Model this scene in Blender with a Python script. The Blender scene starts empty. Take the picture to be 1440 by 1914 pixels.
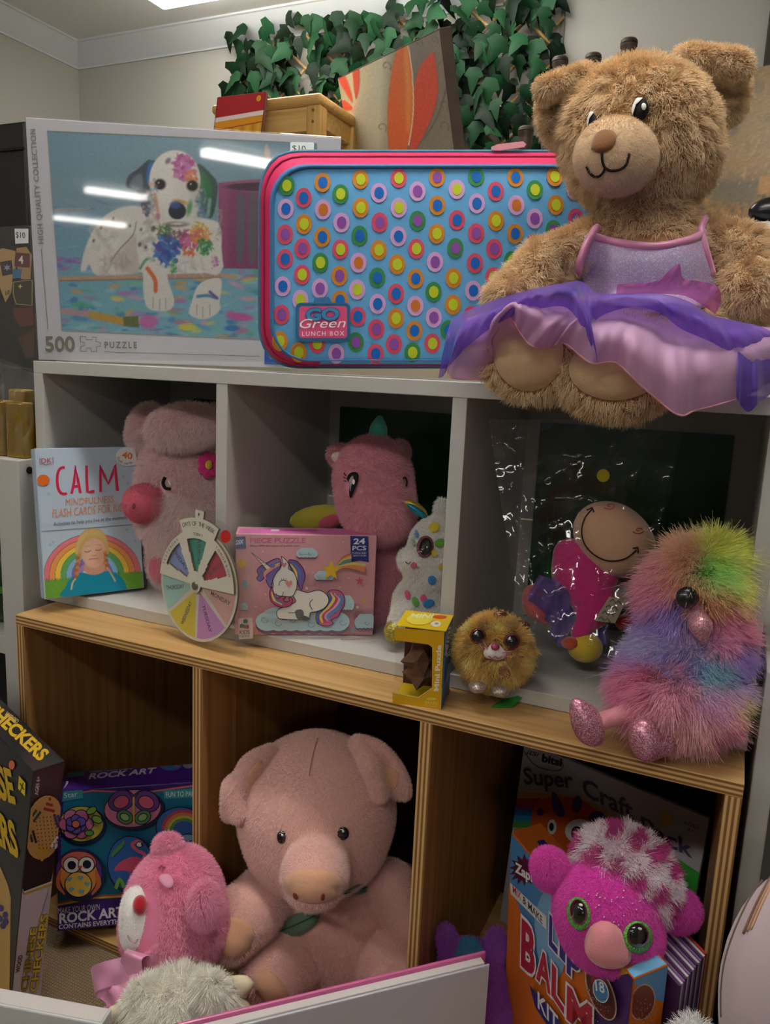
import bpy, bmesh, math, random
import numpy as np
import openvdb
from mathutils import Vector, Matrix
from mathutils.bvhtree import BVHTree
random.seed(7); RNG = np.random.default_rng(7)
SC = bpy.context.scene; COL = SC.collection

# ------------------------------------------------------------ camera
F = 1460.95                                        # focal length in pixels of the 1440 x 1914 frame
CP = np.array([0.8811, -0.7796, 0.3419])
_yaw, _pit, _rol = 0.4218, -0.1784, 0.0455
def _axes(yaw, pitch, roll):
    f0 = np.array([-math.sin(yaw), math.cos(yaw), 0.]); r0 = np.array([math.cos(yaw), math.sin(yaw), 0.])
    fw = f0*math.cos(pitch) + np.array([0, 0, math.sin(pitch)]); up = np.cross(r0, fw)
    return r0*math.cos(roll)+up*math.sin(roll), -r0*math.sin(roll)+up*math.cos(roll), fw
CR, CU, CF = _axes(_yaw, _pit, _rol)
cam = bpy.data.cameras.new('camera'); camo = bpy.data.objects.new('camera', cam); COL.objects.link(camo)
cam.sensor_fit = 'HORIZONTAL'; cam.sensor_width = 36.0; cam.lens = 36.0*F/1440; cam.clip_start = .02
camo.matrix_world = Matrix(((CR[0], CU[0], -CF[0], CP[0]), (CR[1], CU[1], -CF[1], CP[1]), (CR[2], CU[2], -CF[2], CP[2]), (0, 0, 0, 1)))
SC.camera = camo
# ------------------------------------------------------------ world, exposure
w = bpy.data.worlds.new('world'); SC.world = w; w.use_nodes = True
w.node_tree.nodes['Background'].inputs[0].default_value = (.93, .96, 1.0, 1)
w.node_tree.nodes['Background'].inputs[1].default_value = .06
SC.view_settings.view_transform = 'Standard'; SC.view_settings.look = 'None'
SC.view_settings.exposure = 0.22; SC.view_settings.gamma = 1.0; SC.view_settings.use_curve_mapping = False
SC.cycles.max_bounces = 7; SC.cycles.diffuse_bounces = 4; SC.cycles.glossy_bounces = 3; SC.cycles.transparent_max_bounces = 14
CEIL = 1.466
# fluorescent battens on the ceiling: (x, y, length, along x?, strength)
BATTENS = [(.62, -.17, 1.25, True, 21.0), (-.30, 1.24, 1.2, True, 13.0), (.70, -1.75, 1.25, True, 14.0), (-.95, -1.75, 1.25, True, 14.0), (2.58, -3.85, 1.25, True, 14.0), (2.25, -6.3, .6, True, 14.0), (2.85, -9.0, .9, True, 14.0)]  # the batten left of the viewer is an added fill for the petal canvas

# ------------------------------------------------------------ helpers
def ray(x, y): return CF + CR*((x-720)/F) + CU*((957-y)/F)
def PT(x, y, d): return CP + ray(x, y)*d
def PY(x, y, Y): q = ray(x, y); return CP + q*((Y-CP[1])/q[1])
def PZ(x, y, Z): q = ray(x, y); return CP + q*((Z-CP[2])/q[2])
def DEP(P): return float((np.asarray(P)-CP) @ CF)
def PX(P):
    d = np.asarray(P)-CP; z = d @ CF
    return np.stack([720+F*(d @ CR)/z, 957-F*(d @ CU)/z], -1)
def lin(c):
    if isinstance(c, str):
        c = c.lstrip('#'); c = [int(c[i:i+2], 16)/255 for i in (0, 2, 4)]
    return tuple(((v+.055)/1.055)**2.4 if v > .04045 else v/12.92 for v in c[:3])
MATS = {}
def mat(name, col='#808080', rough=.6, spec=.4, metal=0, bump=0, bscale=200, vary=0, vscale=20, sheen=0, coat=0, emit=None, es=1, trans=None):
    if name in MATS: return MATS[name]
    m = bpy.data.materials.new(name); m.use_nodes = True; nt = m.node_tree; b = nt.nodes['Principled BSDF']
    c = lin(col)
    b.inputs['Base Color'].default_value = (*c, 1); b.inputs['Roughness'].default_value = rough
    b.inputs['Specular IOR Level'].default_value = spec; b.inputs['Metallic'].default_value = metal
    b.inputs['Sheen Weight'].default_value = sheen; b.inputs['Coat Weight'].default_value = coat; b.inputs['Coat Roughness'].default_value = .06
    if emit: b.inputs['Emission Color'].default_value = (*lin(emit), 1); b.inputs['Emission Strength'].default_value = es
    tc = nt.nodes.new('ShaderNodeTexCoord')
    if vary:
        n = nt.nodes.new('ShaderNodeTexNoise'); n.inputs['Scale'].default_value = vscale; n.inputs['Detail'].default_value = 4
        nt.links.new(tc.outputs['Object'], n.inputs['Vector'])
        mx = nt.nodes.new('ShaderNodeMix'); mx.data_type = 'RGBA'
        mx.inputs['A'].default_value = (*[v*(1-vary) for v in c], 1); mx.inputs['B'].default_value = (*[min(1, v*(1+vary)) for v in c], 1)
        nt.links.new(n.outputs['Fac'], mx.inputs['Factor']); nt.links.new(mx.outputs['Result'], b.inputs['Base Color'])
    if bump:
        n = nt.nodes.new('ShaderNodeTexNoise'); n.inputs['Scale'].default_value = bscale; n.inputs['Detail'].default_value = 3
        nt.links.new(tc.outputs['Object'], n.inputs['Vector'])
        bp = nt.nodes.new('ShaderNodeBump'); bp.inputs['Strength'].default_value = bump; bp.inputs['Distance'].default_value = .002
        nt.links.new(n.outputs['Fac'], bp.inputs['Height']); nt.links.new(bp.outputs['Normal'], b.inputs['Normal'])
    MATS[name] = m; return m
def mat_vcol(name, rough=.5, spec=.4, coat=0, sheen=0, alpha=None):
    if name in MATS: return MATS[name]
    m = mat(name, '#ffffff', rough, spec, coat=coat, sheen=sheen); nt = m.node_tree
    a = nt.nodes.new('ShaderNodeAttribute'); a.attribute_name = 'col'
    nt.links.new(a.outputs['Color'], nt.nodes['Principled BSDF'].inputs['Base Color'])
    return m
def mat_film(name, col='#ffffff', amount=.10, rough=.04, tint=None):
    """clear plastic film: mostly transparent with glossy reflections"""
    if name in MATS: return MATS[name]
    m = bpy.data.materials.new(name); m.use_nodes = True; nt = m.node_tree; nt.nodes.remove(nt.nodes['Principled BSDF'])
    out = nt.nodes['Material Output']
    t = nt.nodes.new('ShaderNodeBsdfTransparent'); g = nt.nodes.new('ShaderNodeBsdfGlossy'); g.inputs['Roughness'].default_value = rough
    t.inputs[0].default_value = (*(lin(tint) if tint else (1, 1, 1)), 1); g.inputs[0].default_value = (*lin(col), 1)
    mx = nt.nodes.new('ShaderNodeMixShader'); mx.inputs[0].default_value = amount
    nt.links.new(t.outputs[0], mx.inputs[1]); nt.links.new(g.outputs[0], mx.inputs[2]); nt.links.new(mx.outputs[0], out.inputs[0])
    MATS[name] = m; return m
def mat_sheer(name, col, see=.4):
    """sheer fabric"""
    if name in MATS: return MATS[name]
    m = bpy.data.materials.new(name); m.use_nodes = True; nt = m.node_tree; b = nt.nodes['Principled BSDF']; out = nt.nodes['Material Output']
    b.inputs['Base Color'].default_value = (*lin(col), 1); b.inputs['Roughness'].default_value = .5; b.inputs['Sheen Weight'].default_value = .4
    tl = nt.nodes.new('ShaderNodeBsdfTranslucent'); tl.inputs[0].default_value = (*lin(col), 1)
    t = nt.nodes.new('ShaderNodeBsdfTransparent'); t.inputs[0].default_value = (*[.5+.5*v for v in lin(col)], 1)
    m1 = nt.nodes.new('ShaderNodeMixShader'); m1.inputs[0].default_value = .35
    m2 = nt.nodes.new('ShaderNodeMixShader'); m2.inputs[0].default_value = see
    nt.links.new(b.outputs[0], m1.inputs[1]); nt.links.new(tl.outputs[0], m1.inputs[2])
    nt.links.new(m1.outputs[0], m2.inputs[1]); nt.links.new(t.outputs[0], m2.inputs[2]); nt.links.new(m2.outputs[0], out.inputs[0])
    MATS[name] = m; return m
ORG = {}
def root(name, label, cat, loc, group=None, kind=None):
    o = bpy.data.objects.new(name, None); COL.objects.link(o); o.location = [float(v) for v in loc]; o.empty_display_size = .02
    if label: o['label'] = label
    if cat: o['category'] = cat
    if group: o['group'] = group
    if kind: o['kind'] = kind
    ORG[o.name] = np.array(loc, float); return o
def org(o): return ORG.get(o.name, np.zeros(3)) if o else np.zeros(3)
def link(name, me, parent=None, label=None, cat=None, group=None, kind=None):
    o = bpy.data.objects.new(name, me); COL.objects.link(o)
    if parent: o.parent = parent; ORG[o.name] = org(parent)
    if label: o['label'] = label
    if cat: o['category'] = cat
    if group: o['group'] = group
    if kind: o['kind'] = kind
    return o
def mesh(name, V, Fc, m, parent=None, smooth=False, cols=None, facecols=None, **kw):
    """one mesh object from world-space vertices"""
    V = np.asarray(V, float) - org(parent)
    me = bpy.data.meshes.new(name); me.from_pydata(V.tolist(), [], [list(map(int, f)) for f in Fc])
    ms = m if isinstance(m, (list, tuple)) else [m]
    for x in ms: me.materials.append(x)
    if smooth: me.polygons.foreach_set('use_smooth', np.ones(len(me.polygons), bool))
    if cols is not None:
        a = me.attributes.new('col', 'FLOAT_COLOR', 'POINT'); c = np.ones((len(V), 4), 'f'); c[:, :3] = cols; a.data.foreach_set('color', c.ravel())
    if facecols is not None:
        a = me.attributes.new('col', 'FLOAT_COLOR', 'CORNER'); c = np.ones((len(me.loops), 4), 'f')
        tot = np.zeros(len(me.polygons), int); me.polygons.foreach_get('loop_total', tot)
        c[:, :3] = np.repeat(np.asarray(facecols), tot, 0); a.data.foreach_set('color', c.ravel())
    me.update()
    return link(name, me, parent, **kw)
def bm_obj(name, bm, m, parent=None, smooth=False, **kw):
    bm.transform(Matrix.Translation(-Vector(org(parent))))
    me = bpy.data.meshes.new(name); bm.to_mesh(me); bm.free()
    for x in (m if isinstance(m, (list, tuple)) else [m]): me.materials.append(x)
    if smooth: me.polygons.foreach_set('use_smooth', np.ones(len(me.polygons), bool))
    return link(name, me, parent, **kw)
def bmbox(bm, lo, hi, bev=0, M=None, seg=2):
    lo, hi = np.array(lo, float), np.array(hi, float)
    r = bmesh.ops.create_cube(bm, size=1); vs = r['verts']
    for v in vs: v.co = Vector((lo+hi)/2 + np.array(v.co)*(hi-lo))
    if bev:
        es = list({e for v in vs for e in v.link_edges})
        rb = bmesh.ops.bevel(bm, geom=es, offset=bev, segments=seg, affect='EDGES', profile=.5)
        vs = list({v for f in rb['faces'] for v in f.verts} | {v for v in vs if v.is_valid})
    if M is not None: bmesh.ops.transform(bm, matrix=M, verts=vs)
    return vs
def box(name, lo, hi, m, parent=None, bev=.001, M=None, **kw):
    bm = bmesh.new(); bmbox(bm, lo, hi, bev, M); return bm_obj(name, bm, m, parent, **kw)
def tubegeo(pts, r, n=8, caps=True):
    pts = np.asarray(pts, float); N = len(pts); rr = np.broadcast_to(np.asarray(r, float), (N,))
    T = np.gradient(pts, axis=0); T /= np.linalg.norm(T, axis=1)[:, None]+1e-12
    a = np.array([0, 0, 1.]) if abs(T[0, 2]) < .9 else np.array([1., 0, 0]); V = []; Fc = []
    u = np.cross(T[0], a); u /= np.linalg.norm(u)
    th = np.arange(n)*2*math.pi/n
    for i in range(N):
        u = u - T[i]*(u @ T[i]); u /= np.linalg.norm(u); v = np.cross(T[i], u)
        V.append(pts[i] + rr[i]*(np.cos(th)[:, None]*u + np.sin(th)[:, None]*v))
    for i in range(N-1):
        for j in range(n): k = (j+1) % n; Fc.append([i*n+j, i*n+k, (i+1)*n+k, (i+1)*n+j])
    if caps: Fc.append(list(range(n))[::-1]); Fc.append([(N-1)*n+j for j in range(n)])
    return np.concatenate(V), Fc
def tube(name, pts, r, m, parent=None, n=8, **kw):
    V, Fc = tubegeo(pts, r, n); return mesh(name, V, Fc, m, parent, smooth=True, **kw)
def join(geos):
    V = []; Fc = []; o = 0
    for v, f in geos: V.append(np.asarray(v)); Fc += [[i+o for i in q] for q in f]; o += len(v)
    return np.concatenate(V), Fc
def spline(P, n=8, closed=False):
    P = np.asarray(P, float); N = len(P); out = []
    for i in range(N if closed else N-1):
        if closed: a, b, c, d = P[(i-1) % N], P[i], P[(i+1) % N], P[(i+2) % N]
        else: a, b, c, d = P[max(i-1, 0)], P[i], P[i+1], P[min(i+2, N-1)]
        for t in np.arange(n)/n:
            out.append(.5*((2*b)+(-a+c)*t+(2*a-5*b+4*c-d)*t*t+(-a+3*b-3*c+d)*t**3))
    if not closed: out.append(P[-1])
    return np.array(out)
def lathe(prof, axis0, ax=(0, 0, 1), n=20):
    """prof: (radius, height) pairs"""
    ax = np.array(ax, float); ax /= np.linalg.norm(ax); a = np.array([1., 0, 0]) if abs(ax[0]) < .9 else np.array([0, 1., 0])
    u = np.cross(ax, a); u /= np.linalg.norm(u); v = np.cross(ax, u); V = []; Fc = []; th = np.arange(n)*2*math.pi/n
    for r_, h in prof: V.append(np.array(axis0)+ax*h+r_*(np.cos(th)[:, None]*u+np.sin(th)[:, None]*v))
    for i in range(len(prof)-1):
        for j in range(n): k = (j+1) % n; Fc.append([i*n+j, i*n+k, (i+1)*n+k, (i+1)*n+j])
    Fc.append(list(range(n))[::-1]); Fc.append([(len(prof)-1)*n+j for j in range(n)])
    return np.concatenate(V), Fc

# ---- printed faces: a plane in space that takes artwork traced in photograph pixels
_TX = {}
def glyphs(s, off=0.0, shear=0, space=1.0):
    key = (s, off, shear, space)
    if key in _TX: return _TX[key]
    cu = bpy.data.curves.new('t', 'FONT'); cu.body = s; cu.offset = off; cu.shear = shear; cu.space_character = space; cu.resolution_u = 3
    ob = bpy.data.objects.new('t', cu); me = ob.to_mesh()
    V = np.zeros(len(me.vertices)*3); me.vertices.foreach_get('co', V); V = V.reshape(-1, 3)[:, :2]
    Fc = [list(p.vertices) for p in me.polygons]
    ob.to_mesh_clear(); bpy.data.objects.remove(ob); bpy.data.curves.remove(cu)
    _TX[key] = (V, Fc); return V, Fc
def frame(yaw, lean=0, roll=0):
    X = np.array([math.cos(yaw), math.sin(yaw), 0]); N = np.array([math.sin(yaw), -math.cos(yaw), 0]); Z = np.array([0, 0, 1.])
    U = Z*math.cos(lean)-N*math.sin(lean); N2 = N*math.cos(lean)+Z*math.sin(lean)
    return X*math.cos(roll)+U*math.sin(roll), -X*math.sin(roll)+U*math.cos(roll), N2
class Print:
    """flat print on one face; coordinates are photo pixels (optionally in a zoom: z=(x0,y0,scale)) or, with uv=True, metres on the face"""
    def __init__(s, A, X, U, z=(0, 0, 1), uv=False, eps=.00012):
        s.A = np.array(A, float); s.X = np.array(X, float); s.U = np.array(U, float); s.N = np.cross(s.X, s.U); s.N /= np.linalg.norm(s.N)
        s.z = z; s.uv = uv; s.eps = eps; s.k = 1; s.wh = None; s.edge = None; s.V = []; s.F = []; s.C = []; s.n = 0
    def w(s, pts):
        pts = np.asarray(pts, float).reshape(-1, 2)
        if s.uv: P = s.A + pts[:, :1]*s.X + pts[:, 1:]*s.U
        else:
            q = pts/s.z[2] + np.array(s.z[:2])
            d = CF + CR*((q[:, :1]-720)/F) + CU*((957-q[:, 1:])/F)
            P = CP + d*(((s.A-CP) @ s.N)/(d @ s.N))[:, None]
        if s.wh is not None:                        # keep the print on its face
            X, U = s.X/(s.X @ s.X), s.U/(s.U @ s.U); d = P-s.A; u, v = d @ X, d @ U
            P = P + np.outer(np.clip(u, .0006, s.wh[0]-.0006)-u, s.X) + np.outer(np.clip(v, .0006, s.wh[1]-.0006)-v, s.U)
        return P + s.N*s.eps*s.k
    def raw(s, pts, faces, col):
        P = s.w(pts); s.V.append(P); s.F += [[i+s.n for i in f] for f in faces]; s.C += [lin(col)]*len(faces); s.n += len(P)
    def up(s): s.k += 1; return s
    def poly(s, pts, col, smooth=0):
        s.k += 1
        if smooth: pts = spline(pts, smooth, True)
        s.raw(pts, [list(range(len(pts)))], col); return s
    def ell(s, cx, cy, rx, ry, col, rot=0, n=24):
        t = np.arange(n)*2*math.pi/n; c, q = math.cos(rot), math.sin(rot); x = rx*np.cos(t); y = ry*np.sin(t)
        if s.edge and rx > s.edge[1]: s.k += 1; o = s.edge[2]; s.raw(np.stack([cx+c*x*(1+o/rx)-q*y*(1+o/ry), cy+q*x*(1+o/rx)+c*y*(1+o/ry)], 1), [list(range(n))], s.edge[0])
        return s.poly(np.stack([cx+c*x-q*y, cy+q*x+c*y], 1), col)
    def line(s, pts, wd, col, smooth=0, closed=False):
        s.k += 1
        if smooth: pts = spline(pts, smooth, closed)
        pts = np.asarray(pts, float)
        if closed: pts = np.concatenate([pts, pts[:1]])
        T = np.gradient(pts, axis=0); T /= np.linalg.norm(T, axis=1)[:, None]+1e-9; wd = np.atleast_1d(np.asarray(wd, float)); wd = np.interp(np.linspace(0, 1, len(pts)), np.linspace(0, 1, len(wd)), wd)
        N = np.stack([-T[:, 1], T[:, 0]], 1)*wd[:, None]/2
        V = np.concatenate([pts+N, pts-N]); n = len(pts)
        s.raw(V, [[i, i+1, n+i+1, n+i] for i in range(n-1)], col); return s
    def arc(s, c, r0, r1, a0, a1, col, n=24, sy=1):
        s.k += 1; t = np.radians(np.linspace(a0, a1, n)); V = [[c[0]+r*math.cos(x), c[1]-sy*r*math.sin(x)] for r in (r0, r1) for x in t]
        s.raw(V, [[i, i+1, n+i+1, n+i] for i in range(n-1)], col); return s
    def star(s, cx, cy, r, col, k=5, q=.42, rot=-math.pi/2):
        return s.poly([[cx+(r if i % 2 == 0 else r*q)*math.cos(rot+i*math.pi/k), cy+(r if i % 2 == 0 else r*q)*math.sin(rot+i*math.pi/k)] for i in range(2*k)], col)
    def text(s, t, p0, p1, h, col, bold=0.0, up=None, shear=0, space=1.0, outline=None, ol=.04, ref=None):
        """baseline from p0 to p1, cap height h (pixels) along up"""
        s.k += 1
        if outline:
            s.text(t, p0, p1, h, outline, bold+ol, up, shear, space, ref=(t, bold)); s.k += 2
        V, Fc = glyphs(t, bold, shear, space); R, _ = glyphs(*(ref or (t, bold)), shear, space)
        if not len(V): return s
        a, b = R[:, 0].min(), R[:, 0].max(); H, _ = glyphs('H', 0)
        cap = H[:, 1].max(); p0 = np.array(p0, float); p1 = np.array(p1, float); d = p1-p0
        if up is None:
            if s.uv: up = (0, 1)
            else:
                P = s.w([p0]); Q = P+s.U*.001; v = (PX(Q)-PX(P))[0]; up = v/np.linalg.norm(v)
        up = np.array(up, float); up = up/np.linalg.norm(up)*h
        pts = p0 + ((V[:, :1]-a)/(b-a))*d + (V[:, 1:]/cap)*up
        s.raw(pts, Fc, col); return s
    def arctext(s, t, c, r, a0, a1, h, col, bold=0, sy=1, inward=False):
        """letters along an arc from angle a0 to a1 (degrees, pixel space)"""
        s.k += 1; n = len(t); H, _ = glyphs('H', 0); cap = H[:, 1].max()
        for i, ch in enumerate(t):
            if ch == ' ': continue
            V, Fc = glyphs(ch, bold)
            if not len(V): continue
            a = math.radians(a0+(a1-a0)*(i+.5)/n); mid = (V[:, 0].min()+V[:, 0].max())/2
            er = np.array([math.cos(a), -math.sin(a)*sy]); et = np.array([math.sin(a), math.cos(a)*sy])
            if inward: er, et = -er, -et
            o = np.array([c[0]+r*math.cos(a), c[1]-sy*r*math.sin(a)])
            s.raw(o+(V[:, :1]-mid)/cap*h*et+V[:, 1:]/cap*h*er, Fc, col)
        return s
    def build(s, name, parent, m=None, **kw):
        V = np.concatenate(s.V); o = mesh(name, V, s.F, m or mat_vcol('print', .45, .4), parent, facecols=s.C, **kw); return o
class Board:
    """an upright box: A = front bottom left corner, axes from frame()"""
    def __init__(s, name, label, cat, A, w, h, d, yaw, lean=0, roll=0, group=None):
        s.X, s.U, s.N = frame(yaw, lean, roll); s.A = np.array(A, float); s.w, s.h, s.d = w, h, d
        s.root = root(name, label, cat, s.A + s.X*w/2 - s.N*d/2, group)
        s.M = Matrix(((s.X[0], -s.N[0], s.U[0], s.A[0]), (s.X[1], -s.N[1], s.U[1], s.A[1]), (s.X[2], -s.N[2], s.U[2], s.A[2]), (0, 0, 0, 1)))
    def box(s, name, m, lo=(0, 0, 0), hi=None, bev=.0012, parent=None, **kw):
        return box(name, lo, hi or (s.w, s.d, s.h), m, parent or s.root, bev, s.M, **kw)
    def pt(s, u, v, t=0): return s.A+s.X*u+s.U*v-s.N*t
    def pr(s, A, X, U, z, uv, wh): p = Print(A, X, U, z, uv); p.wh = wh; return p
    def front(s, z=(0, 0, 1), uv=False, A=None): return s.pr(s.A if A is None else A, s.X, s.U, z, uv, (s.w, s.h))
    def top(s, z=(0, 0, 1), uv=False): return s.pr(s.A+s.U*s.h, s.X, -s.N, z, uv, (s.w, s.d))
    def right(s, z=(0, 0, 1), uv=False): return s.pr(s.A+s.X*s.w, -s.N, s.U, z, uv, (s.d, s.h))
    def left(s, z=(0, 0, 1), uv=False): return s.pr(s.A-s.N*s.d, s.N, s.U, z, uv, (s.d, s.h))

# ---- soft toys: a smooth union of ellipsoids and limbs, meshed from a distance field, with fur strands
def rotm(ax, ay, az):
    ax, ay, az = map(math.radians, (ax, ay, az)); c, s = math.cos, math.sin
    return np.array([[c(az), -s(az), 0], [s(az), c(az), 0], [0, 0, 1]]) @ np.array([[c(ay), 0, s(ay)], [0, 1, 0], [-s(ay), 0, c(ay)]]) @ np.array([[1, 0, 0], [0, c(ax), -s(ax)], [0, s(ax), c(ax)]])
def cam2w(Q): return CP + Q[:, :1]*CR + Q[:, 1:2]*CU - Q[:, 2:3]*CF
class Toy:
    """soft toy; shapes are given in photo pixels (x, y) plus dz, pixels towards the camera from the toy's own depth"""
    def __init__(s, name, label, cat, depth, base, group=None, parent=None):
        s.D = depth; s.root = root(name, label, cat, base, group) if label else None; s.bvh = None; s.fur_i = 0
    def c(s, x, y, dz=0):
        d = s.D - dz*s.D/F
        return np.array([(x-720)/F*d, (957-y)/F*d, -d])
    def E(s, x, y, dz, rx, ry, rz, rot=(0, 0, 0), k=None): 
        q = s.D/F; return ('e', s.c(x, y, dz), np.array([rx, ry, rz])*q, rotm(*rot), k)
    def K(s, a, b, r0, r1, k=None, flat=1): q = s.D/F; return ('k', s.c(*a), s.c(*b), r0*q, r1*q, k)
    def chain(s, pts, k=None): return [s.K(pts[i][:3], pts[i+1][:3], pts[i][3], pts[i+1][3], k) for i in range(len(pts)-1)]
    def sdf(s, prims, k, P):
        D = None
        for pr in prims:
            if pr[0] == 'sub':
                d = s.sdf([pr[1]], k, P); kk = pr[2]
                h = np.clip(.5-.5*(D+d)/kk, 0, 1); D = D*(1-h)+(-d)*h+kk*h*(1-h); continue
            if pr[0] == 'e':
                q = (P-pr[1]) @ pr[3]; r_ = pr[2]
                a = np.sqrt(((q/r_)**2).sum(-1)); b = np.sqrt(((q/r_**2)**2).sum(-1)); d = a*(a-1)/np.maximum(b, 1e-9); d = np.where(a < 1e-6, -r_.min(), d)
            else:
                a, b = pr[1], pr[2]; ba = b-a; t = np.clip(((P-a) @ ba)/(ba @ ba), 0, 1)
                d = np.sqrt(((P-a-t[..., None]*ba)**2).sum(-1)) - (pr[3]+(pr[4]-pr[3])*t)
            kk = (pr[4] if pr[0] == 'e' else pr[5]); kk = k if kk is None else kk
            if D is None: D = d
            else:
                h = np.clip(.5+.5*(d-D)/kk, 0, 1); D = d*(1-h)+D*h-kk*h*(1-h)
        return D
    def solid(s, prims, k=.012, vox=.004):
        lo = np.full(3, 9.); hi = np.full(3, -9.)
        for pr in prims:
            if pr[0] == 'sub': continue
            if pr[0] == 'e': e = np.abs(pr[3]) @ pr[2]; lo = np.minimum(lo, pr[1]-e); hi = np.maximum(hi, pr[1]+e)
            else:
                rm = max(pr[3], pr[4]); lo = np.minimum(lo, np.minimum(pr[1], pr[2])-rm); hi = np.maximum(hi, np.maximum(pr[1], pr[2])+rm)
        lo -= vox*3; hi += vox*3; n = np.ceil((hi-lo)/vox).astype(int)+1
        g = np.stack(np.meshgrid(*[lo[i]+np.arange(n[i])*vox for i in range(3)], indexing='ij'), -1)
        D = s.sdf(prims, k, g).astype('f'); gr = openvdb.FloatGrid(float(vox*4)); gr.copyFromArray(np.clip(D, -vox*4, vox*4))
        V, Q = gr.convertToQuads(0.0)
        V = cam2w(lo+V.astype(float)*vox)
        return V, np.asarray(Q)[:, ::-1]
    def body(s, name, prims, m, k=.012, vox=.004, colfn=None, parent='root', fur=None, **kw):
        V, Q = s.solid(prims, k, vox); par = s.root if parent == 'root' else parent
        # outward winding
        a, b, c_ = V[Q[:, 0]], V[Q[:, 1]], V[Q[:, 2]]; n = np.cross(b-a, c_-a)
        if (n*((a+c_)/2-V.mean(0))).sum() < 0: Q = Q[:, ::-1]
        cols = colfn(V) if colfn else None
        o = mesh(name, V, Q, m, par, smooth=True, cols=cols, **kw)
        bv = BVHTree.FromPolygons(V.tolist(), Q.tolist())
        if s.bvh is None: s.bvh = bv
        s.last = bv
        if fur: s.fur(V, Q, parent=o if o.parent is not None and o.parent.parent is None else par, **fur)
        return o
    def fur(s, V, Q, parent, n=20000, length=.012, col='#b08050', colfn=None, radius=.0003, comb=(0, 0, -1), droop=.3, mess=.35, vary=.25, bald=(), pts=4, tips=None, name='fur', curl=0, front=True, rough=.8, clump=0):
        V = np.asarray(V); Q = np.asarray(Q); T = np.concatenate([Q[:, [0, 1, 2]], Q[:, [0, 2, 3]]])
        a, b, c = V[T[:, 0]], V[T[:, 1]], V[T[:, 2]]; nn = np.cross(b-a, c-a); A = np.linalg.norm(nn, axis=1); nn = nn/(A[:, None]+1e-12)
        if front:                                     # fur that faces well away from the shop side stays sparse
            vd = (a-CP); vd /= np.linalg.norm(vd, axis=1)[:, None]; fc = (nn*vd).sum(1); A = np.where(fc > .5, A*.12, A)
        i = RNG.choice(len(T), n, p=A/A.sum()); u = RNG.random(n); v = RNG.random(n); f = u+v > 1; u[f] = 1-u[f]; v[f] = 1-v[f]
        P = a[i]+(b-a)[i]*u[:, None]+(c-a)[i]*v[:, None]; N = nn[i]
        if len(bald):
            q = PX(P); keep = np.ones(n, bool); vd = P-CP; face = (N*vd).sum(1) < 0
            for e in bald:
                cx, cy, rx, ry = e[:4]; az = math.radians(e[4]) if len(e) > 4 else 0
                dx, dy = q[:, 0]-cx, -(q[:, 1]-cy); xx = dx*math.cos(az)+dy*math.sin(az); yy = -dx*math.sin(az)+dy*math.cos(az)
                keep &= ~(((xx/rx)**2+(yy/ry)**2 < 1) & face)
            P, N = P[keep], N[keep]; n = len(P)
        C0 = colfn(P) if colfn else np.tile(lin(col), (n, 1))
        C0 = np.clip(C0*(1+vary*(RNG.random((n, 1))*2-1)), 0, 1)
        g = np.asarray(comb, float)
        if g.ndim == 1: g = np.tile(g, (n, 1))
        g = g-N*(g*N).sum(1)[:, None]
        if clump:                                      # locks: strands near each other share a direction
            cell = np.floor(P/clump).astype(int); hsh = (cell[:, 0]*73856093 ^ cell[:, 1]*19349663 ^ cell[:, 2]*83492791) % 4096
            tab = RNG.normal(size=(4096, 3)); g = g+tab[hsh]*.7
        D = N + g*droop + RNG.normal(size=(n, 3))*mess; D /= np.linalg.norm(D, axis=1)[:, None]
        L = length*(.6+.6*RNG.random((n, 1))); bend = np.array([0, 0, -1.])*droop*.5+g*droop*.6+RNG.normal(size=(n, 3))*curl
        t = np.linspace(0, 1, pts)[None, :, None]
        X = P[:, None]-N[:, None]*.0006 + D[:, None]*L[:, None]*t + bend[:, None]*L[:, None]*t*t*.6
        hc = bpy.data.hair_curves.new(name); hc.add_curves([pts]*n)
        hc.position_data.foreach_set('vector', (X-org(parent)).reshape(-1).astype('f'))
        ra = hc.attributes.new('radius', 'FLOAT', 'POINT'); ra.data.foreach_set('value', np.tile(radius*np.linspace(1, .25, pts), n).astype('f'))
        ca = hc.attributes.new('col', 'FLOAT_COLOR', 'POINT'); cc = np.ones((n, pts, 4), 'f')
        tc, ta = (tips or ('#ffffff', .0)); tt = (np.linspace(0, 1, pts)**1.5*ta)[None, :, None]; cc[:, :, :3] = C0[:, None]*(1-tt)+np.array(lin(tc))*tt; ca.data.foreach_set('color', cc.ravel())
        hc.materials.append(mat_fur(rough))
        return link(name, hc, parent, kind='stuff')
    def ball(s, name, x, y, dz, rx, ry, rz, m, rot=(0, 0, 0), parent='root', n=16, **kw):
        V, Fc = sphere(n); q = s.D/F; V = (V*np.array([rx, ry, rz])*q) @ rotm(*rot).T + s.c(x, y, dz)
        return mesh(name, cam2w(V), Fc, m, s.root if parent == 'root' else parent, smooth=True, **kw)
    def hit(s, x, y, bv=None):
        d = ray(x, y); h = (bv or s.bvh).ray_cast(Vector(CP), Vector(d))
        return None if h[0] is None else np.array(h[0])
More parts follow.
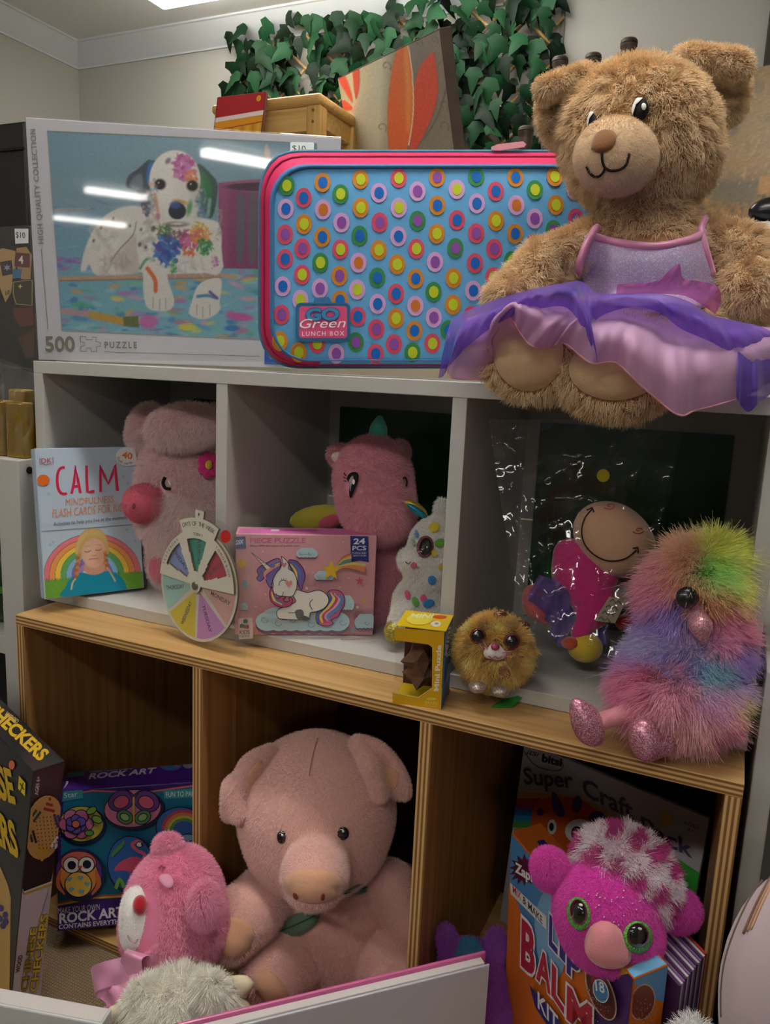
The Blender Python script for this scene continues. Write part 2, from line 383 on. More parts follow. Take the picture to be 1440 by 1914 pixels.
    def decal(s, name, pts, m, off=.0012, dome=.0, parent='root', smooth=6, bv=None, rings=4, z=None, flat=None, **kw):
        """patch sewn onto the body: a pixel outline pressed onto the surface"""
        pts = np.asarray(pts, float)
        if z is not None: pts = pts/z[2]+np.array(z[:2])
        if smooth: pts = spline(pts, smooth, True)
        c = pts.mean(0); n = len(pts); V = []; lv = 1.0
        P0 = s.hit(*c, bv=bv)
        if P0 is None: return None
        def pr(q, last):
            h = s.hit(*q, bv=bv)
            if h is None: dd = DEP(last); return PT(q[0], q[1], dd)
            return h
        rows = []
        for k in range(1, rings+1):
            row = []
            for i in range(n):
                q = c+(pts[i]-c)*k/rings; row.append(pr(q, rows[-1][i] if rows else P0))
            rows.append(np.array(row))
        tw = CP-P0; tw /= np.linalg.norm(tw)
        V = [P0+tw*(off+dome)]
        for k, row in enumerate(rows): f = (k+1)/rings; V += list(row+tw*(off+dome*math.sqrt(max(0, 1-f*f))))
        V += list(rows[-1]-tw*.002)
        Fc = [[0, 1+(i+1) % n, 1+i][::-1] for i in range(n)]
        for k in range(rings): 
            o = 1+k*n; Fc += [[o+i, o+n+i, o+n+(i+1) % n, o+(i+1) % n] for i in range(n)]
        return mesh(name, np.array(V), Fc, m, s.root if parent == 'root' else parent, smooth=True, **kw)
    def stitch(s, name, pts, wpx, m, parent='root', smooth=6, off=.0012, bv=None, z=None, **kw):
        """thread line lying on the surface"""
        pts = np.asarray(pts, float)
        if z is not None: pts = pts/z[2]+np.array(z[:2])
        if smooth: pts = spline(pts, smooth)
        W = []; last = None
        for q in pts:
            h = s.hit(*q, bv=bv)
            if h is None:
                if last is None: continue
                h = PT(q[0], q[1], DEP(last))
            tw = CP-h; tw /= np.linalg.norm(tw); W.append(h+tw*off); last = h
        if len(W) < 2: return None
        return tube(name, W, wpx*s.D/F/2, m, s.root if parent == 'root' else parent, n=6, **kw)
def ellpx(cx, cy, rx, ry, rot=0, n=12):
    t = np.arange(n)*2*math.pi/n; a = math.radians(-rot); x, y = rx*np.cos(t), ry*np.sin(t)
    return np.stack([cx+x*math.cos(a)-y*math.sin(a), cy+x*math.sin(a)+y*math.cos(a)], 1)
_SP = {}
def sphere(n=16):
    if n in _SP: return _SP[n]
    V = [[0, 0, 1]]; m = n//2; Fc = []
    for i in range(1, m):
        for j in range(n): a = math.pi*i/m; b = 2*math.pi*j/n; V.append([math.sin(a)*math.cos(b), math.sin(a)*math.sin(b), math.cos(a)])
    V.append([0, 0, -1]); L = len(V)-1
    Fc += [[0, 1+j, 1+(j+1) % n] for j in range(n)]
    for i in range(m-2):
        for j in range(n): a = 1+i*n+j; b = 1+i*n+(j+1) % n; Fc.append([a, a+n, b+n, b])
    o = 1+(m-2)*n; Fc += [[o+j, L, o+(j+1) % n] for j in range(n)]
    _SP[n] = (np.array(V, float), Fc); return _SP[n]
def mat_fur(rough=.8):
    nm = 'fur_%d' % int(rough*100)
    if nm in MATS: return MATS[nm]
    m = mat(nm, '#ffffff', rough, .25, sheen=.3); nt = m.node_tree
    a = nt.nodes.new('ShaderNodeAttribute'); a.attribute_name = 'col'
    nt.links.new(a.outputs['Color'], nt.nodes['Principled BSDF'].inputs['Base Color'])
    return m
# ------------------------------------------------------------ the room
H1, T1, D1, WW_, T2 = .3343, .0163, .263, .92, .0144
WX0, WX1, LEDGE = .0268, .9187, .0671              # wooden unit: left, right, how far it stands out in front
ZB = -.452                                         # table top
def struct(name, lo, hi, m, **kw): return box(name, lo, hi, m, None, 0, kind='structure', **kw)
m_wall = mat('wall_paint', '#b4b2a9', .7, .25, bump=.05, bscale=60); m_ceil = mat('ceiling_paint', '#dcdcd9', .8, .2); m_corn = mat('cornice_paint', '#cdd1d2', .5, .3)
struct('wall_back', (-1.53, 1.6, -1.2), (3.2, 1.7, CEIL), m_wall)
struct('wall_left', (-1.63, -10.5, -1.2), (-1.523, 1.7, CEIL), m_wall)
struct('ceiling', (-1.63, -10.5, CEIL), (4.2, 1.7, CEIL+.08), m_ceil)
struct('floor', (-1.63, -10.5, -1.28), (4.2, 1.7, -1.2), mat('floor_vinyl', '#a39c92', .5, .3, vary=.25, vscale=40))
def cornice(name, along):
    # a cove profile run along the join of wall and ceiling
    pr = [(0, -.072), (.006, -.072), (.006, -.066), (.02, -.052), (.05, -.022), (.064, -.008), (.07, -.006), (.07, 0), (0, 0)]
    V = []
    for e in ((-1.523, 3.2) if along == 'x' else (-4.5, 1.6)):
        for d, z in pr: V.append((e, 1.6-d, CEIL+z) if along == 'x' else (-1.523+d, e, CEIL+z))
    n = len(pr); Fc = [[i, (i+1) % n, n+(i+1) % n, n+i] for i in range(n)]
    mesh(name, V, Fc, m_corn, None, kind='structure')
cornice('trim_1', 'x'); cornice('trim_2', 'y')
p = PY(1050, 60, 1.59); struct('trim_3', (p[0]-.006, 1.592, -.2), (p[0]+.006, 1.6, CEIL-.07), mat('trim_strip', '#77726a', .6))

for i, (x, y, L, ax, st) in enumerate(BATTENS):
    lb = ['fluorescent batten light over the toy shelf, above the picture', 'fluorescent ceiling batten glowing at the top edge near the wall corner', 'fluorescent ceiling batten behind the viewer, over the shop floor',
          'added unseen ceiling batten to the left behind the viewer, brightening the petal canvas', 'fluorescent ceiling batten reflected brightest in the puzzle wrap', 'fluorescent ceiling batten far across the shop, second row from the back', 'furthest fluorescent ceiling batten across the shop to the right'][i]
    t = root('batten_light', lb, 'light', (x, y, CEIL), 'fluorescent battens on the ceiling')
    h = (L/2, .05) if ax else (.05, L/2)
    box('housing', (x-h[0], y-h[1], CEIL-.03), (x+h[0], y+h[1], CEIL-.001), mat('batten_housing', '#e8e8e8', .4), t, .004)
    h = (L/2-.03, .062) if ax else (.062, L/2-.03)
    box('diffuser', (x-h[0], y-h[1], CEIL-.075), (x+h[0], y+h[1], CEIL-.03), mat('batten_glow_%d' % int(st*10), '#ffffff', .5, emit='#fffbf4', es=st), t, .012)

# ------------------------------------------------------------ furniture
def grain(name, light, dark, axis, rough=.45, sc=1.0, coat=0):
    if name in MATS: return MATS[name]
    m = mat(name, light, rough, .35, coat=coat); nt = m.node_tree; b = nt.nodes['Principled BSDF']
    tc = nt.nodes.new('ShaderNodeTexCoord'); mp = nt.nodes.new('ShaderNodeMapping'); s = [60*sc]*3; s['xyz'.index(axis)] = 1.6*sc; mp.inputs['Scale'].default_value = s
    n = nt.nodes.new('ShaderNodeTexNoise'); n.inputs['Scale'].default_value = 1.6; n.inputs['Detail'].default_value = 5; n.inputs['Distortion'].default_value = .6
    rp = nt.nodes.new('ShaderNodeValToRGB'); rp.color_ramp.elements[0].position = .35; rp.color_ramp.elements[1].position = .62
    rp.color_ramp.elements[0].color = (*lin(dark), 1); rp.color_ramp.elements[1].color = (*lin(light), 1)
    nt.links.new(tc.outputs['Object'], mp.inputs['Vector']); nt.links.new(mp.outputs['Vector'], n.inputs['Vector']); nt.links.new(n.outputs['Fac'], rp.inputs['Fac']); nt.links.new(rp.outputs['Color'], b.inputs['Base Color'])
    return m
def plies(name, axis, pitch, ph=0):
    if name in MATS: return MATS[name]
    m = mat(name, '#c08a4c', .55, .3); nt = m.node_tree; b = nt.nodes['Principled BSDF']
    tc = nt.nodes.new('ShaderNodeTexCoord'); sp = nt.nodes.new('ShaderNodeSeparateXYZ'); a = nt.nodes.new('ShaderNodeMath'); a.operation = 'MULTIPLY_ADD'; a.inputs[1].default_value = 2*math.pi/pitch; a.inputs[2].default_value = ph
    si = nt.nodes.new('ShaderNodeMath'); si.operation = 'SINE'; mr = nt.nodes.new('ShaderNodeMapRange'); mr.inputs[1].default_value = -.5; mr.inputs[2].default_value = .5
    mx = nt.nodes.new('ShaderNodeMix'); mx.data_type = 'RGBA'; mx.inputs['A'].default_value = (*lin('#8a6030'), 1); mx.inputs['B'].default_value = (*lin('#d8b078'), 1)
    nt.links.new(tc.outputs['Object'], sp.inputs[0]); nt.links.new(sp.outputs['XYZ'.index(axis)], a.inputs[0]); nt.links.new(a.outputs[0], si.inputs[0]); nt.links.new(si.outputs[0], mr.inputs[0])
    nt.links.new(mr.outputs[0], mx.inputs['Factor']); nt.links.new(mx.outputs['Result'], b.inputs['Base Color']); return m
def board(name, lo, hi, ms, parent, bev=.0008, **kw):
    """shelf board; faces towards the front take the second material"""
    bm = bmesh.new(); bmbox(bm, lo, hi, bev)
    bm.normal_update()
    if isinstance(ms, (list, tuple)):
        for f in bm.faces:
            if f.normal.y < -.5: f.material_index = 1
    return bm_obj(name, bm, ms, parent, **kw)
m_white = mat('white_laminate', '#bfbcb6', .38, .4, bump=.03, bscale=300, vary=.03, vscale=6)
ws = root('white_cube_shelf', 'white three-cube shelf unit standing on the wooden cube shelf', 'shelf', (.46, .13, 0))
board('top_board', (0, 0, H1-T1), (WW_, D1, H1), m_white, ws); board('bottom_board', (T1, 0, .0005), (WW_-T1, D1, T1), m_white, ws)
for x in (0, WW_-T1): board('side_panel', (x, 0, .0005), (x+T1, D1, H1-T1), m_white, ws)
dv = [(WW_-T1)/3, 2*(WW_-T1)/3]
for x in dv: board('divider', (x, .0005, T1), (x+T1, D1, H1-T1), m_white, ws)
cells = [(T1, dv[0]), (dv[0]+T1, dv[1]), (dv[1]+T1, WW_-T1)]
m_back = mat('white_backing', '#b9b6b0', .5, .3)
for a, b in cells:
    for z0, z1 in ((T1, .150), (.152, H1-T1)): board('back_panel', (a, D1-.004, z0), (b, D1-.0005, z1), m_back, ws, 0)
# dark green grass prints standing against the backing
m_green = mat('print_green', '#0a4526', .35, .5, coat=.3)
for i, (a, b) in enumerate(cells):
    lb = ['dark green grass print behind the pink pig plush', 'dark green grass print behind the pink unicorn plush', 'dark green grass print behind the bagged doll'][i]
    x0, x1 = (a+.018, b-.03) if i else (a+.05, b-.02)
    t = root('grass_print', lb, 'picture', ((x0+x1)/2, D1-.008, T1), 'green prints at the back of the white cubes')
    z1 = .287 if i == 1 else .284
    box('print_sheet', (x0, D1-.0065, T1), (x1, D1-.0045, z1), m_green, t, 0)
    pr = Print((x0, D1-.0066, T1), (1, 0, 0), (0, 0, 1), uv=True)
    for k in range(26):
        bx = RNG.uniform(.02, x1-x0-.02); hh = RNG.uniform(.05, .19); dx = RNG.uniform(-.025, .025); q = RNG.uniform(0, 1)
        pr.line([(bx, 0), (bx+dx*.35, hh*.5), (bx+dx, hh)], [.005, .004, .0006], ['#145a26', '#1a6a22', '#0f4a28', '#247428'][k % 4], 4)
    pr.build('grass_blades', t)

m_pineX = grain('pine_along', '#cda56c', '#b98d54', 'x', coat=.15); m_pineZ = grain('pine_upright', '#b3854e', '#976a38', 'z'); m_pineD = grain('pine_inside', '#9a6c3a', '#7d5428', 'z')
m_plyH = plies('ply_edge_flat', 'Z', .0048, .6); m_plyV = plies('ply_edge_upright', 'X', .0048)
wd = root('wooden_cube_shelf', 'pine plywood three-cube shelf unit standing on the hessian-covered table', 'shelf', ((WX0+WX1)/2, .1, ZB))
WD = D1+.03; ZF = -.437
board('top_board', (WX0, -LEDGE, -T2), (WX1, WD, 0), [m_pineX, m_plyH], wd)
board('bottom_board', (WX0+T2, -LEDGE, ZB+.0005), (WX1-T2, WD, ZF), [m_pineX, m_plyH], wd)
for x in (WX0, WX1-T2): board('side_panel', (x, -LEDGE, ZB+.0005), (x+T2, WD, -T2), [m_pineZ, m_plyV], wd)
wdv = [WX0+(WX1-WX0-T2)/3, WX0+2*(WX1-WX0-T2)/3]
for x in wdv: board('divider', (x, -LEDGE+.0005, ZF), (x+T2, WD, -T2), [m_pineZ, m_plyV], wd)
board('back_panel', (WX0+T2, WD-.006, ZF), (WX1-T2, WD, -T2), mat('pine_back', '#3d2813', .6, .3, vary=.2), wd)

# table with a hessian cover
tb = root('display_table', 'long display table under the wooden shelf', 'table', (.46, .1, -1.2))
m_leg = mat('table_metal', '#45433f', .45, .5, .6)
box('table_top', (.004, -.75, ZB-.033), (.922, .7, ZB-.0035), mat('table_board', '#6e5a43', .6), tb, .003)
box('table_top', (.9225, -.75, ZB-.033), (1.6, -.045, ZB-.0035), MATS['table_board'], tb, .003)
for x in (.04, 1.56):
    for y in ((-.7, .65) if x < 1 else (-.7, -.1)): box('leg', (x-.02, y-.02, -1.2), (x+.02, y+.02, ZB-.033), m_leg, tb, .003)
def weave(name, c0, c1, sc):
    m = mat(name, c0, .95, .1); nt = m.node_tree; b = nt.nodes['Principled BSDF']; tc = nt.nodes.new('ShaderNodeTexCoord')
    hs = []
    for ax in 'XY':
        wv = nt.nodes.new('ShaderNodeTexWave'); wv.bands_direction = ax; wv.inputs['Scale'].default_value = sc; wv.inputs['Distortion'].default_value = 1.2; wv.inputs['Detail Scale'].default_value = 3
        nt.links.new(tc.outputs['Object'], wv.inputs['Vector']); hs.append(wv)
    mu = nt.nodes.new('ShaderNodeMath'); mu.operation = 'MULTIPLY'; nt.links.new(hs[0].outputs['Fac'], mu.inputs[0]); nt.links.new(hs[1].outputs['Fac'], mu.inputs[1])
    mx = nt.nodes.new('ShaderNodeMix'); mx.data_type = 'RGBA'; mx.inputs['A'].default_value = (*lin(c0), 1); mx.inputs['B'].default_value = (*lin(c1), 1)
    nt.links.new(mu.outputs[0], mx.inputs['Factor']); nt.links.new(mx.outputs['Result'], b.inputs['Base Color'])
    bp = nt.nodes.new('ShaderNodeBump'); bp.inputs['Strength'].default_value = .7; bp.inputs['Distance'].default_value = .001; nt.links.new(mu.outputs[0], bp.inputs['Height']); nt.links.new(bp.outputs['Normal'], b.inputs['Normal']); return m
bm = bmesh.new(); bmbox(bm, (.0005, -.77, ZB-.0035), (.9255, .72, ZB), .0015); bmbox(bm, (.9255, -.77, ZB-.0035), (1.62, -.04, ZB), .0015); hc = bm_obj('hessian_cloth', bm, weave('hessian', '#7a6650', '#a58e6c', 80))
hc['label'] = 'brown woven hessian cloth covering the display table'; hc['category'] = 'cloth'

# white open cabinet on the left, lower than the white cubes
lc = root('white_cabinet', 'white open cabinet at the left edge, holding gold packets on top', 'cabinet', (-.3, .2, -1.2))
LZ = .201
board('side_panel', (-.042, -.03, -1.2), (-.001, .35, LZ), m_white, lc, .0015)
board('top_board', (-.6, -.02, LZ-.02), (-.042, .35, LZ), m_white, lc, .001)
board('shelf', (-.6, -.015, -.09), (-.042, .35, -.062), m_white, lc, .001)
board('shelf', (-.6, -.015, -.48), (-.042, .35, -.452), m_white, lc, .001)
board('side_panel', (-.64, -.03, -1.2), (-.6, .35, LZ), m_white, lc, .0015)
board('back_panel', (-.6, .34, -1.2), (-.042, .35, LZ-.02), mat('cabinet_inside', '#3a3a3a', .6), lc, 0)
v, f = lathe([(.005, 0), (.005, .0012), (.002, .0016)], PY(46, 862, -.001)*0+np.array([-.0008, -.012, .186]), (1, 0, 0), 12)
mesh('screw', v, f, mat('screw_dark', '#3a3835', .4, .5, .7), lc)

# high white counter along the back wall
bc = root('back_counter', 'high cream counter with white top behind the shelves', 'counter', (.2, 1.3, -1.2)); BZ = .626; CY = .78
m_cream = mat('cream_panel', '#b7ab92', .6, .3)
box('counter_top', (-1.0, CY, BZ-.03), (2.6, 1.59, BZ), mat('counter_white', '#d5d5d0', .4), bc, .002)
box('front_panel', (-.98, CY+.03, -1.2), (2.58, CY+.05, BZ-.03), m_cream, bc, .001)
for x in (-.98, 2.56): box('side_panel', (x, CY+.05, -1.2), (x+.02, 1.59, BZ-.03), m_cream, bc, .001)

# white cabinet at the right, in front of which the cushion sits
rc = root('white_drawer_cabinet', 'white cabinet standing right of the wooden shelf', 'cabinet', (1.3, .1, -1.2)); RZ = .093
board('side_panel', (.926, -.03, -1.2), (.944, .4, RZ), m_white, rc, .0015); board('top_board', (.944, -.03, RZ-.018), (1.7, .4, RZ), m_white, rc, .001)
board('side_panel', (1.7, -.03, -1.2), (1.718, .4, RZ), m_white, rc, .0015); board('shelf', (.944, -.02, -.452), (1.7, .4, -.434), m_white, rc, .001)
board('back_panel', (.944, .39, -1.2), (1.7, .4, RZ-.018), m_back, rc, 0)
# ------------------------------------------------------------ printed pictures as vertex colours on a fine grid
def rgb(c): c = c.lstrip('#'); return np.array([int(c[i:i+2], 16)/255 for i in (0, 2, 4)])
class Canvas:
    """soft-edged painting over a pixel rectangle; coordinates in a zoom z"""
    def __init__(s, x0, y0, x1, y1, step, z=(0, 0, 1), quad=None):
        s.z = z; s.nx = int((x1-x0)/step)+1; s.ny = int((y1-y0)/step)+1
        s.X, s.Y = np.meshgrid(np.linspace(x0, x1, s.nx), np.linspace(y0, y1, s.ny)); s.C = np.zeros((s.ny, s.nx, 3))
        if quad is not None:                       # grid laid exactly over a four-cornered picture
            u, v = np.meshgrid(np.linspace(0, 1, s.nx), np.linspace(0, 1, s.ny)); q = np.asarray(quad, float); G = sum(w[..., None]*q[i] for i, w in enumerate(((1-u)*(1-v), u*(1-v), u*v, (1-u)*v))); s.X, s.Y = G[..., 0], G[..., 1]
    def put(s, a, col):
        col = rgb(col) if isinstance(col, str) else col
        s.C[:] = s.C*(1-a[..., None])+col*a[..., None]; return s
    def vgrad(s, stops):
        ys = [q[0] for q in stops]; cs = np.array([rgb(q[1]) for q in stops])
        for k in range(3): s.C[..., k] = np.interp(s.Y, ys, cs[:, k])
        return s
    def ell(s, cx, cy, rx, ry, col, soft=6, rot=0, a=1):
        dx, dy = s.X-cx, s.Y-cy; c, q = math.cos(rot), math.sin(rot); u, v = dx*c+dy*q, -dx*q+dy*c
        d = (np.sqrt((u/rx)**2+(v/ry)**2)-1)*min(rx, ry); return s.put(np.clip(.5-d/soft, 0, 1)*a, col)
    def poly(s, pts, col, soft=6, smooth=0, a=1):
        pts = spline(pts, smooth, True) if smooth else np.asarray(pts, float)
        d = np.full(s.X.shape, 1e9); ins = np.zeros(s.X.shape, bool); n = len(pts)
        for i in range(n):
            p, q = pts[i], pts[(i+1) % n]; e = q-p; wx, wy = s.X-p[0], s.Y-p[1]; t = np.clip((wx*e[0]+wy*e[1])/(e @ e+1e-9), 0, 1)
            d = np.minimum(d, (wx-e[0]*t)**2+(wy-e[1]*t)**2)
            c = (p[1] <= s.Y) != (q[1] <= s.Y); ins ^= c & (s.X < p[0]+(s.Y-p[1])*e[0]/(e[1] if abs(e[1]) > 1e-9 else 1e-9))
        d = np.sqrt(d)*np.where(ins, -1, 1); return s.put(np.clip(.5-d/soft, 0, 1)*a, col)
    def line(s, pts, w, col, soft=4, smooth=0, a=1):
        pts = spline(pts, smooth) if smooth else np.asarray(pts, float); d = np.full(s.X.shape, 1e9)
        for p, q in zip(pts[:-1], pts[1:]):
            e = q-p; wx, wy = s.X-p[0], s.Y-p[1]; t = np.clip((wx*e[0]+wy*e[1])/(e @ e+1e-9), 0, 1); d = np.minimum(d, (wx-e[0]*t)**2+(wy-e[1]*t)**2)
        return s.put(np.clip(.5-(np.sqrt(d)-w/2)/soft, 0, 1)*a, col)
    def dabs(s, n, box_, cols, lx=(15, 50), ly=(4, 12), rng=None, a=.8, rot=.15):
        for i in range(n):
            s.ell(RNG.uniform(box_[0], box_[2]), RNG.uniform(box_[1], box_[3]), RNG.uniform(*lx), RNG.uniform(*ly), cols[i % len(cols)], 8, RNG.normal()*rot, a)
        return s
    def splat(s, cx, cy, rx, ry, cols, n=26, a=.85, ln=(.25, .6)):
        """a daub of paint: many short brush strokes"""
        for i in range(n):
            t = RNG.uniform(0, 6.28); q = math.sqrt(RNG.random()); x, y = cx+rx*q*math.cos(t), cy+ry*q*math.sin(t)
            s.ell(x, y, rx*RNG.uniform(*ln)*.7, ry*RNG.uniform(.08, .22), cols[int(RNG.integers(len(cols)))], 6, RNG.normal()*.9+1.2, a)
        return s
    def grain(s, amp):
        s.C = np.clip(s.C+RNG.normal(size=s.C.shape[:2]+(1,))*amp, 0, 1); return s
    def build(s, name, pr, parent, m, clip=None, layer=1, **kw):
        pr2 = Print(pr.A, pr.X, pr.U, s.z, pr.uv); pr2.k = layer; pr2.wh = pr.wh
        V = pr2.w(np.stack([s.X.ravel(), s.Y.ravel()], 1)); c = np.clip(s.C.reshape(-1, 3), 0, 1); c = np.where(c > .04045, ((c+.055)/1.055)**2.4, c/12.92)
        i = np.arange(s.ny*s.nx).reshape(s.ny, s.nx); Q = np.stack([i[1:, :-1], i[1:, 1:], i[:-1, 1:], i[:-1, :-1]], -1).reshape(-1, 4)
        if clip is not None:
            pc = np.stack([s.X.ravel(), s.Y.ravel()], 1)[Q].mean(1); Q = Q[clip(pc[:, 0], pc[:, 1])]
        return mesh(name, V, Q, m, parent, cols=c, **kw)
def quadclip(q):
    q = np.asarray(q, float)
    def f(x, y):
        r = np.ones(len(x), bool)
        for i in range(len(q)):
            a, b = q[i], q[(i+1) % len(q)]; r &= (b[0]-a[0])*(y-a[1])-(b[1]-a[1])*(x-a[0]) >= 0
        return r
    return f
m_pic = mat_vcol('picture_print', .4, .4); m_card = mat('card_white', '#aaa9ae', .45, .4, bump=.02, bscale=500)

# ------------------------------------------------------------ 500 piece puzzle
B = Board('puzzle_box', 'large white jigsaw puzzle box with a paint-splashed puppy, in shrink wrap', 'puzzle box', (-.0346, .040, .3348), .421, .318, .045, .54, -.03, .012)
B.box('box', m_card)
z = (0, 200, 2.88)
q = [(254, 128), (1706, 196), (1790, 1270), (334, 1202)]; c = Canvas(250, 118, 1800, 1290, 5.2, z, q)
c.vgrad([(120, '#6f8f9e'), (520, '#7f9fae'), (640, '#79a3b8'), (900, '#7ab0c4'), (1300, '#86c0d2')])
c.ell(1000, 330, 420, 230, '#8da9b3', 300, 0, .45)
c.dabs(150, (270, 500, 1800, 760), ['#5b87a8', '#7fa6bd', '#9bbccb', '#6a9ab5', '#8d9fc0'], (15, 60), (3, 8), a=.55)
c.dabs(240, (300, 880, 1800, 1290), ['#5f9fc4', '#a6d0dc', '#e6a35c', '#e9d65a', '#7fc0a0', '#c078b8', '#4a86c0', '#9fd0d8', '#f0a0b8', '#58b090', '#d86a90', '#3f78b8'], (14, 55), (5, 16), a=.62)
c.dabs(10, (310, 810, 430, 880), ['#c060a8', '#7f70c0'], (20, 40), (5, 10), a=.7)
c.poly([(1178, 408), (1800, 400), (1800, 880), (1180, 868)], '#8d4268', 6); c.poly([(1178, 408), (1230, 405), (1225, 868), (1185, 866)], '#a4557d', 20, a=.6)
c.ell(1490, 425, 310, 38, '#a05a7c', 5); c.ell(1490, 430, 280, 26, '#4d3442', 5)
for x in (1300, 1365): c.poly([(x-22, 480), (x, 462), (x+18, 500), (x+12, 790), (x-8, 850), (x-26, 780)], '#5d6a6e', 8, 4, .8)
c.poly([(1425, 220), (1445, 210), (1462, 300), (1450, 400), (1428, 380)], '#b9a89c', 6, 4)
fur = '#e4dfd6'; sh = '#b7b0a6'
c.poly([(435, 870), (470, 730), (540, 610), (640, 545), (750, 535), (830, 600), (800, 860), (740, 890), (640, 905), (520, 905), (480, 850), (462, 880)], fur, 9, 5)
c.poly([(600, 830), (660, 760), (730, 690), (760, 760), (748, 890), (660, 890)], '#c9beb4', 26, 4, .8); c.line([(598, 830), (650, 760), (715, 690), (735, 620)], 7, '#857a72', 8, 5, .8)
c.poly([(740, 600), (830, 560), (1100, 600), (1185, 640), (1192, 800), (1180, 880), (900, 905), (760, 870)], fur, 9, 5)
c.poly([(545, 850), (600, 900), (655, 890), (640, 905), (540, 905)], '#d5cdc3', 6, 4)
c.line([(320, 926), (760, 916), (1190, 906), (1268, 916)], 27, '#c3a48c', 5); c.line([(320, 936), (1190, 918)], 7, '#8a6f60', 5, a=.7); c.line([(760, 915), (1180, 906)], 20, '#b98a80', 10, a=.5)
c.poly([(752, 800), (880, 790), (905, 930), (937, 1030), (925, 1085), (862, 1100), (792, 1078), (772, 990), (770, 900)], fur, 7, 5)
c.poly([(1050, 760), (1180, 750), (1196, 860), (1160, 905), (1060, 860)], fur, 10, 4); c.poly([(1078, 950), (1188, 925), (1184, 1040), (1180, 1100), (1105, 1142), (1022, 1118), (1032, 1050)], fur, 7, 5)
for x, y in ((825, 1060), (860, 1070), (893, 1065), (1060, 1100), (1092, 1110), (1130, 1100)): c.line([(x, y-35), (x, y+22)], 4, '#9a8d84', 6, a=.8)
c.line([(795, 870), (835, 930), (838, 990)], 22, '#e2723c', 8, 4); c.line([(755, 870), (790, 820), (830, 825)], 14, '#4a9a78', 8, 4, .8)
c.line([(1065, 1020), (1120, 1015), (1170, 1030)], 16, '#4a8fb8', 8, 4); c.line([(1130, 995), (1165, 1025)], 14, '#7a4f8e', 8)
# ears, head
c.poly([(812, 285), (740, 335), (690, 375), (682, 430), (735, 455), (770, 560), (795, 590), (815, 520), (822, 380)], '#43505a', 8, 5); c.poly([(830, 288), (795, 320), (790, 400), (820, 420), (840, 330)], '#3d6fb4', 12, 4); c.poly([(720, 380), (760, 360), (770, 420), (735, 450), (700, 425)], '#7e8f95', 14, 4, .8); c.line([(800, 290), (835, 295)], 12, '#2f6a4a', 8)
c.poly([(1062, 308), (1140, 365), (1172, 420), (1160, 540), (1135, 600), (1100, 560), (1070, 470)], '#3f5a52', 8, 5); c.poly([(1085, 340), (1130, 400), (1140, 480), (1105, 500), (1080, 420)], '#357a48', 12, 4, .9); c.line([(1130, 500), (1120, 580)], 20, '#9fc0b4', 10, a=.8)
c.ell(942, 395, 138, 162, fur, 8); c.ell(950, 555, 118, 92, fur, 10); c.ell(900, 470, 60, 90, '#efebe4', 50, a=.7); c.ell(1060, 470, 30, 110, sh, 50, a=.5)
c.splat(990, 325, 56, 66, ['#c2609a', '#cf78b0', '#b0508c', '#d08ab8'], 60); c.splat(1030, 375, 34, 34, ['#e0854a', '#d86a5a', '#e8a45a'], 30); c.ell(905, 290, 12, 18, '#7a7a80', 10, .6)
for x, y in ((862, 417), (1036, 424)): c.ell(x, y, 33, 31, '#6a5a50', 12, a=.8); c.ell(x, y, 27, 26, '#241d1a', 6); c.ell(x-8, y-9, 5, 5, '#cfcfd0', 4)
c.line([(835, 470), (850, 560)], 16, '#d6906a', 12, a=.8); c.ell(850, 590, 14, 20, '#c07a90', 10, a=.8); c.ell(1020, 545, 14, 40, '#4a9a5a', 12, .2, .8); c.ell(970, 512, 40, 14, '#c9954a', 12, .2, .8)
c.ell(955, 560, 47, 45, '#262a38', 7); c.ell(945, 528, 30, 20, '#3f5fa0', 12, a=.9); c.ell(950, 632, 62, 14, '#5c4f4c', 10, a=.7); c.ell(955, 628, 36, 7, '#ddd3cc', 6)
c.line([(810, 480), (815, 560), (850, 620)], 10, '#c9a39a', 12, 4, .7)
c.splat(1180, 640, 14, 120, [sh, '#9a9088'], 14, .5); c.splat(560, 700, 80, 90, [sh, '#cfc8bc', '#f0ece4'], 40, .35); c.splat(620, 840, 90, 40, [sh, '#a89e94'], 30, .35); c.splat(800, 720, 40, 120, [sh, '#b0a8a0', '#f2eee8'], 36, .4); c.splat(1000, 850, 120, 40, [sh, '#c4bcb2', '#f0ece6'], 30, .4)
c.splat(905, 765, 74, 84, ['#3566b0', '#2f5aa0', '#4f86c4', '#5a4fa0', '#3f78b8'], 60); c.splat(890, 668, 50, 30, ['#4d7a4a', '#3f6a42', '#7a8a4a', '#5a4a58'], 30); c.splat(935, 860, 20, 46, ['#3f9a5c', '#5ab06a'], 16)
c.splat(1015, 715, 50, 52, ['#cf5f94', '#d87aa8', '#b84a80', '#c2607a'], 44); c.splat(1080, 688, 56, 44, ['#df8250', '#e0a04a', '#d86a48', '#e8b060'], 44); c.splat(1105, 752, 46, 40, ['#4c9a50', '#3a8a5a', '#6ab04a', '#2f7a60'], 36); c.splat(1075, 640, 28, 22, ['#d8c23c', '#c9b048'], 14); c.splat(1020, 782, 32, 28, ['#dd5a38', '#e07a40'], 18); c.splat(960, 690, 40, 24, ['#7a4f58', '#6a4a50', '#8a6a68'], 18, .7); c.splat(1152, 838, 24, 36, ['#b86a9a', '#c98ab0'], 14)
c.splat(820, 470, 22, 90, ['#c98a90', '#d8b0a0', '#7aa0b8', '#e0d8d0'], 26, .6); c.splat(1085, 520, 26, 90, ['#5a7a90', '#8ab0a8', '#4a6a78', '#d0ccc4'], 30, .6); c.splat(790, 540, 26, 50, ['#6a8aa0', '#c9a0a0', '#8aa898'], 18, .6)
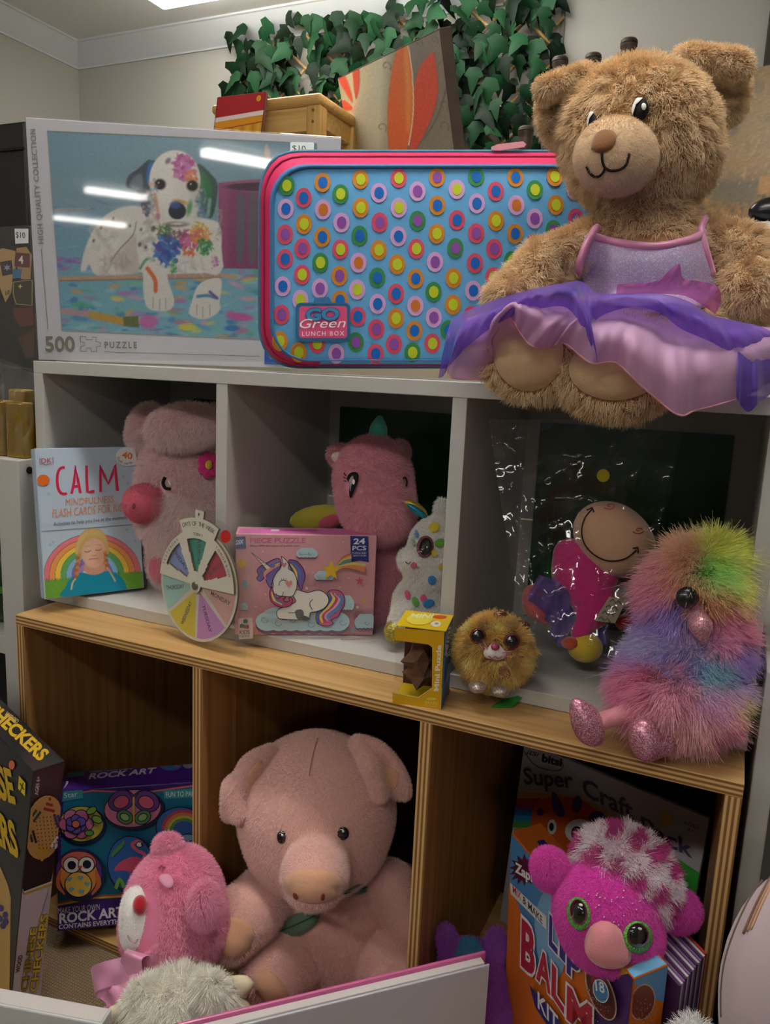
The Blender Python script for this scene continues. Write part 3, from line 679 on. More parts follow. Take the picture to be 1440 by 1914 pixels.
for x, y, r_ in ((826, 655, 16), (752, 740, 12), (785, 755, 10), (760, 660, 9), (700, 640, 8), (505, 720, 9), (545, 650, 8), (610, 600, 7)): c.ell(x, y, r_*.7, r_, '#55504c', 8, .3, .8)
c.line([(335, 1098), (500, 1120)], 30, '#c9a0a8', 6); c.line([(500, 1120), (665, 1155)], 42, '#c9a24a', 6); c.poly([(662, 1128), (745, 1125), (750, 1188), (668, 1180)], '#6e7a48', 8); c.ell(800, 1155, 50, 34, '#cf74b4', 12); c.ell(1290, 1130, 70, 22, '#d062a8', 10, .1); c.ell(1250, 1190, 40, 16, '#3f86c8', 8); c.ell(1010, 1185, 50, 20, '#d9d05a', 10)
c.line([(300, 552), (480, 548)], 12, '#b9a8a0', 5, a=.8)
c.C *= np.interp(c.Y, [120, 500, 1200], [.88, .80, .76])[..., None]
c.grain(.012)
q = [(254, 128), (1706, 196), (1790, 1270), (334, 1202)]
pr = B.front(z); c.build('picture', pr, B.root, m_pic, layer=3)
pr.k = 4; pr.line(q, 5, '#8d8c84', closed=True)
pr.text('HIGH QUALITY COLLECTION', (236, 735), (190, 118), 27, '#77736a', .012, up=(-1, .07), space=1.1)
pr.line([(224, 765), (259, 1198)], 3, '#77736a'); pr.text('500', (246, 1314), (405, 1314), 78, '#6f6a5c', .018); pr.text('PUZZLE', (565, 1297), (738, 1298), 33, '#6f6a5c', .02, space=1.4)
pr.line([(433, 1235), (465, 1237), (463, 1252), (500, 1253), (498, 1238), (520, 1240), (518, 1262), (542, 1268), (542, 1288), (520, 1290), (521, 1317), (494, 1316), (490, 1298), (468, 1297), (466, 1315), (434, 1314), (436, 1290), (456, 1284), (455, 1268), (435, 1266)], 4, '#6f6a5c', closed=True)
pr.line([(565, 1318), (1400, 1342)], 3, '#6f6a5c')
pr.poly([(1425, 1300), (1440, 1280), (1520, 1275), (1600, 1290), (1600, 1390), (1424, 1384)], '#27499c'); pr.ell(1475, 1330, 30, 30, '#e8e8f0'); pr.ell(1485, 1322, 22, 20, '#27499c')
pr.build('lettering', B.root)
pr = B.front((0, 0, 2.25)); pr.k = 14; pr.poly([(1222, 602), (1226, 598), (1318, 600), (1322, 606), (1318, 672), (1222, 670)], '#e8ebe8')
pr.text('$10...', (1230, 636), (1310, 640), 24, '#1b1b1b'); pr.text('RRP $25', (1224, 656), (1312, 658), 10, '#1b1b1b', .02); pr.build('price_sticker', B.root)
B.box('shrink_wrap', mat_film('shrink_film', amount=.062, rough=.03), (-.0012, -.0034, -.0002), (.4222, .0462, .3192), .0015)

# ------------------------------------------------------------ flash card box
B = Board('flash_card_box', 'pale blue mindfulness flash card box with a girl and a rainbow', 'card box', CP+(np.array((.0492, -.038, .0166))-CP)*.9856, .1334, .2018, .026, 1.03, .169)
B.box('box', mat('calm_blue', '#aebfd0', .45, .4)); z = (50, 820, 6.173)
c = Canvas(150, 1000, 1360, 1850, 9, z, [(165, 1070), (1308, 985), (1345, 1735), (220, 1845)]); c.vgrad([(900, '#b3c3d2'), (1600, '#bcd0dc')])
def xy(px, py): return px, py
cx, cy = 760, 1545
rb = ['#e87c88', '#ee9a58', '#f0c94e', '#64ac68', '#86b8d6', '#8468b4', '#a884c0', '#dfe6ea']
for k, col in enumerate(rb): rr = 1-k*.115; c.ell(cx-4, cy+20, 560*rr, 470*rr, '#5d5048', 4, -.06); c.ell(cx-4, cy+22, 556*rr, 466*rr, col, 5, -.06)
c.poly([(150, 1645), (1360, 1530), (1360, 1900), (150, 1900)], '#6ea63c', 6)
for k in range(60): x = 210+k*19; y = 1640-(x-210)*.094; c.line([(x, y+6), (x+RNG.uniform(-8, 8), y-RNG.uniform(8, 26))], 4, '#3c6a34', 4)
c.poly([(430, 1830), (445, 1720), (500, 1620), (620, 1545), (750, 1565), (900, 1530), (1030, 1550), (1130, 1650), (1160, 1770), (1165, 1830)], '#1389a6', 8, 4); c.poly([(440, 1850), (430, 1750), (1160, 1750), (1170, 1850)], '#1389a6', 8)
c.poly([(680, 1440), (880, 1440), (890, 1530), (780, 1570), (670, 1540)], '#c8967e', 8, 4)
c.poly([(560, 1310), (580, 1180), (640, 1080), (730, 1030), (830, 1040), (910, 1110), (945, 1240), (940, 1330), (890, 1320), (640, 1340), (590, 1345)], '#c9a566', 8, 5)
c.ell(775, 1320, 142, 168, '#d9ab90', 10); c.ell(720, 1340, 60, 110, '#e4bba2', 60, a=.6); c.ell(860, 1360, 50, 110, '#b98a72', 60, a=.5); c.ell(612, 1345, 22, 42, '#cf9a80', 8); c.ell(912, 1310, 18, 36, '#cf9a80', 8)
c.poly([(690, 1125), (620, 1210), (580, 1330), (560, 1300), (600, 1150), (700, 1060)], '#d5b478', 10, 4); c.poly([(690, 1125), (800, 1110), (900, 1190), (940, 1300), (930, 1180), (860, 1070), (740, 1050)], '#cfae70', 10, 4)
c.line([(665, 1300), (700, 1308), (735, 1292)], 8, '#6a4a3c', 5, 4); c.line([(795, 1285), (830, 1290), (862, 1272)], 8, '#6a4a3c', 5, 4); c.line([(668, 1245), (730, 1235)], 6, '#b08a5c', 8); c.line([(800, 1225), (860, 1225)], 6, '#b08a5c', 8)
c.line([(750, 1345), (778, 1352), (802, 1340)], 8, '#b07a66', 8, 4); c.line([(722, 1392), (770, 1385), (815, 1384)], 12, '#bb6a64', 7, 4)
for k in range(8): c.ell(598+(-6 if k % 2 else 6)-k*4, 1350+k*35, 26-k*.6, 26, '#a8683c' if k % 2 else '#c48a50', 10)
for k in range(7): c.ell(905+(6 if k % 2 else -4)+k*3, 1320+k*30, 22, 24, '#9a6238' if k % 2 else '#b98048', 10)
c.line([(560, 1620), (530, 1660), (515, 1735)], 20, '#d8bf8c', 10, 3); c.line([(930, 1490), (975, 1560), (1020, 1640)], 18, '#c8a878', 10, 3); c.grain(.01)
pr = B.front(z); c.build('girl_picture', pr, B.root, m_pic, layer=2)
pr.k = 3
pr.poly([(70, 120), (1262, 92), (1306, 985), (168, 1070)], '#b3c4d4'); pr.line([(168, 1070), (1306, 985)], 9, '#7d8c98')
for st in ([(438, 332), (405, 335), (372, 360), (352, 430), (352, 520), (366, 585), (395, 628), (440, 638), (460, 628)], [(516, 636), (545, 500), (562, 315), (590, 480), (618, 628)], [(538, 552), (592, 548)], [(688, 310), (690, 450), (698, 612), (740, 612), (780, 606)], [(850, 615), (848, 450), (848, 310), (890, 420), (938, 520), (985, 410), (1018, 300), (1030, 450), (1044, 605)]):
    pr.line(st, [30, 34, 32], '#cf2450', 4 if len(st) > 5 and st[0][0] == 438 else 0)
pr.text('MINDFULNESS', (446, 770), (1002, 735), 76, '#dd8f66', 0, up=(0, -1)); pr.text('FLASH CARDS FOR KIDS', (295, 910), (1160, 832), 92, '#dd8f66', 0, up=(0, -1))
pr.text('Activities to help you live in the moment', (305, 1005), (1162, 925), 40, '#55636e', .004, up=(0, -1))
pr.text('DK', (165, 285), (285, 280), 58, '#b03c50', .0, up=(0, -1)); pr.line([(148, 225), (152, 300), (185, 292), (222, 305), (262, 290), (300, 295), (300, 215)], 7, '#a03448')
pr.ell(188, 478, 72, 64, '#e06a1e')
pr.ell(1160, 205, 138, 112, '#dfe0dc'); pr.text('40', (1092, 220), (1212, 238), 68, '#d9762c', .03, up=(.1, -1)); pr.arctext('flash cards', (1150, 195), 122, 190, 305, 34, '#4d5560', 0, .85, True)
for x, y in ((250, 640), (1110, 440), (1160, 515), (265, 1225), (300, 1195), (1148, 1050), (1240, 1180)): pr.line([(x, y-14), (x+14, y), (x, y+14), (x-14, y)], 4, '#66727c', closed=True)
pr.build('lettering', B.root)

# ------------------------------------------------------------ unicorn puzzle
B = Board('unicorn_puzzle_box', 'small pink 24 piece puzzle box with a sleeping unicorn', 'puzzle box', (.3462, -.0203, .0166), .1704, .1267, .0429, .549, .012)
B.box('box', mat('puzzle_pink', '#e0a3ac', .4, .45, coat=.2)); z = (430, 970, 4.8)
pr = B.front(z); pr.poly([(20, 148), (1285, 142), (1298, 1044), (62, 1036)], '#dca2a6')
pr.text('PIECE PUZZLE', (178, 214), (680, 212), 42, '#cf6f9c', .03); pr.text('Many different types of puzzle toys', (182, 246), (625, 246), 16, '#8a5a6a', .01)
pr.poly([(28, 158), (140, 156), (146, 264), (32, 268)], '#4a5a8c'); pr.text('GSK', (42, 232), (128, 218), 36, '#d8dce8', .03, shear=.3)
pr.poly([(1080, 146), (1242, 144), (1245, 386), (1165, 372), (1085, 386)], '#2f3a86'); pr.text('24', (1108, 224), (1212, 222), 48, '#e8e8ee', .03); pr.text('PCS', (1098, 280), (1222, 278), 38, '#e8e8ee', .02); pr.text('PUZZLE SIZE:', (1095, 310), (1225, 310), 15, '#d0d0e0', .01); pr.text('26X17.5CM', (1102, 334), (1218, 334), 15, '#d0d0e0', .01)
def cloud(pr, cx, cy, w_, h_, col='#b9d3dc', shd='#8a6f86', n=5):
    for k, cc, dy in ((0, shd, h_*.16), (1, col, 0)):
        for i in range(n):
            a = (i/(n-1)-.5); pr.ell(cx+a*w_*.8, cy+dy+h_*.1, w_*.62/n*1.5, h_*.42, cc)
        for i in range(max(2, n-2)):
            a = (i/(n-3) if n > 3 else i)-.5; pr.ell(cx+a*w_*.42, cy+dy-h_*.22, w_*.24, h_*.36, cc)
cloud(pr, 692, 300, 165, 80); cloud(pr, 845, 500, 150, 75); cloud(pr, 1215, 905, 170, 120); cloud(pr, 130, 770, 60, 60)
# rainbow comet
for k, cc in enumerate(['#c96a5c', '#e0a060', '#d9cf6a', '#6a9a70', '#6a88a8']): pr.line([(955, 400+k*7), (1010, 335+k*12), (1085, 298+k*17)], [6, 20, 22], cc, 5)
pr.line([(960, 425), (1060, 405), (1205, 440)], [8, 34, 40], '#e08a58', 5); pr.line([(960, 412), (1080, 385), (1210, 395)], [6, 20, 20], '#d8d070', 5)
pr.star(905, 445, 95, '#dcb02c', rot=-.3); pr.star(1158, 538, 42, '#d2606a'); pr.star(1195, 712, 26, '#d8b43c'); pr.star(1090, 975, 24, '#6aa8b0'); pr.star(640, 1000, 22, '#f0d8d4'); pr.star(1138, 770, 20, '#f0d8d4'); pr.star(688, 600, 20, '#f0d8d4'); pr.star(322, 655, 14, '#f0d8d4'); pr.star(255, 965, 12, '#f0d8d4')
for x, y in ((300, 275), (745, 460), (1010, 188), (980, 590), (235, 760), (1060, 508), (430, 1000), (250, 580)): pr.star(x, y, 9, '#f4e4e0', 4, .4)
pr.star(110, 380, 52, '#d0a83a', 8, .6); pr.ell(140, 560, 26, 34, '#8ab0bc')
cloud(pr, 650, 870, 780, 200, '#b4d0da', '#8d6c84', 7); cloud(pr, 1030, 720, 130, 120)
for x, y, r_ in ((310, 860, 40), (430, 890, 38), (560, 860, 34), (720, 900, 40), (1000, 885, 36), (790, 880, 30), (630, 280, 14), (710, 280, 14), (1215, 890, 24)): pr.line([(x+r_*t*math.cos(6*t), y-r_*t*math.sin(6*t)) for t in np.linspace(.2, 1, 16)], 5, '#6f98ac')
K_ = '#2c2430'; Wc = '#dcdad2'
def blobp(pts, col, o=True, wd=6):
    pr.poly(pts, col, 6)
    if o: pr.line(pts, wd, K_, 6, True)
# tail
blobp([(870, 625), (920, 600), (990, 620), (1022, 680), (1015, 740), (985, 790), (965, 835), (930, 850), (900, 870), (920, 895), (880, 918), (820, 915), (775, 880), (770, 820), (820, 750), (880, 690)], '#c9628a')
for dx, cc in ((0, '#4f6aa8'), (34, '#e0c45c'), (66, '#b0507a'), (96, '#e3a0ac'), (122, '#5a86b8')): pr.line([(880+dx*.5, 622+dx*.1), (900+dx*.8, 680), (850+dx*.9, 760), (790+dx*.7, 830), (800+dx*.8, 905-dx*.3)], [10, 30, 34, 32, 6], cc, 6)
# body
blobp([(600, 600), (650, 612), (700, 622), (790, 602), (860, 640), (880, 700), (840, 760), (770, 790), (720, 800), (700, 850), (620, 862), (500, 858), (435, 845), (428, 780), (520, 735), (590, 700), (560, 640)], Wc)
pr.poly([(585, 785), (640, 772), (662, 810), (640, 855), (600, 850)], '#6a6a68', 4); pr.poly([(640, 820), (700, 838), (712, 862), (660, 868), (636, 850)], '#5c5c5a', 4)
pr.line([(740, 680), (712, 720), (735, 775)], 6, K_, 5); pr.line([(520, 800), (560, 800), (590, 795)], 5, K_, 4)
# mane behind
blobp([(530, 335), (600, 345), (655, 410), (672, 480), (650, 560), (640, 600), (615, 560), (590, 480), (540, 400)], '#7a5a98')
pr.line([(560, 350), (620, 430), (628, 540)], [10, 26, 8], '#5878b4', 6); pr.line([(545, 370), (590, 440), (600, 530)], [8, 22, 6], '#dfc85e', 6)
# head, neck
blobp([(455, 400), (470, 340), (462, 302), (500, 330), (528, 372), (525, 410), (570, 440), (598, 500), (600, 560), (590, 600), (560, 650), (500, 655), (450, 650), (400, 630), (388, 590), (392, 540), (372, 500), (400, 440)], Wc)
pr.poly([(488, 400), (466, 372), (474, 356), (488, 364), (500, 354), (510, 370)], '#c8788c', 4)
blobp([(382, 570), (360, 620), (372, 690), (420, 735), (480, 748), (535, 735), (560, 700), (555, 665), (530, 665), (535, 690), (505, 700), (480, 685), (500, 660), (470, 650), (430, 670), (400, 640)], '#b8507c')
pr.line([(378, 610), (400, 680), (470, 725)], [8, 22, 8], '#e0c45c', 6); pr.line([(395, 640), (430, 690), (500, 718)], [6, 18, 6], '#5878b4', 6)
blobp([(455, 400), (420, 440), (390, 500), (370, 575), (340, 540), (320, 490), (275, 520), (245, 490), (262, 470), (250, 420), (290, 380), (350, 350), (400, 325), (450, 325)], '#7a6aa8')
for off, cc in ((0, '#c06a84'), (16, '#5878b4'), (34, '#dfc85e'), (52, '#e08aa0')): pr.line([(450, 332+off*.8), (380, 360+off), (320, 410+off), (300+off*.6, 480+off*.4)], [8, 18, 18, 6], cc, 6)
pr.poly([(198, 262), (372, 400), (335, 412)], '#ded6d2')
pr.line([(198, 262), (372, 398)], 4, K_); pr.line([(198, 262), (330, 412)], 4, K_)
for t in (.35, .5, .65, .8): pr.line([(198+t*174-3, 262+t*136), (198+t*135, 262+t*150)], 5, '#b08a94')
pr.ell(387, 378, 22, 18, '#5878b4')
pr.line([(442, 555), (450, 520), (480, 505), (512, 515)], 6, K_, 5); pr.line([(470, 508), (462, 490)], 4, K_); pr.line([(485, 505), (485, 486)], 4, K_); pr.line([(500, 508), (506, 490)], 4, K_)
pr.poly([(528, 568), (498, 535), (500, 512), (518, 508), (530, 520), (545, 508), (560, 518), (556, 542)], '#d08a88', 4); pr.ell(418, 625, 5, 5, K_); pr.line([(435, 648), (470, 640), (482, 605)], 5, K_, 4)
pr.poly([(88, 838), (212, 834), (216, 1015), (92, 1022)], '#cfb9b4'); pr.text('KIDS', (98, 978), (185, 976), 34, '#3a3a3a', .01); pr.text('PUZZLE', (98, 1004), (184, 1002), 16, '#4a4040', .01)
for x, y, cc in ((150, 865, '#2e5a3c'), (120, 905, '#2e5a3c'), (160, 912, '#a83a3a')): pr.poly([(x-20, y-16), (x-6, y-16), (x, y-26), (x+6, y-16), (x+20, y-16), (x+20, y+16), (x-20, y+16)], cc)
pr.line([(985, 1022), (1270, 1020)], 7, '#b9848c')
pr.build('unicorn_print', B.root)
pr = B.top(z); pr.poly([(70, 138), (1280, 138), (1275, 88), (92, 88)], '#dc6fb4'); pr.poly([(365, 112), (440, 112), (446, 94), (374, 94)], '#eadce4'); pr.poly([(1165, 115), (1262, 115), (1255, 84), (1165, 84)], '#d8d4d0'); pr.line([(460, 104), (820, 104)], 8, '#c45aa2'); pr.build('top_print', B.root)
pr = B.right(uv=True); pr.poly([(.0012, .0012), (.0417, .0012), (.0417, .1255), (.0012, .1255)], '#d667a8'); pr.build('side_print', B.root)

# ------------------------------------------------------------ yellow mini puzzle box (window box with a brown burr puzzle)
B = Board('mini_puzzle_box', 'small yellow window box holding a brown wooden puzzle', 'puzzle box', (.581, -.0685, .0003), .0517, .0856, .05, .194, -.03)
m_yel = mat('box_yellow', '#dca80c', .4, .45); m_yel2 = mat('box_yellow_inside', '#d9b418', .5); m_blu = mat('box_blue', '#1565b0', .4, .45)
w_, h_, d_ = B.w, B.h, B.d; z = (720, 1130, 9.114)
bm = bmesh.new(); th = .0006
def sheet(bm, pts, n, t):
    vs = [bm.verts.new(Vector(p)) for p in pts]+[bm.verts.new(Vector(np.array(p)-n*t)) for p in pts]; k = len(pts)
    bm.faces.new(vs[:k]); bm.faces.new(vs[k:][::-1])
    for i in range(k): bm.faces.new([vs[i], vs[k+i], vs[k+(i+1) % k], vs[(i+1) % k]])
def tracefront(pts): return [tuple(x) for x in Print(B.A, B.X, B.U, z).w(pts)]
fr = [(128, 1682), (950, 1810), (1012, 470), (165, 392), (168, 605), (740, 680), (805, 730), (800, 1420), (570, 1580), (130, 1495)]
sheet(bm, tracefront(fr), B.N, th); bm_obj('front_card', bm, m_yel, B.root)
B.box('base_tray', m_yel2, (.0005, .0006, 0), (w_-.0005, d_, .0012), 0); B.box('top_flap', mat('box_yellow_top', '#e6c414', .4, .45), (0, 0, h_-.0008), (w_, d_, h_), 0)
B.box('side_card', m_blu, (w_-.0007, .0004, 0), (w_+.0001, d_, h_-.0008), 0); B.box('back_card', mat('box_maroon', '#4a2426', .5), (0, d_-.0007, 0), (w_-.0007, d_, h_-.0008), 0)
B.box('window_film', mat_film('box_film', amount=.07, rough=.03), (.0001, .0012, .0012), (.0004, d_-.001, h_-.001), 0)
for (cx, cy, cz, sx, rot) in ((.022, .026, .024, .011, 0), (.020, .028, .040, .012, .6)):
    bm = bmesh.new(); Mx = B.M @ Matrix.Translation((cx, cy, cz)) @ Matrix.Rotation(rot, 4, 'Z') @ Matrix.Rotation(.7, 4, 'X')
    V, Fc = [], []
    for ax in np.vstack([np.eye(3), -np.eye(3)]):
        o = [v for v in np.eye(3) if abs(v @ ax) < .5]; ctr = ax*sx*.5; tip = bm.verts.new(Mx @ Vector(ax*sx*1.75)); b4 = [bm.verts.new(Mx @ Vector(ctr+(o[0]*a+o[1]*b)*sx*.75)) for a, b in ((1, 1), (-1, 1), (-1, -1), (1, -1))]
        for i in range(4): bm.faces.new([tip, b4[i], b4[(i+1) % 4]])
    bm_obj('burr_puzzle', bm, mat('puzzle_wood', '#6e4a34', .6, .3, vary=.25, vscale=60), B.root)
pr = B.front(z); pr.text('Mini Puzzle', (915, 1470), (958, 690), 78, '#f3ead2', .03, up=(-1, .05)); pr.text('BRAIN', (685, 1690), (890, 1702), 50, '#e8cf4a', .03); pr.text('PUZZLE', (680, 1730), (880, 1748), 38, '#e8cf4a', .02); pr.ell(790, 1605, 90, 26, '#e4c94a'); pr.line([(130, 1492), (570, 1580), (800, 1420)], 12, '#f0dc9a')
pr.build('lettering', B.root)
pr = B.top(z); pr.ell(935, 215, 122, 30, '#d2521e'); pr.ell(865, 335, 90, 50, '#e6e0c8'); pr.ell(880, 330, 34, 18, '#9aa08c'); pr.ell(590, 260, 220, 95, '#ead94a'); pr.text('MINI', (420, 230), (800, 240), 80, '#f4ecb0', .03);  pr.build('top_print', B.root)
pr = B.right(z); pr.text('Mini', (1060, 900), (1120, 380), 60, '#d8e4f0', .02, up=(-1, 0)); pr.text('Puzzle', (1110, 870), (1150, 420), 40, '#d8e4f0', .02, up=(-1, 0))
for k in range(9): pr.line([(1035, 1330-k*36), (1120, 1100-k*20)], 8, '#9fc4e4')
pr.poly([(1045, 1600), (1085, 1560), (1085, 1420), (1055, 1480)], '#c0304a'); pr.build('side_print', B.root)
# ------------------------------------------------------------ soft spotted lunch case
A0 = PY(500, 697, -.004); yw = .46; X_, U_, N_ = frame(yw, .0)
LZm = (460, 240, 2.25)
lb = root('lunch_case', 'blue soft lunch case covered in coloured ring dots with pink zip', 'lunch box', A0+X_*.19-N_*.04)
def pl(pts, back): 
    pr_ = Print(A0-N_*back, X_, U_, LZm); pr_.k = 0; return pr_.w(pts)
def rr(x0, y0, x1, y1, r, sag=0, n=7):
    P = []
    for cx, cy, a in ((x1-r, y0+r, 270), (x1-r, y1-r, 0), (x0+r, y1-r, 90), (x0+r, y0+r, 180)):
        for k in range(n): t = math.radians(a+90*k/(n-1)); P.append((cx+r*math.cos(t), cy+r*math.sin(t)))
    return np.array(P)
def dens(P, m=4):
    Q = []
    for i in range(len(P)):
        a, b = P[i], P[(i+1) % len(P)]; L = np.linalg.norm(b-a); k = max(1, int(L/60))
        for j in range(k): Q.append(a+(b-a)*j/k)
    return np.array(Q)
panel = dens(rr(118, 168, 1440, 972, 150)); cc_ = panel.mean(0)
def sc(P, dx, dy, jog=0):
    Q = P.copy(); Q[:, 0] += np.where(P[:, 0] > cc_[0], dx, -dx)*np.clip(np.abs(P[:, 0]-cc_[0])/600, 0, 1)**2; Q[:, 1] += np.where(P[:, 1] > cc_[1], dy*.45, -dy)*np.clip(np.abs(P[:, 1]-cc_[1])/380, 0, 1)**2; return Q
def ringmesh(name, rows, m, par, cap=False, smooth=True, **kw):
    V = np.concatenate(rows); n = len(rows[0]); Fc = []
    for k in range(len(rows)-1):
        for i in range(n): Fc.append([k*n+i, (k+1)*n+i, (k+1)*n+(i+1) % n, k*n+(i+1) % n])
    if cap: Fc.append(list(range(n))[::-1]) if cap == 'front' else Fc.append([(len(rows)-1)*n+i for i in range(n)])
    return mesh(name, V, [f[::-1] for f in Fc], m, par, smooth=smooth, **kw)
m_lb = mat('case_fabric', '#66aadc', .75, .25, bump=.15, bscale=900); m_zp = mat('case_pink', '#cf2f62', .6, .3, bump=.05, bscale=700)
# front panel: pillowed fabric
rows = []
for t in (1, .97, .92, .8, .6, .35): rows.append(pl(cc_+(panel-cc_)*t, -.006*(1-t**4)))
fp = ringmesh('front_panel', rows, m_lb, lb, 'back', smooth=False)
ob = pl(sc(panel, 18, 18), .004); ringmesh('front_piping', [pl(panel, -.0015), pl(sc(panel, 10, 9), -.004), ob], mat('case_piping', '#3f79ad', .7), lb)
o1 = pl(sc(panel, 36, 42), .012); o2 = pl(sc(panel, 60, 70), .026); o3 = pl(sc(panel, 66, 76), .034); o4 = pl(sc(panel, 62, 72), .075); o5 = pl(sc(panel, 30, 30), .088)
zb = ringmesh('zip_band', [ob, o1, o2], [m_zp, m_lb], lb)
for f in zb.data.polygons:
    q_ = (PX(np.array(f.center)+org(lb))-np.array(LZm[:2]))*LZm[2]
    if q_[1] > 880 and q_[0] > 330: f.material_index = 1
ringmesh('back_shell', [o2, o3, o4, o5], m_lb, lb, 'back')
mid = pl(sc(panel, 44, 50), .0145)
top_i = [i for i in range(len(mid))]
V, Fc = tubegeo(np.concatenate([mid, mid[:1]]), .0016, 6, False); mesh('zip_teeth', V, Fc, mat('zip_teeth', '#b0184a', .45, .4, bump=.4, bscale=900), lb, smooth=True)
V, Fc = tubegeo(np.concatenate([o2, o2[:1]]), .0022, 6, False); mesh('edge_piping', V, Fc, mat('case_piping2', '#4a7f9c', .7, vary=.4, vscale=40), lb, smooth=True)
bm = bmesh.new(); q = [PT(*PX(x), DEP(x)) for x in pl([(1032, 78), (1060, 66), (1165, 54), (1180, 66), (1172, 78), (1070, 92), (1034, 90)], .02)]; sheet(bm, q, N_, .002); bm_obj('zip_pull', bm, mat('pull_rubber', '#d99aa2', .5), lb)
pr = Print(A0, X_, U_, LZm); pr.k = 3
OUT = dict(g='#3b8a4e', r='#d9506a', o='#cf8630', p='#d2a3d4'); INN = dict(b='#1668c0', y='#bccb2c', v='#8b50a6', o='#c9742c', g='#9cc050')
dots = '172,243,gy 168,340,pb 165,447,rv 165,550,rb 155,665,pb 150,783,rv 143,895,oy 243,295,rb 245,405,oy 238,507,rv 237,617,ry 230,722,py 222,942,oy 323,230,ob 325,345,po 322,460,ob 314,567,gy 312,675,pv 300,905,ry 398,280,gy 402,400,pv 398,512,ry 394,622,ov 396,725,ob 380,948,pv 482,217,oy 483,338,oy 478,455,gb 473,568,po 468,680,py 470,793,rb 462,900,gv 559,275,pb 562,400,rv 558,515,oy 552,630,gb 553,740,pb 548,845,rv 545,948,rb 642,212,ry 642,338,py 640,458,pb 635,575,oy 630,697,rb 630,800,oy 622,908,rv 720,268,pv 720,393,gv 715,510,ry 712,635,ob 711,748,po 707,852,ob 700,943,gy 803,208,ov 803,328,ob 800,447,oy 793,565,pv 787,690,gy 788,797,pv 783,905,ry 885,260,py 885,390,rb 878,507,gv 870,632,oy 868,743,oy 850,850,gb 967,205,gb 968,320,pb 965,445,rv 960,570,rb 953,685,pb 945,790,ry 940,900,ob 1048,268,rb 1048,393,oy 1040,510,rv 1037,628,ry 1030,745,pb 1025,860,gy 1132,208,ob 1133,327,po 1128,447,ob 1115,560,gy 1115,690,rv 1212,262,gy 1210,383,pv 1205,490,ry 1200,610,ob 1297,205,oy 1300,325,oy 1290,430,gv 1285,560,pb 1385,380,rv 1380,260,pb 1375,500,oy'
def onpanel(o_, q):          # push flat print out to the pillowed panel
    return o_
dots += ''.join(' %d,%d,%s' % (x, y, ['oy', 'rb', 'gv', 'pb', 'ry', 'po'][(i*5+j*2) % 6]) for i, x in enumerate(range(1020, 1420, 82)) for j, y in enumerate(range(640+(i % 2)*58, 950, 116)) if x+y > 1790)
for d in dots.split():
    x, y, c2 = d.split(','); x, y = float(x), float(y)
    if y < 196 or y > 958: continue
    pr.k = 3; pr.ell(x, y, 34, 42, OUT[c2[0]], 0, 20); pr.k = 6; pr.ell(x+1, y, 20, 25, INN[c2[1]], 0, 16)
V = np.concatenate(pr.V)
def pillow(V, extra):
    q = (PX(V)-np.array(LZm[:2]))*LZm[2]; t = np.maximum(np.abs(q[:, 0]-cc_[0])/np.where(1, 661, 1), np.abs(q[:, 1]-cc_[1])/402); t = np.clip(t, 0, 1)
    return V+N_*(.006*(1-t**4)+extra)[:, None]
pr.V = [pillow(V, .0003*np.ones(len(V)))]; pr.build('ring_dots', lb, mat_vcol('fabric_print', .75, .25))
pt = Print(A0, X_, U_, LZm); pt.k = 16
pt.poly(rr(210, 735, 438, 897, 22), '#3a78a8'); pt.poly([(283, 740), (292, 714), (350, 712), (366, 740), (348, 742), (342, 728), (302, 728), (298, 742)], '#3a78a8')
pt.poly(rr(226, 750, 426, 883, 14), '#e2588a'); pt.text('GO', (254, 808), (392, 806), 46, '#3f8ac0', .04, outline='#2a5a88'); pt.text('Green', (228, 842), (420, 838), 38, '#f2eef2', .0, shear=.25); pt.text('LUNCH BOX', (238, 874), (414, 872), 18, '#f2e6ee', .01, space=1.3)
pt.line(rr(216, 741, 432, 891, 20), 3, '#2c628e', closed=True)
V = np.concatenate(pt.V); pt.V = [pillow(V, .0012*np.ones(len(V)))]; pt.build('logo_patch', lb, mat_vcol('rubber_print', .5, .3))
pg = Print(A0, X_, U_, LZm)

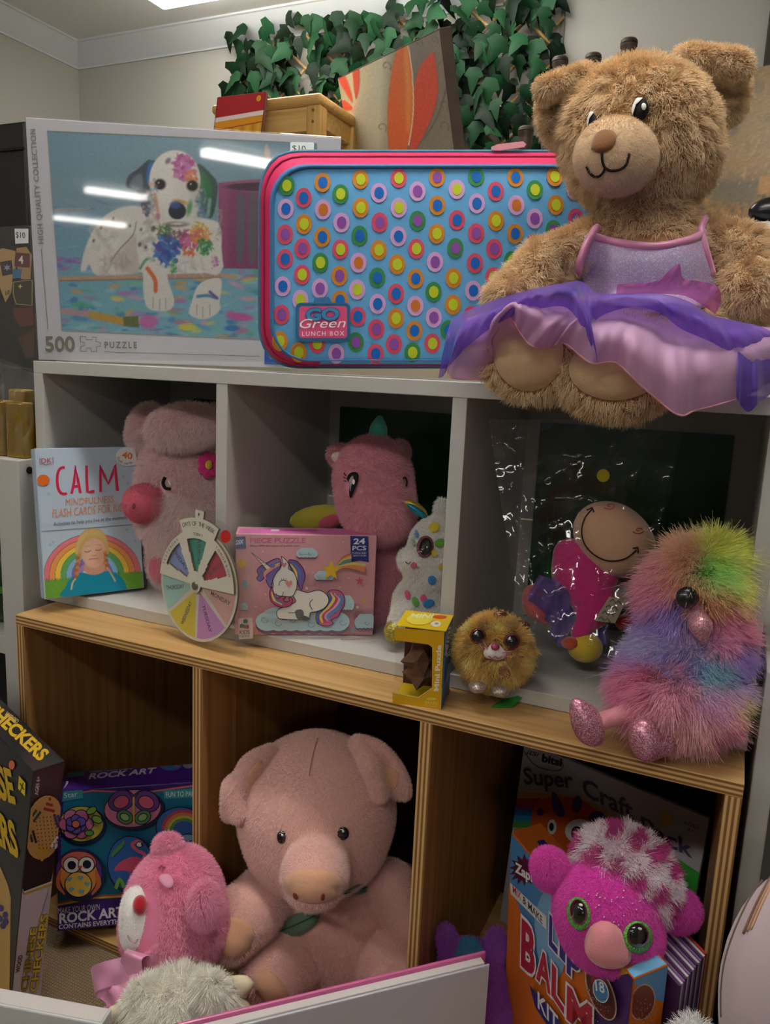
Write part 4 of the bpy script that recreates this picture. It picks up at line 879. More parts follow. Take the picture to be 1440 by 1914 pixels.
# ------------------------------------------------------------ days-of-the-week wheel
zw = (280, 920, 6.175); base = np.array([.308, -.040, .0004]); Xw, Uw, Nw = frame(-.20, .07)
wr = root('days_wheel', 'round wooden days of the week wheel in a clear plastic sleeve', 'wheel', base)
hub = None
pw = Print(base, Xw, Uw, zw); pw.k = 0; hub = pw.w([(555, 1075)])[0]; bot = pw.w([(640, 1752)])[0]; R_ = float((hub-bot) @ Uw); base2 = hub-Uw*R_; hub = hub-Uw*0
m_mdf = mat('mdf_edge', '#5d4530', .6); m_ply = mat('birch_face', '#d8d2c0', .55, .3, vary=.06, vscale=60)
def polar(name, mask, z0, z1, rr_, tt_, ms, par):
    """plate cut from polar cells, with thickness; cells decided by mask(r, angle)"""
    R2, T2_ = np.array(rr_), np.radians(tt_); nr, nt = len(R2), len(T2_); V = []
    for zz in (z1, z0):
        for r_ in R2:
            for t in T2_: V.append(hub+Xw*r_*math.cos(t)+Uw*r_*math.sin(t)+Nw*zz)
    full = abs(T2_[-1]-T2_[0]-2*math.pi) < 1e-6; o = nr*nt; Fc = []; mi = []
    ok = np.zeros((nr-1, nt-1), bool)
    for i in range(nr-1):
        for j in range(nt-1): ok[i, j] = mask((R2[i]+R2[i+1])/2/R_, math.degrees((T2_[j]+T2_[j+1])/2))
    def has(i, j):
        if full: j %= nt-1
        return 0 <= i < nr-1 and 0 <= j < nt-1 and ok[i, j]
    for i in range(nr-1):
        for j in range(nt-1):
            if not ok[i, j]: continue
            a, b, c3, d = i*nt+j, (i+1)*nt+j, (i+1)*nt+j+1, i*nt+j+1
            Fc.append([a, b, c3, d]); mi.append(0); Fc.append([o+d, o+c3, o+b, o+a]); mi.append(1)
            for nb, e in (((i-1, j), (a, d)), ((i+1, j), (c3, b)), ((i, j-1), (b, a)), ((i, j+1), (d, c3))):
                if not has(*nb): Fc.append([e[0], e[1], o+e[1], o+e[0]][::-1]); mi.append(1)
    us = sorted({i for f in Fc for i in f}); mp = {a: b for b, a in enumerate(us)}; ob_ = mesh(name, np.array(V)[us], [[mp[i] for i in f] for f in Fc], ms, par); ob_.data.polygons.foreach_set('material_index', np.array(mi, dtype=np.int32)); return ob_
full = np.linspace(0, 360, 73)
disc = polar('disc', lambda r, t: True, -.003, 0, np.array([.0, .5, 1])*R_, full, [m_ply, m_mdf], wr)
pw = Print(hub, Xw*R_, Uw*R_, uv=True); seg = [(-88, '#c98ac4'), (-36.6, '#d9a99c'), (14.8, '#c03a55'), (66.3, '#3d9a86'), (117.7, '#8d9bd0'), (169.1, '#a6cfc8'), (220.6, '#d8c238')]
for a, col in seg:
    t = np.radians(np.linspace(a+1.6, a+49.8, 14)); P = [(.95*math.cos(x), .95*math.sin(x)) for x in t]; m_ = math.radians(a+25.7); pw.k = 1; pw.poly(P[::-1]+[(.12*math.cos(m_), .12*math.sin(m_))], col)
for (a, col), nm in zip(seg, ('TUESDAY', 'MONDAY', 'SUNDAY', 'SATURDAY', 'FRIDAY', 'THURSDAY', 'WEDNESDAY')):
    m_ = math.radians(a+25.7); d = np.array([math.cos(m_), math.sin(m_)]); n = np.array([-d[1], d[0]]); pw.k = 3
    if a in (-88, -36.6, 14.8): pw.text(nm, d*.36-n*.03, d*.86-n*.03, .075, '#5a4a50', .01, up=n)
    else: pw.text(nm, d*.86+n*.03, d*.36+n*.03, .075, '#4a5050', .01, up=-n)
pw.build('day_segments', disc)
def win(r, t):
    for a in (14.8, 66.3, 117.7):
        m_ = a+25.7; dt = abs((t-m_+180) % 360-180); 
        if .26 < r < .84 and dt < 22-3.2/max(r, .2): return True
    return False
def pmask(r, t):
    t = (t+360) % 360
    if r < .13: return True
    if win(r, t): return False
    if r < .97 and 2 < t < 178: return True
    if r < 1.2 and 66 < t < 114: return True
    if r < 1.34 and 84.5 < t < 95.5: return True
    return False
rg = np.array([0.02, .06, .13, .2, .26, .32, .4, .5, .6, .7, .78, .84, .97, 1.08, 1.2, 1.25, 1.3, 1.34])*R_
plate = polar('dial_plate', pmask, .001, .004, rg, np.linspace(0, 360, 145), [m_ply, m_mdf], wr)
pw = Print(hub+Nw*.004, Xw*R_, Uw*R_, uv=True)
pw.arctext('DAYS OF THE WEEK', (0, 0), 1.06, 112, 68, .075, '#3a3530', .0, -1); pw.arctext('TODAY', (0, 0), .89, 98, 82, .05, '#5a5248', 0, -1); pw.arctext('YESTERDAY', (0, 0), .88, 166, 124, .055, '#3a3530', 0, -1); pw.arctext('TOMORROW', (0, 0), .88, 60, 20, .055, '#3a3530', 0, -1)
pw.ell(0, 1.27, .016, .03, '#2a2018'); pw.build('dial_lettering', plate)
V, Fc = lathe([(.0052, 0), (.0052, .0012), (.004, .0022), (.0012, .0016)], hub+Nw*.004, Nw, 16); mesh('rivet', V, Fc, mat('rivet', '#8c8578', .3, .5, .9), wr, smooth=True)
# sleeve: two crumpled film sheets
def film(name, quad, n, amp, m, par, z=(0, 0, 1), seed=1, pts3=None, sc_=1.0):
    g = np.random.default_rng(seed); ph = g.uniform(0, 6.28, 12); fr_ = g.uniform(3, 14, (12, 2)); V = []
    c4 = [np.asarray(q, float) for q in pts3]; nrm = np.cross(c4[1]-c4[0], c4[3]-c4[0]); nrm /= np.linalg.norm(nrm)
    for j in range(n+1):
        for i in range(n+1):
            u, v = i/n, j/n; p_ = (c4[0]*(1-u)+c4[1]*u)*(1-v)+(c4[3]*(1-u)+c4[2]*u)*v
            h = sum(abs(math.sin(ph[k]+(fr_[k, 0]-8.5)*u*sc_+(fr_[k, 1]-6)*v*sc_))*(1.0 if k < 6 else .35) for k in range(6))/1.6+sum(abs(math.sin(ph[k]+fr_[k, 0]*2*u*sc_-(fr_[k, 1]-8)*2*v*sc_)) for k in range(6, 12))*.10-1.2; V.append(p_+nrm*amp*h)
    Fc = [[j*(n+1)+i, j*(n+1)+i+1, (j+1)*(n+1)+i+1, (j+1)*(n+1)+i] for j in range(n) for i in range(n)]
    return mesh(name, V, Fc, m, par, smooth=True)
fq = lambda off: [hub+Xw*a+Uw*b+Nw*off for a, b in ((-.088, R_*1.44), (.095, R_*1.44), (.095, -R_*.98), (-.088, -R_*.98))]
m_slv = mat_film('sleeve_film', amount=.11, rough=.08)
film('sleeve_front', None, 28, .0012, m_slv, wr, seed=4, pts3=fq(.0075)); film('sleeve_back', None, 20, .0008, m_slv, wr, seed=9, pts3=fq(-.0048))
pw = Print(hub+Nw*.0102, Xw, Uw, zw); pw.ell(878, 512, 60, 74, '#c8281c'); pw.build('price_dot', wr)

# ------------------------------------------------------------ checkers box, lower left
B = Board('checkers_box', 'tall black and mauve wooden Chinese checkers game box standing on the hessian', 'game box', (.1573, -.2075, -.448), .0379, .3419, .30, 1.31, -.156, -.043)
m_blk = mat('box_black', '#17161a', .35, .5, coat=.2); B.box('box', m_blk); z = (0, 960, 2.0077)
pr = B.front(z); pr.poly([(40, 1440), (88, 1430), (210, 1370), (212, 1340), (190, 1870), (36, 1890)], '#d0bfc8'); pr.line([(42, 1436), (90, 1428), (205, 1385)], 8, '#c9a63c'); pr.line([(42, 1428), (90, 1420), (206, 1376)], 6, '#d8d0c8')
pr.text('AGES 6+', (142, 1055), (150, 985), 13, '#cfcac4', .02, up=(-1, .1))
pr.text('WOOD', (72, 1720), (84, 1655), 15, '#4a3c30', .04, up=(-1, .1)); pr.text('CHINESE', (100, 1790), (138, 1550), 24, '#e6c23a', .03, up=(-1, .1), outline='#5a4624', ol=.03); pr.text('CHECKERS', (135, 1790), (178, 1500), 26, '#e6c23a', .03, up=(-1, .1), outline='#5a4624', ol=.03)
pr.ell(163, 1175, 72, 122, '#c99a58', .18); pr.k += 1
for k, (a, col) in enumerate(zip(range(0, 360, 60), ['#d8d8d8', '#26262a', '#2d4a32', '#9c2c28', '#3c3270', '#c9a020'])):
    a = math.radians(a-30+10); cx, cy = 163+52*math.cos(a), 1175+88*math.sin(a)
    for i in range(3):
        for j in range(-i, i+1, 1):
            pr.ell(163+(70-i*12)*math.cos(a)-j*8*math.sin(a), 1175+(118-i*20)*math.sin(a)+j*10*math.cos(a), 5.5, 6.5, ['#3c3270', '#d8d8d8', '#c9a020', '#26262a', '#2d4a32', '#9c2c28'][k], 0, 8)
for i in range(-3, 4):
    for j in range(-4, 5): pr.ell(163+i*12+j*1.5, 1175+j*14-i*3, 2.6, 3.2, '#5f4526', 0, 6)
pr.line([(212, 1005), (222, 990), (226, 978)], [2, 9], '#c9c4c0', 3); pr.build('side_print', B.root)
pr = B.left(z); pr.k = 2
pr.poly([(-60, 1180), (30, 1390), (42, 1440), (36, 1890), (-70, 1950)], '#c09a5a')
for x, y in ((6, 1480), (22, 1505), (2, 1520), (14, 1545), (24, 1530)): pr.ell(x, y, 11, 13, '#3c3a6c')
pr.text('CHINESE', (-170, 1000), (62, 1085), 120, '#d2aa22', .04, up=(-.15, -1)); pr.text('CHECKERS', (-210, 1085), (76, 1290), 125, '#d2aa22', .04, up=(-.15, -1))
pr.ell(48, 942, 11, 17, '#dd7048'); pr.poly([(76, 982), (100, 1010), (98, 1060), (72, 1030)], '#e0c418'); pr.line([(80, 1010), (95, 1035)], 4, '#3a3414'); pr.line([(93, 1008), (82, 1040)], 4, '#3a3414'); pr.build('big_print', B.root)
pr = B.top(z); pr.text('CHECKERS', (-60, 735), (150, 930), 48, '#d2aa22', .04, up=(.75, -.66)); pr.text('WOOD', (14, 755), (60, 790), 18, '#b9a468', .03, up=(.75, -.66)); pr.build('top_print', B.root)
B.box('shrink_wrap', mat_film('shrink_film2', amount=.018, rough=.04), (-.0008, -.0012, -.0002), (.0388, .3012, .3426), .0012)

# ------------------------------------------------------------ rock art kit
k_ = .985; Ar = CP+(np.array((.111, -.0907, -.43))-CP)*k_
B = Board('rock_art_kit', 'purple and teal rock painting kit box leaning in the left wooden cube', 'craft box', Ar, .207*k_, .1934*k_, .072, .645, .162)
m_pur = mat('box_purple', '#3a1c74', .35, .45, coat=.2); B.box('box', m_pur); z = (0, 1120, 2.41)
pr = B.front(z); pr.poly([(288, 880), (420, 862), (640, 868), (900, 836), (900, 1318), (600, 1335), (400, 1345), (250, 1378)], '#1b6f90'); pr.line([(285, 884), (420, 862), (640, 872), (900, 836)], 8, '#c9706c'); pr.line([(250, 1378), (420, 1345), (600, 1335), (900, 1322)], 9, '#d8b048'); pr.line([(248, 1368), (420, 1336), (600, 1326), (900, 1312)], 6, '#c04a40')
pr.poly([(285, 860), (372, 846), (374, 895), (280, 912)], '#3f8f9c'); pr.text('Star', (288, 895), (350, 886), 22, '#d0e4e4', 0); pr.poly([(735, 862), (900, 850), (900, 890), (740, 898)], '#3f9aa0'); pr.text('FUN TO PAINT', (748, 890), (900, 884), 22, '#dcecec', .0)
pr.text('MAKE YOUR OWN', (262, 1415), (450, 1396), 26, '#d8d4dc', 0); pr.text('ROCK ART', (268, 1458), (560, 1424), 42, '#e0dce4', .03); pr.text('CONTAINS EVERYTHING YOU NEED', (266, 1484), (740, 1440), 20, '#d8d4dc', .02)
def rock(cx, cy, rx, ry, col, rot=0): pr.ell(cx+6, cy+8, rx+6, ry+6, '#0e3148', rot); pr.ell(cx, cy, rx, ry, col, rot)
K2 = '#1d1830'; pr.edge = (K2, 9, 4)
rock(368, 1010, 98, 78, '#c9b44a'); 
for i in range(6): a = i*1.047; pr.ell(345+46*math.cos(a), 1010+42*math.sin(a), 30, 27, '#c86a94' if i % 2 else '#d07aa0')
for i in range(6): a = i*1.047+.5; pr.ell(345+26*math.cos(a), 1008+24*math.sin(a), 20, 18, '#6a58b8')
pr.ell(345, 1006, 16, 15, '#d8704a'); pr.ell(440, 985, 22, 14, '#7fa83c', .4); pr.ell(415, 945, 22, 13, '#7fa83c', -.5); pr.ell(405, 1045, 18, 11, '#5f983c')
rock(600, 935, 126, 82, '#d07a98', -.1)
for sx in (-1, 1):
    pr.ell(605+sx*56, 900, 58, 44, '#6a3f88', sx*.4); pr.ell(605+sx*56, 905, 34, 26, '#d2607c', sx*.4); pr.ell(605+sx*40, 972, 36, 28, '#5a8a58', -sx*.5); pr.ell(605+sx*40, 972, 20, 14, '#9ac07c', -sx*.5); pr.line([(605, 900), (605+sx*20, 862), (605+sx*48, 850)], 4, K2, 4)
pr.line([(605, 880), (606, 1005)], [10, 14, 6], '#d8b04a')
rock(815, 1015, 108, 88, '#3a6ab0')
for k, col in enumerate(['#c9405a', '#d88a48', '#d8c04a', '#5a9a58', '#4a60b0']): pr.arc((830, 1040), 92-k*13, 104-k*13, 20, 170, col)
pr.ell(775, 1055, 30, 14, '#8ab0d8'); pr.ell(850, 1060, 30, 14, '#8ab0d8')
rock(360, 1220, 104, 108, '#5a3480'); pr.ell(360, 1225, 84, 98, '#d88a3c'); pr.ell(360, 1170, 78, 50, '#d06a58'); pr.ell(330, 1180, 36, 34, '#e4dcd0'); pr.ell(395, 1178, 34, 33, '#e4dcd0'); pr.ell(330, 1180, 15, 15, K2); pr.ell(398, 1176, 15, 15, K2); pr.poly([(362, 1182), (378, 1182), (370, 1202)], '#c04a30'); pr.ell(360, 1265, 58, 54, '#dcb04a')
for x, y in ((320, 1240), (370, 1235), (400, 1262), (330, 1285), (375, 1295)): pr.poly([(x, y+12), (x-14, y-2), (x-6, y-10), (x, y-4), (x+6, y-10), (x+14, y-2)], '#5fa0a8')
for sx in (-1, 1): pr.line([(360+sx*78, 1200), (360+sx*92, 1260), (360+sx*60, 1310)], [10, 22, 6], '#c0683c', 4)
rock(590, 1170, 98, 120, '#2f5fa8'); pr.poly([(520, 1200), (545, 1165), (600, 1140), (645, 1150), (650, 1180), (600, 1205), (560, 1200)], '#d2506c', 5); pr.line([(640, 1165), (655, 1130), (620, 1110), (600, 1085), (625, 1070), (642, 1082)], 15, '#d2607c', 5); pr.ell(632, 1085, 12, 10, '#e8e0dc'); pr.line([(640, 1080), (650, 1092)], 7, K2); pr.line([(590, 1200), (592, 1245)], 5, '#c84a68'); pr.line([(605, 1198), (615, 1250)], 5, '#c84a68')
for i in range(5): pr.ell(520+i*9, 1120-i*9, 7, 22, '#4f8a3c', .5)
pr.line([(528, 1280), (545, 1235), (565, 1275)], 16, '#6a9a40', 3)
pr.build('front_print', B.root)
pr = B.top(z); pr.poly([(300, 782), (860, 722), (862, 822), (296, 868)], '#4a2088'); pr.poly([(300, 775), (385, 766), (380, 796), (296, 806)], '#2f8a98'); pr.text('MAKE YOUR OWN', (402, 784), (592, 768), 17, '#b9b4c4', 0); pr.text('ROCK ART', (398, 812), (695, 784), 26, '#d4d0dc', .03); pr.ell(770, 752, 48, 22, '#3a6ab0'); pr.arc((770, 760), 24, 36, 10, 170, '#c95a4a', sy=.5); pr.ell(848, 742, 26, 24, '#8a8a98'); pr.build('top_print', B.root)

# ------------------------------------------------------------ craft pack, lip balm kit, cards (right wooden cube)
B = Board('craft_pack', 'large white craft pack with an orange monster at the back of the right wooden cube', 'craft pack', (.642, .2248, -.4365), .2543, .2787, .008, -.28, .052, -.0)
z = (940, 1380, 3.585); B.X, B.U, B.N = frame(-.28, .052, -.032); B.M = Matrix(((B.X[0], -B.N[0], B.U[0], B.A[0]), (B.X[1], -B.N[1], B.U[1], B.A[1]), (B.X[2], -B.N[2], B.U[2], B.A[2]+.0), (0, 0, 0, 1)))
B.box('pack', mat('pack_white', '#c4c2c8', .3, .5, coat=.5)); pr = B.front(z)
pr.poly([(70, 345), (300, 370), (520, 400), (700, 500), (900, 640), (900, 1300), (30, 1300)], '#d8a83c', 0)
for k, col in enumerate(['#c03a4a', '#a04a98', '#2a6ab8', '#2f9ac0', '#4a9a4a']): pr.poly([(72-k*3, 390+k*40), (250, 400+k*40), (260, 440+k*40), (70-k*3, 430+k*40)], col)
pr.poly([(220, 440), (330, 390), (480, 400), (620, 470), (690, 600), (680, 900), (200, 900), (190, 600)], '#cf5a22', 5)
pr.poly([(340, 355), (400, 430), (420, 510), (375, 520), (335, 450)], '#5a4a98', 4); pr.ell(500, 440, 34, 58, '#5a4a98', .15); pr.ell(635, 530, 55, 45, '#38307a'); pr.ell(255, 490, 22, 26, '#38307a'); pr.ell(520, 620, 98, 82, '#dcd8d0'); pr.ell(500, 632, 38, 46, '#141218'); pr.ell(335, 590, 30, 50, '#dcd8d0'); pr.ell(332, 590, 16, 28, '#141218')
pr.text('Super', (150, 300), (478, 330), 105, '#5a5078', .02, up=(-.1, -1)); pr.text('Craft', (545, 375), (880, 540), 115, '#5a5078', .02, up=(-.05, -1)); pr.text('Pack', (935, 620), (1280, 800), 105, '#5a5078', .02, up=(-.05, -1))
pr.text('itsi', (165, 105), (252, 120), 38, '#2a2830', 0, shear=.3); pr.text('bitsi', (268, 150), (400, 185), 50, '#1c1a22', .035); pr.line([(150, 85), (230, 180), (360, 215), (412, 185), (390, 130)], 5, '#3a3840', 6)
pr.ell(1100, 538, 46, 46, '#c9b02c'); pr.text('AGES', (1215, 570), (1320, 600), 26, '#6a6870', .0); pr.text('4+', (1240, 615), (1285, 630), 26, '#6a6870', 0); pr.build('pack_print', B.root)

k_ = .972; Al = CP+(np.array((.7014, .0386, -.437))-CP)*k_
B = Board('lip_balm_kit', 'orange and blue mix and make lip balm kit box in the right wooden cube', 'kit box', Al, .2026*k_, .2896*k_, .0378*k_, -.749, -.1, -.092)
m_org = mat('kit_orange', '#c9661c', .35, .45, coat=.2); B.box('box', m_org); pr = B.front(z)
pr.poly([(60, 640), (880, 1612), (840, 2000), (14, 2000), (30, 1200)], '#cf6a1e'); pr.poly([(60, 640), (420, 1066), (330, 1500), (250, 1600), (130, 1180), (48, 960)], '#4a86bc'); pr.poly([(330, 960), (880, 1612), (700, 2000), (560, 2000), (640, 1780), (560, 1420)], '#d2a41e', 0)
pr.poly([(845, 1575), (880, 1615), (838, 2000), (640, 2000), (620, 1800), (700, 1640)], '#4a2a68', 3); pr.poly([(300, 1010), (400, 1120), (420, 1500), (330, 1640), (250, 1500), (220, 1200)], '#7aa8cc', 5); 
pr.star(150, 880, 110, '#5a1a3a', 14, .62); pr.text('Zap!', (88, 890), (205, 962), 62, '#e4e0e0', .04, up=(0, -1)); pr.text('EXTRA', (215, 970), (285, 1030), 24, '#c84a38', .02, up=(0, -1));
pr.poly([(55, 962), (298, 1190), (300, 1280), (60, 1040)], '#d8d4d4'); pr.text('MIX', (75, 1030), (130, 1085), 50, '#b02c34', .01, up=(0, -1)); pr.text('& MAKE', (142, 1098), (275, 1245), 50, '#3a3c40', .01, up=(0, -1))
def bold(ch, p0, p1, h, col): pr.text(ch, p0, p1, h, col, .035, up=(.02, -1), outline='#e2dde0', ol=.05)
bold('L', (320, 1370), (378, 1440), 190, '#2f2c86'); bold('I', (395, 1450), (432, 1495), 165, '#2f2c86'); bold('P', (445, 1555), (530, 1640), 165, '#2f2c86')
bold('B', (140, 1500), (232, 1590), 290, '#b4243c'); bold('A', (245, 1590), (345, 1710), 210, '#b4243c'); bold('L', (350, 1700), (435, 1830), 200, '#b4243c'); bold('M', (455, 1860), (625, 2010), 210, '#b4243c')
pr.poly([(205, 1640), (420, 1900), (420, 2010), (390, 2010), (245, 1790)], '#252a78'); pr.text('KIT', (262, 1790), (400, 1960), 105, '#dcdce4', .02, up=(0, -1))
for x, y in ((690, 1690),): pr.ell(x, y, 84, 200, '#b9a890', -.38); pr.ell(x, y, 74, 190, '#5c221c', -.38); pr.ell(x-10, y-70, 50, 90, '#8a3420', -.38)
for k in range(90): a = RNG.uniform(0, 6.28); q = math.sqrt(RNG.random()); pr.ell(700+60*q*math.cos(a)+30*q*math.sin(a), 1745+110*q*math.sin(a), 4, 4, ['#9a5a48', '#c9a090', '#7a3428'][k % 3], 0, 5)
pr.ell(760, 1650, 52, 82, '#d8d4d8', -.3); pr.ell(760, 1650, 46, 74, '#3f7fb4', -.3); pr.text('18', (728, 1645), (790, 1665), 70, '#dce4ec', .02, up=(-.1, -1)); pr.build('front_print', B.root)
pr = B.right(z); pr.poly([(880, 1612), (1108, 1525), (1080, 2000), (842, 2000)], '#cf6a1e'); pr.poly([(880, 1612), (1108, 1525), (1090, 1760), (950, 1720), (870, 1640)], '#5a94c4', 0)
pr.ell(935, 1765, 84, 125, '#b9a890', .25); pr.ell(935, 1765, 76, 116, '#7a2a1a', .25)
for k in range(60): a = RNG.uniform(0, 6.28); q = math.sqrt(RNG.random()); pr.ell(930+64*q*math.cos(a), 1800+80*q*math.sin(a), 4, 4, ['#9a5a48', '#c9a090', '#5a2420'][k % 3], 0, 5)
pr.build('side_print', B.root)
pr = B.top(z); pr.poly([(66, 638), (250, 562), (1104, 1522), (878, 1606)], '#a4521c'); pr.poly([(830, 1550), (1020, 1440), (1104, 1522), (878, 1606)], '#6aa4cc'); pr.poly([(228, 690), (275, 680), (320, 735), (268, 750)], '#1c2060'); pr.build('top_print', B.root)
LIP = B
cs = root('card_pad', 'stack of purple and white card sheets standing behind the lip balm kit', 'card pack', B.pt(.15, .0, .07))
for k in range(15):
    t0 = .044+.0032*k; w0 = .205-.0012*k
    box('sheet', (.05, t0, .004+.0011*k), (w0, t0+.0024, .262-.0*k), mat(['sheet_purple', 'sheet_white', 'sheet_mauve'][k % 3] if k < 14 else 'sheet_red', ['#4a2450', '#b9b0bc', '#7a5a86'][k % 3] if k < 14 else '#a82a2a', .5), cs, .0003, B.M)

# ------------------------------------------------------------ books in the foreground
TR, TL = PZ(918, 1793, -.27), PZ(425, 1912, -.27); xb = TR-TL; Lb = np.linalg.norm(xb); yb = math.atan2(xb[1], xb[0])
B = Board('hardcover_book', 'white backed hardcover book with bright pink edge at the bottom front', 'book', (TL+np.array([0, 0, ZB+.27+.0008])-np.array([.0, 0, 0])), Lb, (-.27-ZB)-.0008, .018, yb, .0)
B.A = B.A-B.X*.06; B.w = Lb+.06; B.M = Matrix.Translation(Vector(-B.X*.06)) @ B.M
B.box('front_cover', mat('book_pink', '#d5669c', .35, .45, coat=.3), (0, .011, 0), (B.w, .0145, B.h), .0012); B.box('back_cover', mat('book_white', '#c9c6cc', .35, .45, coat=.2), (0, -.0005, 0), (B.w-.001, .002, B.h-.006), .001)
B.box('page_block', mat('book_pages', '#d2ccc8', .7), (.003, .002, .003), (B.w-.006, .011, B.h-.0045), .0005)
pr = B.front(); 
A_, B_ = PZ(-60, 1868, -.30), PZ(190, 1916, -.30); xb = B_-A_; yb = math.atan2(xb[1], xb[0])
B = Board('white_book', 'plain white book edge at the bottom left corner', 'book', np.array([A_[0], A_[1], ZB+.0006]), np.linalg.norm(xb), -.30-ZB, .02, yb, 0); B.box('cover', mat('book_white2', '#cfcfcf', .4, .4), (0, 0, 0), None, .0015); B.box('page_block', MATS['book_pages'], (.002, .002, B.h-.0002), (B.w-.002, .018, B.h+.0006), 0)
# ------------------------------------------------------------ soft toys
def velvet(name, col, rough=.85, sheen=.5, vary=.06): return mat(name, col, rough, .2, sheen=sheen, vary=vary, vscale=60, bump=.25, bscale=700)
m_thread = mat('dark_thread', '#241a14', .7, .2); m_eye = mat('toy_eye_black', '#0a0908', .12, .6, coat=1.0); m_emb = mat('embroidery_black', '#0c0a0a', .65, .25); m_eyew = mat('toy_eye_white', '#e8e6e0', .4)
def glitter(name, c0, c1, sc_=900, metal=.5):
    m = mat(name, c0, .35, .6, metal); nt = m.node_tree; b = nt.nodes['Principled BSDF']; tc = nt.nodes.new('ShaderNodeTexCoord')
    v = nt.nodes.new('ShaderNodeTexVoronoi'); v.inputs['Scale'].default_value = sc_; nt.links.new(tc.outputs['Object'], v.inputs['Vector'])
    rp = nt.nodes.new('ShaderNodeValToRGB'); rp.color_ramp.elements[0].color = (*lin(c0), 1); rp.color_ramp.elements[1].color = (*lin(c1), 1); rp.color_ramp.elements[0].position = .45; rp.color_ramp.elements[1].position = .8
    sp = nt.nodes.new('ShaderNodeSeparateColor'); nt.links.new(v.outputs['Color'], sp.inputs[0]); nt.links.new(sp.outputs[0], rp.inputs['Fac']); nt.links.new(rp.outputs['Color'], b.inputs['Base Color'])
    bp = nt.nodes.new('ShaderNodeNormalMap') if False else nt.nodes.new('ShaderNodeBump'); bp.inputs['Strength'].default_value = .9; bp.inputs['Distance'].default_value = .002; nt.links.new(sp.outputs[1], bp.inputs['Height']); nt.links.new(bp.outputs['Normal'], b.inputs['Normal']); return m

# --- teddy bear
T = Toy('teddy_bear', 'large brown teddy bear in a purple tutu dress sitting on the white shelf', 'teddy bear', .785, (.78, .06, H1+.001))
brown = '#b98d60'; m_br = velvet('bear_plush', '#b58c60')
E_, K_b = T.E, T.K
prims = [E_(1192, 252, 20, 139, 124, 124, (0, 0, -10)), E_(1205, 305, 15, 128, 90, 116, k=.010), E_(1200, 415, 0, 88, 60, 76, k=.014), E_(1215, 505, -10, 108, 110, 92, k=.02), E_(1225, 622, -25, 140, 78, 100, k=.02)]
prims += T.chain([(1105, 455, 0, 40), (1015, 500, 35, 43), (955, 565, 60, 45)], .01) + T.chain([(1315, 450, 0, 40), (1385, 480, 20, 52), (1402, 545, 55, 56)], .01)
prims += [K_b((1130, 630, 30), (1010, 655, 100), 68, 72, .02), E_(990, 662, 112, 80, 76, 50, (10, -12, 8), .015), K_b((1260, 640, 30), (1165, 685, 130), 76, 80, .02), E_(1150, 700, 142, 98, 70, 58, (20, -6, 0), .015)]
bald = [(1155, 292, 66, 62, -15), (1197, 205, 15, 22), (1108, 228, 11, 20), (988, 655, 66, 74), (1150, 690, 84, 58), (1218, 515, 132, 78)]
bearfur = dict(n=120000, length=.0084, col='#e6c698', radius=.00034, droop=.45, mess=.32, vary=.30, bald=bald, curl=.12, clump=.009, tips=('#f4dcb8', .45))
T.body('body', prims, m_br, .012, .0045, fur=bearfur)
hb = T.bvh
for nm, pr_ in (('ear', [E_(1052, 208, -15, 44, 68, 22, (0, 0, -6)), ('sub', E_(1064, 228, 22, 33, 52, 34, (0, 0, -6)), .004), K_b((1022, 166, 30), (1092, 146, 34), 18, 20)]),
                ('ear', [E_(1342, 162, -15, 54, 72, 24, (0, 0, 24)), ('sub', E_(1324, 194, 26, 46, 46, 42, (0, 0, 24)), .004), K_b((1284, 108, 40), (1374, 126, 34), 20, 27)])):
    T.body(nm, pr_, m_br, .012, .004, fur=dict(n=18000, length=.007, col='#e6c698', radius=.00034, droop=.35, mess=.35, vary=.3, clump=.008, tips=('#f4dcb8', .45)))
mz = T.body('muzzle', [E_(1152, 292, 132, 69, 63, 52, (0, 0, -14)), E_(1140, 300, 150, 48, 44, 40, (0, 0, -14))], velvet('muzzle_velvet', '#dcbf9a'), .012, .003, fur=dict(n=16000, length=.0028, col='#e2c8a6', radius=.0002, droop=.4, mess=.35, vary=.15))
mb = T.last; z = (960, 0, 3.0)
T.decal('nose', [(435, 815), (455, 760), (500, 728), (555, 732), (578, 765), (560, 820), (520, 850), (470, 855), (440, 840)], velvet('nose_velvet', '#7a4a1c'), .0016, .002, z=z, bv=mb)
T.stitch('mouth', [(497, 858), (500, 905), (515, 940), (550, 958), (600, 950), (635, 920), (650, 860)], 4.5, m_thread, z=z, bv=mb); T.stitch('mouth', [(515, 942), (498, 975), (470, 992), (435, 978), (410, 935)], 4.5, m_thread, z=z, bv=mb)
for ex, ey, rx, ry, rt in ((1198, 205, 14.5, 21, -6), (1108, 230, 9.5, 20, 8)):
    e = T.decal('eye', ellpx(ex, ey, rx, ry, rt), m_emb, .009, .003, bv=hb)
    T.decal('eye_outline', [(ex-rx*1.05, ey+ry*.5), (ex-rx*1.12, ey-ry*.2), (ex-rx*.5, ey-ry), (ex+rx*.25, ey-ry*1.02), (ex-rx*.35, ey-ry*.82), (ex-rx*.85, ey-ry*.2)], m_eyew, .0115, .001, parent=e, bv=hb)
    if ex > 1150: T.decal('eye_glint', ellpx(ex+6, ey-6, 4.5, 6.5), m_eyew, .0128, .001, parent=e, bv=hb)
m_sole = velvet('sole_velvet', '#cfae86')
T.decal('foot_pad', ellpx(987, 655, 66, 76, 6), m_sole, .004, .004, bv=hb); T.decal('foot_pad', ellpx(1150, 690, 86, 58, 0), m_sole, .004, .004, bv=hb)
